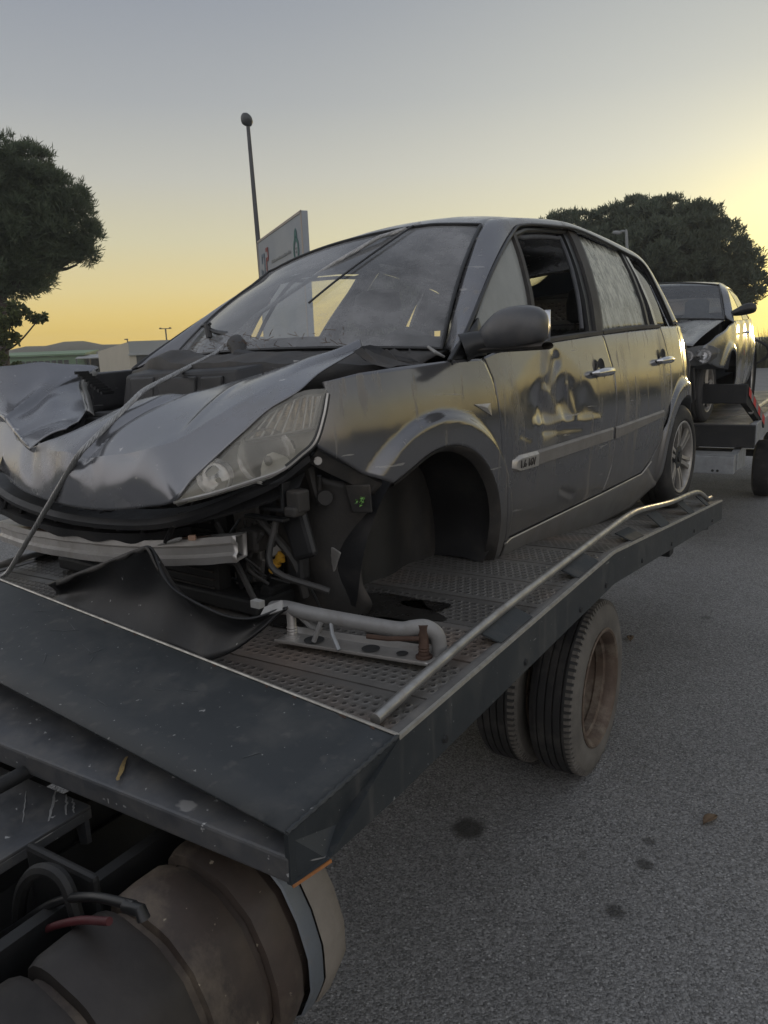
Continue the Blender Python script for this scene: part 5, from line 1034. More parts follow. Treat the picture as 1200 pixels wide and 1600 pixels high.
# tangle of broken hoses, looms, brackets and bolts in the open nose
r8 = random.Random(21)
for k_ in range(12):
    y0 = .10 + .05 * k_; x0 = .52 + r8.uniform(-.06, .05)
    p0 = Vector((x0, y0, r8.uniform(.46, .56))); p1 = Vector((x0 + r8.uniform(-.08, .03), y0 + r8.uniform(-.12, .16), r8.uniform(.24, .36))); mid = (p0 + p1) / 2 + Vector((r8.uniform(.0, .07), r8.uniform(-.08, .08), r8.uniform(-.05, .02)))
    mb = MB(); mb.tube(smooth_curve([tuple(p0), tuple(mid), tuple(p1)], 12), r8.choice([.004, .006, .010, .013]), 7); cp('loose_hose', mb, r8.choice(['hose', 'hose', 'trim', 'dusty_plastic']))
for k_ in range(11):
    c = Vector((.40 + r8.uniform(-.04, .10), .16 + .052 * k_, r8.uniform(.28, .60))); w_, h_, d_ = r8.uniform(.02, .06), r8.uniform(.03, .09), r8.uniform(.006, .02)
    a = r8.uniform(-.5, .5); q = Matrix.Rotation(a, 3, 'X') @ Matrix.Rotation(r8.uniform(-.6, .6), 3, 'Z'); mb = MB()
    vs = [Vector((0, -w_, -h_)), Vector((0, w_ * r8.uniform(.5, 1), -h_ * r8.uniform(.6, 1))), Vector((0, w_, h_ * r8.uniform(.5, 1))), Vector((0, -w_ * r8.uniform(.2, .9), h_))]
    mb.prism([c + q @ v for v in vs], q @ Vector((-d_, 0, 0))); cp('torn_bracket', mb, r8.choice(['dusty_plastic', 'beam_metal', 'frame_black', 'black_plastic']), smooth=False, bevel=.003)
for k_ in range(8):
    y0 = -.72 + .105 * k_; mb = MB(); mb.prism([(.66, y0, .43), (.66, y0 + .05, .43), (.69, y0 + r8.uniform(.02, .06), .51), (.69, y0 - .01, .505)], (-.05, 0, 0)); cp('grille_rib', mb, 'black_plastic', smooth=False, bevel=.004)
mb = MB(); mb.box((.50, .70, .47), (.03, .09, .16), Matrix.Rotation(.3, 3, 'X')); mb.box((.47, .66, .36), (.05, .06, .10)); cp('resonator_box', mb, 'black_plastic', smooth=False, bevel=.014)
# small scraps lying on the beam
mb = MB(); mb.tube([(.70, .30, .425), (.702, .40, .455), (.695, .41, .459)], [.002, .006, .003], 5); cp('torn_strip', mb, 'white_trim')
mb = MB(); mb.box((.685, .445, .462), (.016, .022, .016), Matrix.Rotation(.6, 3, 'Z')); cp('rust_chip', mb, 'chip', smooth=False, bevel=.003)
mb = MB(); [mb.box((.3 + .02 * k_, .2 + .08 * k_, .22 + .03 * (k_ % 3)), (.2, .06, .05), Matrix.Rotation(.3 * k_, 3, 'X')) for k_ in range(5)]; mb.box((.1, 0, .22), (.9, 1.1, .05)); cp('subframe', mb, 'frame_black', smooth=False, bevel=.01)

# the shell is twisted by the crash: the far side of the greenhouse sits lower
for o_ in list(car.children_recursive):
    if o_.type != 'MESH' or o_.location.length > 1e-6 or (o_.parent != car and o_.parent.location.length > 1e-6): continue
    for v in o_.data.vertices:
        if v.co.z > .96 and v.co.y < .40: v.co.z -= .075 * min(1, (.40 - v.co.y) / .95) * min(1, (v.co.z - .96) / .45)

# ------------------------------------------------------------------ broken bumper piece lying in front of the wreck
def c2w(p): return RC @ Vector(p) + Vector((-.508919, 3.000235, CAM_H - .991239))
bp_ = thing('bumper_fragment', 'torn black plastic bumper piece curving up from the deck in front of the crash beam', 'bumper piece', c2w((.87, .45, .2)), RC)
top = smooth_curve([(.86, -.07, .282), (.85, .10, .345), (.845, .28, .412), (.85, .40, .455), (.85, .462, .470), (.865, .52, .425), (.88, .60, .375), (.88, .74, .345), (.87, .87, .345), (.86, .985, .392)], 60)
bot = smooth_curve([(.875, -.12, .20), (.88, .05, .20), (.885, .25, .20), (.885, .42, .20), (.885, .55, .20), (.885, .66, .20), (.885, .73, .215), (.875, .80, .25), (.868, .88, .305), (.86, .985, .385)], 60)
mb = MB(); rows = []
for i_ in range(13):
    t = i_ / 12; rows.append([tuple(top[k_] + (bot[k_] - top[k_]) * t + np.array([-.045, .0, 0]) * math.sin(math.pi * t) * min(1, (59 - k_) / 20) + np.array([.004 * math.sin(k_ * .4 + t * 6), 0, 0])) for k_ in range(60)])
mb.grid(rows); o_ = obj('bumper_skin', mb, 'bumper_black', bp_, solid=.006, ang=50, loc=(-.87, -.45, -.2))
mb = MB(); mb.grid([[tuple(p + np.array([.004, 0, .002])) for p in top[2:34]], [tuple(p + np.array([.006, .002, -.010 - .004 * math.sin(k_)])) for k_, p in enumerate(top[2:34])]]); obj('torn_edge', mb, 'dusty_plastic', bp_, solid=.002, loc=(-.87, -.45, -.2))
mb = MB(); mb.grid([[(.845, .90, .375), (.84, .955, .40)], [(.865, .90, .355), (.86, .975, .385)]]); mb.box((.83, .86, .372), (.02, .03, .018)); obj('broken_tab', mb, 'white_trim', bp_, solid=.004, smooth=False, loc=(-.87, -.45, -.2))

# ------------------------------------------------------------------ winch cable
wire = thing('winch_cable', 'twisted steel winch cable running from the truck over the crumpled bonnet to the windscreen', 'cable', (-.786, 2.599, 1.711))
pts = [tuple(tw(-2.85, 1.20, 1.02)), tuple(tw(-2.54, 1.5, 1.085)), (-.922, 2.341, 1.546), (-.786, 2.597, 1.716), (-.635, 3.114, 1.830), (-.506, 3.332, 1.975), (-.173, 3.333, 2.170)] + [tuple(c2w(p)) for p in ((-.60, .20, 1.455), (-.735, .312, 1.505), (-.80, .27, 1.522), (-1.1, .08, 1.530), (-1.6, -.3, 1.50))]
pth = []
for a, b in zip(pts[:-1], pts[1:]): pth += [lerp(a, b, t / 30) for t in range(30)]
pth = np.array(pth + [pts[-1]]); ker = np.ones(5) / 5
pth = np.stack([np.convolve(np.pad(pth[:, c], 2, mode='edge'), ker, 'valid') for c in range(3)], 1); pth = resample(pth, 700)
for st in range(6):
    P = [Vector(p) for p in pth]; out = []; up = Vector((0, 0, 1))
    for i, p in enumerate(P):
        t = (P[min(i + 1, len(P) - 1)] - P[max(i - 1, 0)]).normalized(); x = t.cross(up).normalized(); y = x.cross(t); a = i * .34 + st * math.pi / 3
        out.append(p + (x * math.cos(a) + y * math.sin(a)) * .0054)
    mb = MB(); mb.tube(out, .0036, 6); obj('cable_strand', mb, 'cable', wire, loc=(.786, -2.599, -1.711))

reflection_line = thing('tie_cord', 'thin dark cord lying across the windscreen below the winch cable', 'cord', tuple(c2w((-.45, .25, 1.3))), RC)  # thin strip standing in for the winch cable mirrored in the glass
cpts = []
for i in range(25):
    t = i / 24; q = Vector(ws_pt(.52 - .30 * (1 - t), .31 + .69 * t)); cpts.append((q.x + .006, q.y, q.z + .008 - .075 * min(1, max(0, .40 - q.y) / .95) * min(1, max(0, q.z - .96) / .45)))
mb = MB(); mb.tube(cpts, .0045, 6); obj('cord', mb, 'trim', reflection_line, loc=(.45, -.25, -1.3))

# ------------------------------------------------------------------ the trailer behind
T2B = (-1.85, 9.2, -.053)
tr = thing('car_trailer', 'dark flatbed car trailer behind the tow truck carrying the dark grey saloon', 'trailer', tw(*T2B), QT)
T2O = (-T2B[0], -T2B[1], .053)
def t2(name, mb, mat, parent=None, **k): return obj(name, mb, mat, parent or tr, loc=T2O if parent is None else None, **k)
tl, trr, q0, q1, zd = -2.90, -.80, 7.45, 11.9, 1.04
N = 18
for i in range(N):
    a, b = q0 + (q1 - q0) * i / N + .003, q0 + (q1 - q0) * (i + 1) / N - .003
    m_ = MB(); m_.box(((tl + trr) / 2, (a + b) / 2, zd - .02), (trr - tl - .1, b - a, .04)); t2('deck_plank', m_, 'deck', smooth=False)
for s, x in ((1, trr), (-1, tl)):
    m_ = MB(); m_.box((x - s * .025, (q0 + q1) / 2, zd - .075), (.05, q1 - q0, .17)); sb = t2('side_beam', m_, 'galv', smooth=False, bevel=.004)
    m_ = MB(); m_.tube([(x - s * .07, q0 + .1, zd + .10), (x - s * .07, q1 - .1, zd + .10)], .02, 8); t2('guard_rail', m_, 'rail')
    for q in (8.0, 9.2, 10.4, 11.6):
        m_ = MB(); m_.box((x - s * .06, q, zd + .05), (.012, .16, .10)); t2('rail_plate', m_, 'frame_black', smooth=False)
    # headboard end: slanted plate with red and white stripes
    A, B = (x - s * .09, q0 - .04, 1.40), (x + s * .015, q0 + .40, 1.07)
    m_ = MB(); m_.hexa([(A[0], A[1], A[2] - .18), (A[0], A[1], A[2]), (B[0], B[1], B[2]), (B[0], B[1], B[2] - .10)], [(A[0] - s * .05, A[1], A[2] - .18), (A[0] - s * .05, A[1], A[2]), (B[0] - s * .05, B[1], B[2]), (B[0] - s * .05, B[1], B[2] - .10)]); t2('headboard_stay', m_, 'frame_black', smooth=False)
    for i in range(7):
        P0, P1 = Vector(lerp(A, B, .05 + .13 * i)), Vector(lerp(A, B, .05 + .13 * (i + 1))); o = Vector((s * .005, -.002, 0))
        m_ = MB(); m_.add([P0 + o + Vector((0, 0, -.015)), P1 + o + Vector((0, 0, -.015)), P1 + o + Vector((0, 0, -.085)), P0 + o + Vector((0, 0, -.085))], [(0, 1, 2, 3)])
        t2('red_stripe' if i % 2 == 0 else 'white_stripe', m_, 'redtape' if i % 2 == 0 else 'whitetape', smooth=False, solid=.002)
m_ = MB(); m_.box(((tl + trr) / 2, q0 - .03, 1.31), (trr - tl - .18, .05, .17)); t2('headboard', m_, 'frame_black', smooth=False, bevel=.008)
for x in (-2.5, -2.2):
    m_ = MB(); m_.box((x, q0, 1.13), (.08, .06, .22)); t2('headboard_post', m_, 'frame_black', smooth=False, bevel=.006)
m_ = MB(); m_.box(((tl + trr) / 2, q0 - .01, .935), (trr - tl - .02, .06, .20)); t2('front_beam', m_, 'frame_black', smooth=False, bevel=.008)
m_ = MB(); m_.box((-1.87, q0 - .26, .715), (1.88, .10, .155)); gb = t2('galvanised_bumper', m_, 'galv', smooth=False, bevel=.006)
m_ = MB(); m_.box((-1.87, q0 - .2, .80), (1.88, .22, .012)); t2('bumper_flange', m_, 'galv', gb, smooth=False) if False else t2('bumper_flange', m_, 'galv', smooth=False)
for x in (-1.10, -1.06):
    m_ = MB(); m_.lathe([(0, .004), (.011, .004), (.012, 0)], (x, q0 - .311, .665), (0, -1, 0), 10); t2('bumper_bolt', m_, 'frame_black')
for x in (-.98, -2.7):
    m_ = MB(); m_.prism([(x, q0 - .20, .66), (x, q0 + .35, .62), (x, q0 + .35, .85), (x, q0 - .20, .80)], (.06, 0, 0)); t2('bumper_arm', m_, 'galv', smooth=False)
m_ = MB(); m_.box((-1.85, 9.4, .80), (.9, 4.2, .14)); t2('trailer_frame', m_, 'frame_black', smooth=False)
m_ = MB(); m_.tube([(-1.85, 5.0, .60), (-1.85, 7.3, .66)], .05, 8); t2('drawbar', m_, 'frame_black')
for s, x in ((1, -.86), (-1, -2.84)):
    for q in (9.9, 10.75):
        wr = bpy.data.objects.new('trailer_wheel', None); COL.objects.link(wr); wr.parent = tr; wr.location = (x + T2O[0], q + T2O[1], .332); ax = (s, 0, 0)
        m_ = MB(); m_.lathe([(.21, -.2), (.28, -.205), (.325, -.18), (.33, -.10), (.325, -.03), (.30, -.005), (.26, .004), (.22, -.004)], (0, 0, 0), ax, 40); obj('tyre', m_, 'rubber', wr)
        m_ = MB(); m_.lathe([(.21, -.19), (.205, -.03), (.218, -.004), (.20, -.02), (.18, -.07), (.10, -.05), (.06, -.02), (0, -.02)], (0, 0, 0), ax, 32); obj('rim', m_, 'galv', wr)
m_ = MB(); m_.box((-1.85, 10.3, .40), (1.7, .08, .08)); t2('axle', m_, 'frame_black', smooth=False)

# ------------------------------------------------------------------ dark grey saloon on the trailer
SY = R(-90 - 29.95)
RS = Matrix.Rotation(SY, 3, 'Z')
fl = tw(-1.90, 7.62, zd)
sed = thing('dark_saloon', 'dark grey saloon car with buckled bonnet riding on the trailer behind the wreck', 'car', fl, RS)
sz = np.array([(.1, .74), (.2, .80), (.4, .835), (.6, .845), (.72, .84), (.84, .82), (.93, .80), (1.05, .745), (1.2, .67), (1.30, .60), (1.38, .5)])
sx2 = np.array([(-3.4, .6), (-3.2, .85), (-2.8, .96), (-2, 1), (-.3, 1), (.2, .97), (.5, .90), (.68, .78), (.78, .6)])
_szz = np.linspace(.1, 1.38, 150); _ssy = np.convolve(np.pad(np.interp(_szz, sz[:, 0], sz[:, 1]), 6, mode='edge'), np.ones(13) / 13, 'valid')
_sxx = np.linspace(-3.4, .8, 200); _swx = np.convolve(np.pad(np.interp(_sxx, sx2[:, 0], sx2[:, 1]), 6, mode='edge'), np.ones(13) / 13, 'valid')
AF, AR = (0., .30), (-2.5, .30)
def Ys(x, z):
    y = float(np.interp(z, _szz, _ssy)) * float(np.interp(x, _sxx, _swx))
    for c in (AF, AR):
        d = math.hypot(x - c[0], z - c[1])
        if d < .5: y += .016 * sstep(.43, .38, d)
    return y
def sk2(name, P, mat, s, off=0.0, parent=None):
    mb = MB(); mb.grid([[(p[0], s * (Ys(p[0], p[1]) + off + .004 * math.sin(p[0] * 9 + p[1] * 14)), p[1]) for p in r_] for r_ in P]); return obj(name, mb, mat, parent or sed, solid=.006, ang=50)
for s in (1, -1):
    low = [(.68, .62), (.56, .54), (.36, .50)] + arc(AF, .345, 35, 178, 20) + [(-.36, .2)]
    top = [(.62, .70), (.45, .78), (.0, .86), (-.40, .90), (-.47, .7), (-.47, .45), (-.44, .2)]
    wg = sk2('front_wing', ruled(low, top, 50, 14), 'dark_paint', s)
    dr = sk2('front_door', coons([(-.45, .19), (-1.42, .19)], [(-.41, .905), (-1.45, .925)], [(-.45, .19), (-.48, .5), (-.41, .905)], [(-1.42, .19), (-1.45, .925)], 24, 20), 'dark_paint', s)
    rr2 = sk2('rear_door', coons([(-1.43, .19), (-2.02, .19)], [(-1.46, .925), (-2.40, .945)], [(-1.43, .19), (-1.46, .925)], [(-2.02, .19), (-2.14, .4), (-2.32, .62), (-2.40, .945)], 24, 20), 'dark_paint', s)
    sk2('rear_quarter', ruled([(-2.03, .2)] + arc(AR, .345, 160, 0, 2)[:0] + [(-2.16, .33)] + [(AR[0] + .345 * math.cos(R(a)), AR[1] + .345 * math.sin(R(a))) for a in range(0, 181, 12)] + [(-2.86, .2)], [(-2.41, .95), (-2.6, .96), (-3.0, .95), (-3.25, .9), (-3.3, .6), (-3.28, .25)], 40, 12), 'dark_paint', s)
    mb = MB(); rows = []
    Lq = smooth_curve([(-.42, .80, .90), (-.80, .72, 1.10), (-1.10, .655, 1.23), (-1.5, .615, 1.275), (-2.0, .62, 1.25), (-2.35, .67, 1.12), (-2.62, .75, .96)], 40); Uq = smooth_curve([(-.50, .70, .95), (-.85, .64, 1.14), (-1.15, .57, 1.28), (-1.5, .54, 1.325), (-2.05, .55, 1.30), (-2.5, .62, 1.14), (-2.85, .70, .96)], 40)
    mb.grid([[(p[0], s * p[1], p[2]) for p in Lq + (Uq - Lq) * t] for t in (0, .3, .7, 1)]); obj('roof_rail', mb, 'dark_paint', sed, solid=.02, ang=60)
    mb = MB(); P = [[(x, s * (Ys(x, z) - .015), z) for x, z in r_] for r_ in coons([(-.52, .91), (-1.42, .925)], [(-1.02, 1.19), (-1.46, 1.265)], [(-.52, .91), (-1.02, 1.19)], [(-1.42, .925), (-1.46, 1.265)], 12, 8)]; mb.grid(P); obj('front_window', mb, 'dark_glass', dr)
    mb = MB(); P = [[(x, s * (Ys(x, z) - .015), z) for x, z in r_] for r_ in coons([(-1.50, .93), (-2.35, .945)], [(-1.52, 1.265), (-2.12, 1.20)], [(-1.50, .93), (-1.52, 1.265)], [(-2.35, .945), (-2.12, 1.20)], 12, 8)]; mb.grid(P); obj('rear_side_window', mb, 'side_glass', rr2)
    mb = MB(); mb.tube([(-1.25, s * (Ys(-1.25, .80) + .004), .80), (-1.27, s * (Ys(-1.25, .80) + .03), .80), (-1.38, s * (Ys(-1.25, .80) + .03), .803), (-1.40, s * (Ys(-1.25, .80) + .004), .803)], .012, 8); obj('door_handle', mb, 'chrome', dr)
    mb = MB(); rows = []
    for y, z0, z1, d in ((.74, .96, 1.0, .02), (.79, .95, 1.02, .04), (.86, .955, 1.07, .06), (.93, .965, 1.075, .055), (.975, .985, 1.05, .03)):
        rows.append([(-.60 + d * math.cos(a), s * y, (z0 + z1) / 2 + (z1 - z0) / 2 * math.sin(a)) for a in [2 * math.pi * k_ / 16 for k_ in range(16)]])
    mb.grid(rows, True); mb.f += [tuple(range(16)), tuple(range(len(mb.v) - 16, len(mb.v)))[::-1]]; obj('door_mirror', mb, 'trim', sed, ang=60, sub=1)
    mb = MB(); mb.lathe([(.345, -.02), (.35, -.30), (.30, -.32)], (-.02, s * .86, .30), (0, s, 0), 24, a0=-1.0 if s > 0 else -1.0, a1=1.0); obj('wheel_arch', mb, 'interior', sed); mb = MB(); mb.lathe([(.345, -.02), (.35, -.3), (.0, -.3)], (-2.5, s * .86, .30), (0, s, 0), 32); obj('wheel_arch', mb, 'interior', sed)
    for x in (0, -2.5):
        wr = bpy.data.objects.new('wheel', None); COL.objects.link(wr); wr.parent = sed; wr.location = (x + (.02 if x == 0 else 0), s * (.66 if x == 0 else .82), .298); ax = (0, s, 0)
        if x == 0: wr.rotation_euler = (0, 0, R(-6))
        mb = MB(); prof = [(.19, -.19), (.25, -.195), (.29, -.185)]
        for g in (.03, .065, .10, .135): prof += [(.298, -.19 + g), (.290, -.187 + g), (.290, -.181 + g), (.298, -.178 + g)]
        prof += [(.296, -.02), (.28, -.004), (.25, .003), (.215, 0), (.20, -.012)]
        mb.lathe(prof, (0, 0, 0), ax, 48); obj('tyre', mb, 'tyre_grey', wr, ang=30)
        mb = MB(); mb.lathe([(.20, -.17), (.198, -.02), (.207, -.004), (.198, -.008), (.19, -.03), (.18, -.06)], (0, 0, 0), ax, 40); mb.lathe([(.05, -.015), (.0, -.008)], (0, 0, 0), ax, 20)
        for k_ in range(5):
            a = 2 * math.pi * k_ / 5; u = Vector((math.sin(a), 0, math.cos(a))); v_ = Vector((math.cos(a), 0, -math.sin(a))); yv = Vector((0, s, 0)); mb.grid([[u * .03 + v_ * .035 + yv * -.03, u * .03 + yv * -.01, u * .03 - v_ * .035 + yv * -.03], [u * .195 + v_ * .03 + yv * -.03, u * .195 + yv * -.012, u * .195 - v_ * .03 + yv * -.03]])
        obj('rim', mb, 'alloy', wr, ang=35)
    # twin lamp behind one lens
    mb = MB(); P = []
    tl_ = smooth_curve([(.56, .80, .665), (.63, .735, .70), (.70, .62, .695), (.735, .47, .665)], 20); ll_ = smooth_curve([(.57, .79, .60), (.645, .73, .555), (.715, .61, .535), (.75, .47, .55)], 20)
    for i_ in range(7): t = i_ / 6; P.append([(p[0] + .03 * math.sin(math.pi * t), s * p[1], p[2]) for p in ll_ + (tl_ - ll_) * t])
    mb.grid(P); hl2 = obj('headlight', mb, 'lens_clear', sed, ang=60)
    mb = MB(); mb.grid([[(p[0] - .05, s * (p[1] - .02), p[2]) for p in ll_ + (tl_ - ll_) * t] for t in (0, .5, 1)]); obj('lamp_housing', mb, 'trim', hl2)
    for y, x, r_ in ((.685, .675, .062), (.56, .715, .058)):
        mb = MB(); mb.lathe([(r_, .0), (r_ * .9, -.02), (r_ * .5, -.045), (.008, -.05), (.008, -.01), (0, -.005)], (x, s * y, .618), (.93, s * .3, .1), 24); obj('lamp_bowl', mb, 'chrome', hl2)
mb = MB(); mb.add([(-1.02 + .018 * math.cos(a) * (1 if k_ % 2 == 0 else .45), Ys(-1.02, .60) + .007, .60 + .03 * math.sin(a) * (1 if k_ % 2 == 0 else .45)) for k_, a in enumerate([2 * math.pi * q / 12 for q in range(12)])], [tuple(range(12))]); obj('red_sticker', mb, 'redtape', bpy.data.objects['front_door.002'] if 'front_door.002' in bpy.data.objects else sed, smooth=False, solid=.002)  # small flat red star on the door skin
# bonnet, buckled upwards across the middle
mb = MB(); rows = []
for i_ in range(25):
    t = i_ / 24; x = .70 - 1.10 * t; row = []
    for j in range(21):
        u = -1 + 2 * j / 20; c = 1 - u * u; yw = .60 + .12 * t
        z = .70 + .22 * t ** .8 + .05 * c + .05 * math.exp(-((u - .25 - .5 * (1 - t)) / .14) ** 2) * math.sin(math.pi * t) - .045 * math.exp(-((u - .42 - .5 * (1 - t)) / .10) ** 2) * math.sin(math.pi * t)
        row.append((x + .05 * c * (1 - t), u * yw, z))
    rows.append(row)
mb.grid(rows); obj('bonnet', mb, 'dark_paint', sed, solid=.004, ang=40)
def ws2(u, v):
    c = 1 - u * u; return (-.40 + .16 * c + (-.72 + -.05 * c) * v, u * (.71 + (.57 - .71) * v), .925 + .03 * c + (.355 + .02 * c) * v)
mb = MB(); mb.grid([[ws2(-1 + 2 * j / 20, i_ / 10) for j in range(21)] for i_ in range(11)]); w2 = obj('windscreen', mb, 'car_glass', sed)
ring_ = [ws2(-1 + 2 * j / 20, 0) for j in range(21)] + [ws2(1, i_ / 10) for i_ in range(1, 11)] + [ws2(1 - 2 * j / 20, 1) for j in range(1, 21)] + [ws2(-1, 1 - i_ / 10) for i_ in range(1, 10)]
mb = MB(); mb.tube(ring_, .009, 6, closed=True); obj('windscreen_seal', mb, 'trim', w2)
mb = MB(); Rr = smooth_curve([(-1.12, .57, 1.28), (-1.5, .54, 1.325), (-2.05, .55, 1.30), (-2.35, .58, 1.215)], 20); mb.grid([[(p[0], u * p[1], p[2] + .04 * (1 - u * u)) for u in [-1 + 2 * j / 16 for j in range(17)]] for p in Rr]); obj('roof', mb, 'dark_paint', sed, solid=.03, ang=60)
mb = MB(); mb.grid([[(-2.35 - .55 * t - .05 * (1 - u * u), u * (.58 + .10 * t), 1.225 - .27 * t) for u in [-1 + 2 * j / 10 for j in range(11)]] for t in [i_ / 6 for i_ in range(7)]]); obj('rear_window', mb, 'car_glass', sed)
mb = MB(); mb.grid([[(x, u * y, z) for u in (-1, -.5, 0, .5, 1)] for x, y, z in ((-2.85, .70, .96), (-3.25, .70, .95), (-3.32, .68, .7), (-3.32, .66, .3))]); obj('boot_lid', mb, 'dark_paint', sed, solid=.01)
mb = MB(); mb.box((-1.4, 0, .28), (3.2, 1.3, .15)); mb.box((-.5, 0, .7), (.25, 1.35, .35)); mb.box((.05, 0, .5), (.5, .76, .36)); obj('cabin_floor', mb, 'interior', sed, smooth=False)
mb = MB(); mb.box((.62, 0, .30), (.06, 1.2, .16)); mb.box((.66, 0, .47), (.05, 1.1, .06)); mb.tube([(.64, .60, .52), (.62, .62, .25)], .012, 6); obj('front_crossmember', mb, 'black_plastic', sed, smooth=False)
for y in (.36, -.36):
    mb = MB(); rows = []
    for cx, cz, wx, wy in ((-1.05, .45, .07, .2), (-1.10, .75, .08, .23), (-1.16, .95, .06, .2), (-1.17, 1.0, .05, .12), (-1.18, 1.13, .04, .12), (-1.18, 1.16, .01, .08)): rows.append([(cx + wx * math.cos(a), y + wy * math.sin(a), cz) for a in [2 * math.pi * k_ / 16 for k_ in range(16)]])
    mb.grid(rows, True); mb.f.append(tuple(range(len(mb.v) - 16, len(mb.v)))); obj('seat', mb, 'seat', sed)
mb = MB(); P_ = [Vector((-3.30 - .12 * math.sin(a), .30 + .62 * math.sin(a) ** 2, .55 + .30 * math.cos(a))) for a in [math.pi * k_ / 16 for k_ in range(17)]]; mb.grid([[p, p + Vector((-.02, .05, .0)), p + Vector((-.10, .04, 0))] for p in P_]); obj('loose_rear_bumper', mb, 'black_plastic', sed, solid=.01)

# ------------------------------------------------------------------ trees
def leaf_mat(name, c1, c2, tint):
    m = bpy.data.materials.new(name); m.use_nodes = True; t = m.node_tree; b = t.nodes['Principled BSDF']
    g = t.nodes.new('ShaderNodeNewGeometry'); mx = t.nodes.new('ShaderNodeMix'); mx.data_type = 'RGBA'; mx.inputs['A'].default_value = (*c1, 1); mx.inputs['B'].default_value = (*c2, 1); t.links.new(g.outputs['Random Per Island'], mx.inputs['Factor'])
    tcx = t.nodes.new('ShaderNodeTexCoord'); nz = t.nodes.new('ShaderNodeTexNoise'); nz.inputs['Scale'].default_value = .55; nz.inputs['Detail'].default_value = 4; t.links.new(tcx.outputs['Object'], nz.inputs['Vector'])
    m2 = t.nodes.new('ShaderNodeMix'); m2.data_type = 'RGBA'; m2.blend_type = 'MULTIPLY'; m2.inputs['Factor'].default_value = .8; t.links.new(mx.outputs['Result'], m2.inputs['A'])
    rp = t.nodes.new('ShaderNodeMapRange'); rp.inputs['From Min'].default_value = .3; rp.inputs['From Max'].default_value = .7; rp.inputs['To Min'].default_value = .7; rp.inputs['To Max'].default_value = 1.3; t.links.new(nz.outputs[0], rp.inputs['Value'])
    cb = t.nodes.new('ShaderNodeCombineColor'); [t.links.new(rp.outputs[0], cb.inputs[i]) for i in range(3)]; t.links.new(cb.outputs[0], m2.inputs['B'])
    t.links.new(m2.outputs['Result'], b.inputs['Base Color']); b.inputs['Roughness'].default_value = .75; b.inputs['Specular IOR Level'].default_value = .25
    tl = t.nodes.new('ShaderNodeBsdfTranslucent'); t.links.new(m2.outputs['Result'], tl.inputs['Color']); ms = t.nodes.new('ShaderNodeMixShader'); ms.inputs[0].default_value = .38; o_ = t.nodes['Material Output']; t.links.new(b.outputs[0], ms.inputs[1]); t.links.new(tl.outputs[0], ms.inputs[2]); t.links.new(ms.outputs[0], o_.inputs['Surface'])
    return m
M['pine'] = leaf_mat('umbrella_pine_needles', (.088, .115, .072), (.112, .14, .085), 0)
M['pine_far'] = leaf_mat('grey_green_pine_needles', (.095, .118, .082), (.118, .138, .098), 0)
M['broadleaf'] = leaf_mat('broad_leaves', (.075, .09, .045), (.115, .135, .055), 0)
M['bark'] = pm('pine_bark', (.07, .055, .045), (.045, .036, .03), 5, (.8, .95), 0, .6, 12)
def crown_mesh(name, lobes, base, ntuft, blades, L, wd, mat, parent, upbias=.5, inner=.55, clump=.42):
    ncl = ntuft // 22; ar0 = np.array([l[1] ** 2 for l in lobes]); ix = rng.choice(len(lobes), ncl, p=ar0 / ar0.sum())
    cd_ = rng.normal(size=(ncl, 3)); cd_ /= np.linalg.norm(cd_, axis=1)[:, None]; cr_ = np.array([l[1] for l in lobes])[ix] * (inner + (1.04 - inner) * rng.random(ncl) ** .45)
    clumps = np.array([l[0] for l in lobes])[ix] + cd_ * cr_[:, None]
    n = ncl * 22; idx = np.repeat(np.arange(ncl), 22); d = rng.normal(size=(n, 3)); d /= np.linalg.norm(d, axis=1)[:, None]
    out_ = cd_[idx] * .55 + np.array([0, 0, upbias * .6]); d = d + out_ * .8; d /= np.linalg.norm(d, axis=1)[:, None]
    c = clumps[idx] - np.array(base) + d * (clump * (.35 + .65 * rng.random(n) ** .6) * (.7 + .6 * rng.random(ncl))[idx])[:, None] * np.array([1, 1, .75])
    tip = d * .6 + np.array([0, 0, upbias]) + .25 * rng.normal(size=(n, 3)); tip /= np.linalg.norm(tip, axis=1)[:, None]
    bd = tip[:, None, :] + .62 * rng.normal(size=(n, blades, 3)); bd /= np.linalg.norm(bd, axis=2)[:, :, None]
    ln = L * (.6 + .8 * rng.random((n, blades, 1)))
    root = c[:, None, :] + .25 * L * rng.normal(size=(n, blades, 3)); end = root + bd * ln
    sd_ = np.cross(bd, rng.normal(size=(n, blades, 3))); sd_ /= np.linalg.norm(sd_, axis=2)[:, :, None]; sd_ *= wd
    V = np.stack([root - sd_ * .6, root + sd_ * .6, root * .4 + end * .6 + sd_, end, root * .4 + end * .6 - sd_], 2).reshape(-1, 3)
    nf = n * blades; me = bpy.data.meshes.new(name); me.vertices.add(len(V)); me.vertices.foreach_set('co', V.astype(np.float32).ravel())
    me.loops.add(nf * 5); me.loops.foreach_set('vertex_index', np.arange(nf * 5, dtype=np.int32)); me.polygons.add(nf); me.polygons.foreach_set('loop_start', np.arange(0, nf * 5, 5, dtype=np.int32)); me.polygons.foreach_set('loop_total', np.full(nf, 5, dtype=np.int32)); me.update(calc_edges=True)
    me.materials.append(M[mat]); o = bpy.data.objects.new(name, me); COL.objects.link(o); o.parent = parent; return o
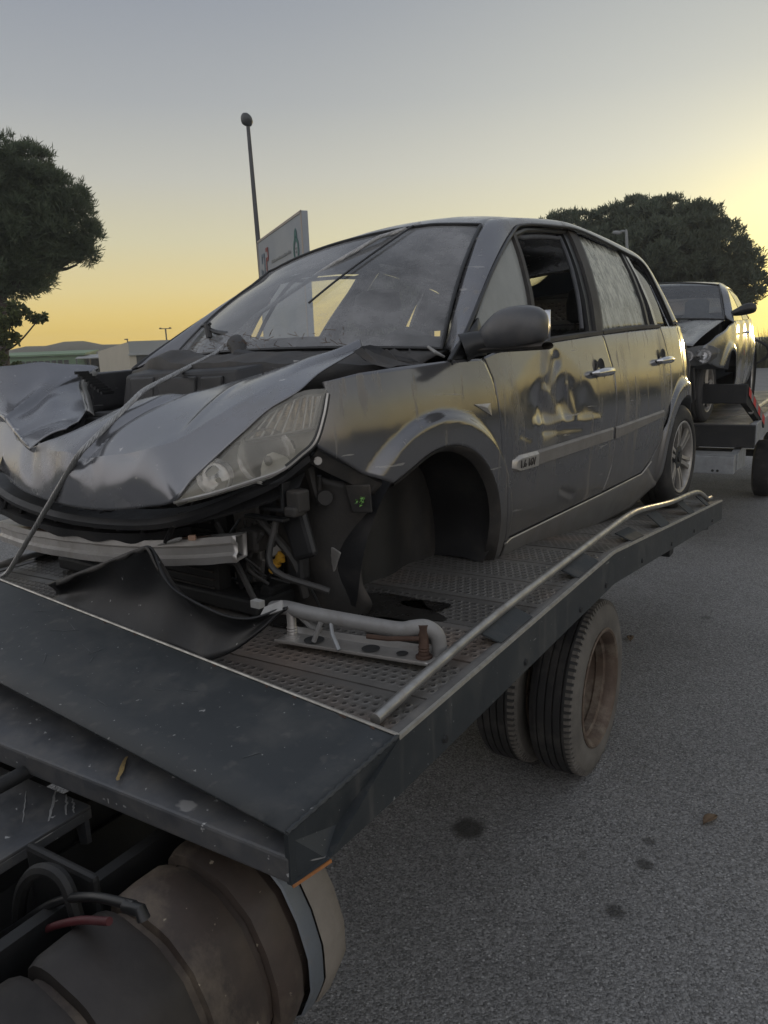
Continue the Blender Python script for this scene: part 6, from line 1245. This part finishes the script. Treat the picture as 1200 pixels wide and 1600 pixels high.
def tree(label, base, lobes, trunk, tr_r, n, blades, L, wd, mat, limbs, group=None, cat='tree', name='pine_tree', **k):
    t = thing(name, label, cat, base, group=group); mb = MB(); B = Vector(base)
    mb.tube([Vector(p) - B for p in smooth_curve(trunk, 16)], [tr_r * (1 - .5 * i / 15) for i in range(16)], 12); tk = obj('trunk', mb, 'bark', t)
    mb = MB()
    for a, b in limbs: 
        mid = (Vector(a) + Vector(b)) / 2 + Vector((0, 0, -.25)); mb.tube([Vector(p) - B for p in smooth_curve([a, tuple(mid), b], 10)], [tr_r * .35 * (1 - .8 * i / 9) + .01 for i in range(10)], 7)
    if limbs: obj('limbs', mb, 'bark', t)
    crown_mesh('crown', lobes, base, n, blades, L, wd, mat, t, **k)
    return t
RL = [((9.92, 43.89, 6.95), 1.29), ((11.14, 43.6, 7.00), 1.38), ((12.73, 43.16, 7.07), 1.38), ((14.12, 42.73, 7.28), 1.46), ((15.32, 42.31, 7.30), 1.46), ((16.65, 41.81, 6.86), 1.38), ((17.67, 41.39, 6.01), 1.29), ((18.48, 41.03, 5.06), 1.12), ((18.8, 40.88, 4.08), 0.86), ((14.17, 42.71, 5.72), 1.72), ((15.98, 42.07, 5.42), 1.89), ((17.45, 41.48, 4.51), 1.29), ((11.96, 43.38, 5.88), 1.55), ((18.34, 41.09, 3.42), 0.69), ((15.72, 42.17, 4.31), 1.29),
      ((12.5, 45.2, 6.42), 1.72), ((15.5, 44.6, 6.52), 1.81), ((14.0, 40.6, 6.02), 1.46), ((17.0, 43.6, 5.22), 1.55), ((13.4, 42.0, 4.62), 1.03)]
tree('broad dark umbrella pine with a domed crown behind the dark saloon', (14.8, 42.6, GZ), RL, [(14.8, 42.6, -.1), (14.9, 42.5, 2.0), (15.1, 42.4, 4.5), (15.2, 42.4, 5.5)], .32, 24000, 8, .24, .026, 'pine_far',
     [((14.9, 42.5, 3.2), (12.2, 43.2, 6.0)), ((15.0, 42.5, 3.4), (17.6, 41.6, 5.4)), ((15.1, 42.4, 4.2), (16.2, 43.2, 6.4)), ((14.9, 42.5, 3.6), (13.6, 41.6, 5.8))], group=None, upbias=1.1, inner=.66, clump=.46)
LL = [((-12.44, 27.3, 7.95), 1.19), ((-11.6, 27.68, 7.68), 1.10), ((-10.95, 27.95, 7.20), 0.97), ((-10.45, 28.15, 6.55), 0.70), ((-10.15, 28.26, 5.99), 0.48), ((-11.38, 27.76, 6.22), 1.23), ((-12.45, 27.3, 6.39), 1.67), ((-10.8, 28.02, 5.53), 0.55), ((-10.0, 28.31, 5.44), 0.31), ((-10.45, 28.14, 5.03), 0.29), ((-11.88, 27.55, 5.13), 0.88), ((-11.6, 27.67, 4.40), 0.35), ((-12.1, 27.4, 4.58), 0.44), ((-13.55, 26.77, 7.14), 2.02), ((-13.6, 26.74, 5.58), 1.76), ((-12.6, 29.2, 6.78), 1.58), ((-15.4, 27.5, 6.58), 2.02)]
tree('umbrella pine with a rounded green crown at the left edge of the view', (-13.0, 27.1, GZ), LL, [(-13.0, 27.1, -.1), (-12.9, 27.1, 2.5), (-12.7, 27.2, 4.2), (-12.6, 27.4, 6.0)], .26, 20000, 11, .20, .013, 'pine',
     [((-12.75, 27.15, 4.0), (-11.2, 27.8, 5.6)), ((-12.7, 27.2, 4.4), (-10.2, 28.2, 5.5)), ((-12.7, 27.2, 4.2), (-14.4, 27.0, 6.2)), ((-11.4, 27.7, 5.3), (-10.35, 28.1, 5.1)), ((-12.6, 27.4, 5.0), (-11.4, 27.8, 7.2))], upbias=.6, inner=.55, clump=.36)
BL = [((-9.37, 19.91, 3.28), .34), ((-9.02, 20.07, 3.12), .26), ((-8.74, 20.2, 3.0), .16), ((-8.52, 20.3, 3.02), .08), ((-9.43, 19.88, 2.74), .45), ((-9.21, 19.98, 2.58), .22), ((-9.44, 19.87, 2.11), .45), ((-9.3, 19.93, 1.95), .30), ((-10.0, 19.63, 2.91), .8), ((-10.2, 19.8, 2.0), .8)]
tree('leafy broadleaf shrub with hanging branches below the left pine', (-10.0, 19.7, GZ), BL, [(-10.0, 19.7, -.1), (-9.95, 19.7, 1.0), (-9.9, 19.75, 1.8), (-9.8, 19.8, 2.6)], .07, 900, 5, .10, .035, 'broadleaf',
     [((-9.9, 19.7, 1.6), (-9.1, 20.0, 3.0)), ((-9.9, 19.75, 2.0), (-8.5, 20.3, 3.02)), ((-9.9, 19.7, 1.4), (-9.3, 19.9, 2.0)), ((-9.9, 19.7, 1.8), (-9.3, 19.9, 3.3))], cat='shrub', name='broadleaf_shrub', upbias=-.2, inner=.1, clump=.16)

# ------------------------------------------------------------------ street lamp, sign board, far poles
M['pole'] = pm('dark_lamp_post', (.075, .078, .08), (.06, .062, .065), 4, (.45, .6), .2)
M['lamp_glass'] = pm('grey_lamp_lens', (.20, .21, .22), (.16, .17, .18), 5, (.2, .35))
lp = thing('street_lamp', 'tall grey street lamp with a rounded head standing behind the sign board', 'street lamp', (-3.45, 24.75, GZ))
mb = MB(); mb.tube([(0, 0, 0), (-.02, 0, 3), (-.08, 0, 6), (-.13, 0, 8.55)], [.10, .085, .068, .055], 14); obj('lamp_post', mb, 'pole', lp)
mb = MB(); ax = Vector((-.62, -.35, -.52)).normalized(); mb.lathe([(.0, .16), (.09, .15), (.17, .10), (.205, .03), (.205, .0), (.17, -.07), (.10, -.13), (.05, -.16), (.0, -.165)], (-.16, -.02, 8.66), (-ax.x, -ax.y, -ax.z), 24); hd = obj('lamp_head', mb, 'pole', lp)
mb = MB(); mb.lathe([(.19, .0), (.175, .035), (.10, .06), (.0, .068)], Vector((-.16, -.02, 8.66)) + ax * .005, ax, 24); obj('lamp_lens', mb, 'lamp_glass', lp)
l2 = thing('street_lamp', 'thin far street lamp with a short arm in front of the domed pine', 'street lamp', (10.35, 32.4, GZ))
mb = MB(); mb.tube(smooth_curve([(0, 0, 0), (-.06, 0, 4), (-.16, .03, 5.9), (-.22, .05, 6.1), (-.40, .08, 6.1)], 20), [.06] * 14 + [.045] * 6, 8); obj('lamp_post', mb, 'lamp_far', l2)
mb = MB(); mb.lathe([(0, -.2), (.06, -.15), (.08, 0), (.06, .15), (0, .2)], (-.52, .1, 6.07), (1, 0, -.1), 12); obj('lamp_head', mb, 'lamp_far', l2)
fp = thing('floodlight_pole', 'slim floodlight mast with a cross bar above the white warehouse', 'light pole', (-28.3, 106.3, GZ))
mb = MB(); mb.tube([(0, 0, 0), (-.05, 0, 5.6)], .10, 8); obj('mast', mb, 'pole', fp)
mb = MB(); mb.box((-.05, 0, 5.65), (1.6, .16, .10)); [mb.box((-.05 + dx, -.1, 5.74), (.26, .3, .10)) for dx in (-.65, .65)]; obj('cross_bar', mb, 'pole', fp, smooth=False)

SA, SB = Vector((-2.89, 20.19, 0)), Vector((-1.39, 16.04, 0))
su = (SB - SA).normalized(); sn = Vector((-su.y, su.x, 0)); sn = sn if sn.dot(-SA) > 0 else -sn
sg = thing('sign_board', 'grey totem sign board with red and blue logo and green round emblem', 'sign', (SA.x, SA.y, GZ))
SLEN = (SB - SA).length
def sp_(u, z, d=0.0): return su * u + Vector((0, 0, z)) + sn * d
mb = MB(); mb.hexa([sp_(0, 1.6), sp_(SLEN, 1.6), sp_(SLEN, 1.6, -.13), sp_(0, 1.6, -.13)], [sp_(0, 4.60), sp_(SLEN, 4.60), sp_(SLEN, 4.60, -.13), sp_(0, 4.60, -.13)]); obj('board', mb, 'sign_face', sg, smooth=False, bevel=.01)
mb = MB()
for a, b, c, d in ((0, SLEN, 4.56, 4.61), (0, .05, 1.6, 4.6), (SLEN - .06, SLEN, 1.6, 4.6)): mb.hexa([sp_(a, c), sp_(b, c), sp_(b, c, .014), sp_(a, c, .014)], [sp_(a, d), sp_(b, d), sp_(b, d, .014), sp_(a, d, .014)])
obj('board_frame', mb, 'sign_side', sg, smooth=False)
for u in (.5, SLEN - .5):
    mb = MB(); mb.hexa([sp_(u - .07, 0, -.02), sp_(u + .07, 0, -.02), sp_(u + .07, 0, -.11), sp_(u - .07, 0, -.11)], [sp_(u - .07, 1.6, -.02), sp_(u + .07, 1.6, -.02), sp_(u + .07, 1.6, -.11), sp_(u - .07, 1.6, -.11)]); obj('sign_post', mb, 'pole', sg, smooth=False)
def flat(name, polys, mat):
    mb = MB()
    for p in polys: mb.add([sp_(u, z, .012) for u, z in p], [tuple(range(len(p)))])
    return obj(name, mb, mat, sg, smooth=False, solid=.003)
rc = lambda u, z, w_, h: [(u, z), (u + w_, z), (u + w_, z + h), (u, z + h)]
flat('blue_logo', [rc(.42, 4.16, .34, .08), rc(.68, 3.70, .09, .50), rc(.42, 4.02, .09, .16), rc(.30, 3.78, .10, .12), rc(.46, 3.52, .09, .34), rc(.58, 3.40, .09, .16), rc(.40, 3.16, .08, .26), rc(.70, 3.22, .10, .16), rc(.56, 3.10, .10, .10)], 'sign_blue')
flat('red_logo', [rc(.92, 4.24, .26, .09), rc(1.12, 4.06, .09, .26), rc(.92, 4.02, .26, .09), rc(.92, 3.74, .09, .36), rc(.92, 3.62, .27, .09), rc(1.10, 3.44, .09, .24), rc(.92, 3.40, .26, .08), rc(.92, 3.02, .09, .44)], 'sign_red')
r6 = random.Random(2); ln = []
u = 1.5
while u < 3.35: w_ = r6.uniform(.05, .10); ln.append(rc(u, 3.92, w_, .05 if r6.random() < .7 else .07)); u += w_ + .03
u = 1.5
while u < 3.35: w_ = r6.uniform(.03, .05); ln.append(rc(u, 3.62, w_, .08)); u += w_ + .10
flat('faded_line', ln, 'sign_grey')
ce = (3.86, 3.92); circ = lambda r_, a0=0, n=28: [(ce[0] + r_ * .86 * math.cos(2 * math.pi * k_ / n), ce[1] + r_ * math.sin(2 * math.pi * k_ / n)) for k_ in range(n)]
o_, i_ = circ(.27), circ(.17); flat('green_emblem', [[o_[k_], o_[(k_ + 1) % 28], i_[(k_ + 1) % 28], i_[k_]] for k_ in range(28)] + [[(ce[0] - .12, ce[1] + .23), (ce[0] + .12, ce[1] + .23), (ce[0] + .10, ce[1] + .36), (ce[0] + .02, ce[1] + .43), (ce[0] - .08, ce[1] + .38)], [(ce[0] - .14, ce[1] - .21), (ce[0] + .14, ce[1] - .21), (ce[0] + .10, ce[1] - .40), (ce[0] + .0, ce[1] - .44), (ce[0] - .1, ce[1] - .34)]], 'sign_green')
flat('emblem_mark', [rc(ce[0] - .09, ce[1] + .02, .18, .03), rc(ce[0] - .07, ce[1] - .05, .14, .03)], 'sign_grey')

# ------------------------------------------------------------------ sheds on the left horizon
M['wall_beige'] = pm('pale_beige_render', (.46, .42, .34), (.40, .365, .30), .3, (.8, .9))
M['wall_grey'] = pm('grey_cladding', (.30, .31, .31), (.27, .28, .28), .3, (.6, .75))
M['green_shed'] = pm('green_cladding', (.16, .25, .15), (.13, .21, .125), .25, (.6, .8))
M['dark_open'] = pm('dark_opening', (.03, .035, .035), (.04, .04, .04), .5, (.6, .8))
wh = thing('warehouse', 'pale flat-roofed warehouse with a beige side wall behind the wreck', 'warehouse', (-22.9, 72.5, 0))
fa = Vector((1, .26, 0)).normalized(); sa = Vector((-.52, .85, 0)).normalized()
def wp_(a, b, z): return fa * a + sa * b + Vector((0, 0, z))
mb = MB(); mb.hexa([wp_(0, 0, 0), wp_(16, 0, 0), wp_(16, 13, 0), wp_(0, 13, 0)], [wp_(0, 0, 3.35), wp_(16, 0, 3.35), wp_(16, 13, 3.0), wp_(0, 13, 2.7)]); obj('wall', mb, 'wall_beige', wh, smooth=False)
mb = MB(); mb.hexa([wp_(.02, -.05, 2.2), wp_(16, -.05, 2.2), wp_(16, -.01, 2.2), wp_(.02, -.01, 2.2)], [wp_(.02, -.05, 3.40), wp_(16, -.05, 3.40), wp_(16, -.01, 3.40), wp_(.02, -.01, 3.40)]); obj('front_cladding', mb, 'wall_grey', wh, smooth=False)
mb = MB(); mb.hexa([wp_(.6, -.03, .1), wp_(6, -.03, .1), wp_(6, -.005, .1), wp_(.6, -.005, .1)], [wp_(.6, -.03, 2.1), wp_(6, -.03, 2.1), wp_(6, -.005, 2.1), wp_(.6, -.005, 2.1)]); obj('loading_door', mb, 'dark_open', wh, smooth=False)
mb = MB(); mb.hexa([wp_(-.1, -.25, 2.12), wp_(7, -.25, 2.12), wp_(7, 0, 2.12), wp_(-.1, 0, 2.12)], [wp_(-.1, -.25, 2.22), wp_(7, -.25, 2.22), wp_(7, 0, 2.25), wp_(-.1, 0, 2.25)]); obj('canopy', mb, 'wall_grey', wh, smooth=False)
mb = MB(); mb.tube([wp_(-.05, -.08, 3.3), wp_(-.05, -.08, 3.6)], .05, 6); mb.box(wp_(-.15, -.15, 3.58), (.3, .15, .1)); obj('roof_lamp', mb, 'pole', wh, smooth=False)
gs = thing('green_shed', 'long low green shed with a dark window strip on the left horizon', 'shed', (-42, 95, 0))
ga = Vector((1, .18, 0)).normalized(); gb_ = Vector((-.18, 1, 0)).normalized()
def gp(a, b, z): return ga * a + gb_ * b + Vector((0, 0, z))
mb = MB(); mb.hexa([gp(-12, 0, 0), gp(6.2, 0, 0), gp(6.2, 9, 0), gp(-12, 9, 0)], [gp(-12, 0, 2.55), gp(6.2, 0, 2.55), gp(6.2, 9, 2.9), gp(-12, 9, 2.9)]); obj('wall', mb, 'green_shed', gs, smooth=False)
mb = MB(); mb.hexa([gp(-12.2, -.5, 2.55), gp(6.5, -.5, 2.55), gp(6.5, 9.2, 3.0), gp(-12.2, 9.2, 3.0)], [gp(-12.2, -.5, 2.75), gp(6.5, -.5, 2.75), gp(6.5, 9.2, 3.2), gp(-12.2, 9.2, 3.2)]); obj('roof', mb, 'green_shed', gs, smooth=False)
for k_ in range(8):
    mb = MB(); a = -1.2 + .72 * k_; mb.hexa([gp(a, -.06, 1.35), gp(a + .55, -.06, 1.35), gp(a + .55, -.01, 1.35), gp(a, -.01, 1.35)], [gp(a, -.06, 2.0), gp(a + .55, -.06, 2.0), gp(a + .55, -.01, 2.0), gp(a, -.01, 2.0)]); obj('window', mb, 'dark_open', gs, smooth=False)
sh = thing('open_shelter', 'small white-roofed open shelter between the green shed and the warehouse', 'shelter', (-34.5, 94, GZ))
mb = MB(); mb.hexa([gp(-1.6, 0, 2.1), gp(3.2, 0, 2.1), gp(3.2, 4, 2.5), gp(-1.6, 4, 2.5)], [gp(-1.6, 0, 2.2), gp(3.2, 0, 2.2), gp(3.2, 4, 2.6), gp(-1.6, 4, 2.6)]); obj('roof', mb, 'wall_grey', sh, smooth=False)
mb = MB(); mb.hexa([gp(-1.6, 3.9, 0), gp(3.2, 3.9, 0), gp(3.2, 4, 0), gp(-1.6, 4, 0)], [gp(-1.6, 3.9, 2.5), gp(3.2, 3.9, 2.5), gp(3.2, 4, 2.5), gp(-1.6, 4, 2.5)]); obj('back_wall', mb, 'dark_open', sh, smooth=False)
for a in (-1.5, 0, 1.5, 3.0):
    mb = MB(); mb.box(gp(a, .1, 1.05), (.12, .12, 2.1)); obj('shelter_post', mb, 'pole', sh, smooth=False)
# lawn slope in front of the warehouse and tall grass at the right edge of the tarmac
mb = MB(); mb.grid([[(-34 + 1.3 * i + .5 * j, 64 + 1.0 * j, .2 + .9 * math.sin(math.pi * j / 6) * (.5 + .5 * math.sin(i * .5))) for i in range(16)] for j in range(7)]); vg = obj('grass_bank', mb, 'bank', None); vg['kind'] = 'structure'
def grass(name, n, region, L, wd, mat):
    x = region[0] + (region[1] - region[0]) * rng.random(n); y = region[2] + (region[3] - region[2]) * rng.random(n)
    h = L * (.4 + .8 * rng.random(n)) * (1 + .3 * np.sin(x * 1.7)); a = rng.random(n) * 6.28; ln_ = .25 * h
    b = np.stack([x, y, np.full(n, -.15)], 1); sd_ = np.stack([np.cos(a), np.sin(a), np.zeros(n)], 1) * wd; tipv = b + np.stack([np.cos(a + 1) * ln_, np.sin(a + 1) * ln_, h], 1)
    V = np.stack([b - sd_, b + sd_, tipv], 1).reshape(-1, 3); me = bpy.data.meshes.new(name); me.vertices.add(len(V)); me.vertices.foreach_set('co', V.astype(np.float32).ravel()); me.loops.add(n * 3); me.loops.foreach_set('vertex_index', np.arange(n * 3, dtype=np.int32)); me.polygons.add(n); me.polygons.foreach_set('loop_start', np.arange(0, n * 3, 3, dtype=np.int32)); me.polygons.foreach_set('loop_total', np.full(n, 3, dtype=np.int32)); me.update(calc_edges=True)
    me.materials.append(M[mat]); o = bpy.data.objects.new(name, me); COL.objects.link(o); o['kind'] = 'stuff'; return o
tag(grass('tall_grass', 9000, (14, 34, 43, 47), 1.6, .05, 'grassblade'), 'tall dry grass along the far edge of the tarmac at right', 'grass')
# fallen leaves and small litter on the tarmac
r7 = random.Random(5)
for (x, y), lab in (((1.20, 2.62), 'curled brown leaf on the tarmac near the right edge of the view'), ((1.49, 4.47), 'small yellowish leaf on the tarmac beside the truck wheel')):
    mb = MB(); n_ = 8; ou = []
    for k_ in range(n_ + 1):
        t = k_ / n_; w_ = .022 * math.sin(math.pi * t) ** .8; z = .004 + .010 * math.sin(math.pi * t); ou.append([(-.045 + .09 * t, -w_, z + .008), (-.045 + .09 * t, 0, z), (-.045 + .09 * t, w_, z + .010)])
    mb.grid(ou); o_ = obj('dry_leaf', mb, 'dry_leaf', None, solid=.001); o_.location = (x * GS, y * GS, GZ); o_.rotation_euler = (0, 0, r7.uniform(0, 6)); tag(o_, lab, 'leaf', 'dead leaves on the tarmac')

# unseen belt of trees at right, added for the bodywork to reflect
wl_ = []
for k_ in range(46):
    a = R(43 + 60 * k_ / 45 + r7.uniform(-.5, .5)); d = r7.uniform(44, 52); r_ = r7.uniform(.7, 1.2); wl_.append(((math.sin(a) * d, math.cos(a) * d, r7.uniform(.6, 1.8)), r_)); wl_.append(((math.sin(a) * (d + 2), math.cos(a) * (d + 2), .2), 1.3))
fw_ = crown_mesh('far_wood', wl_, (0, 0, 0), 9000, 5, .6, .12, 'pine_far', None, upbias=.6, inner=.6, clump=.6); tag(fw_, 'belt of dark trees beyond the tarmac to the right', 'woodland', kind='stuff')

# ------------------------------------------------------------------ evening haze
hm = bpy.data.materials.new('evening_haze'); hm.use_nodes = True; t = hm.node_tree; t.nodes.clear()
ho = t.nodes.new('ShaderNodeOutputMaterial'); hv = t.nodes.new('ShaderNodeVolumePrincipled'); hv.inputs['Color'].default_value = (.92, .94, .95, 1); hv.inputs['Density'].default_value = HAZE; hv.inputs['Anisotropy'].default_value = .35
t.links.new(hv.outputs[0], ho.inputs['Volume'])
M['haze'] = hm
mb = MB(); mb.box((0, 180, 7.2), (840, 560, 17.0)); hz = obj('haze', mb, 'haze', None, smooth=False); hz['kind'] = 'stuff'
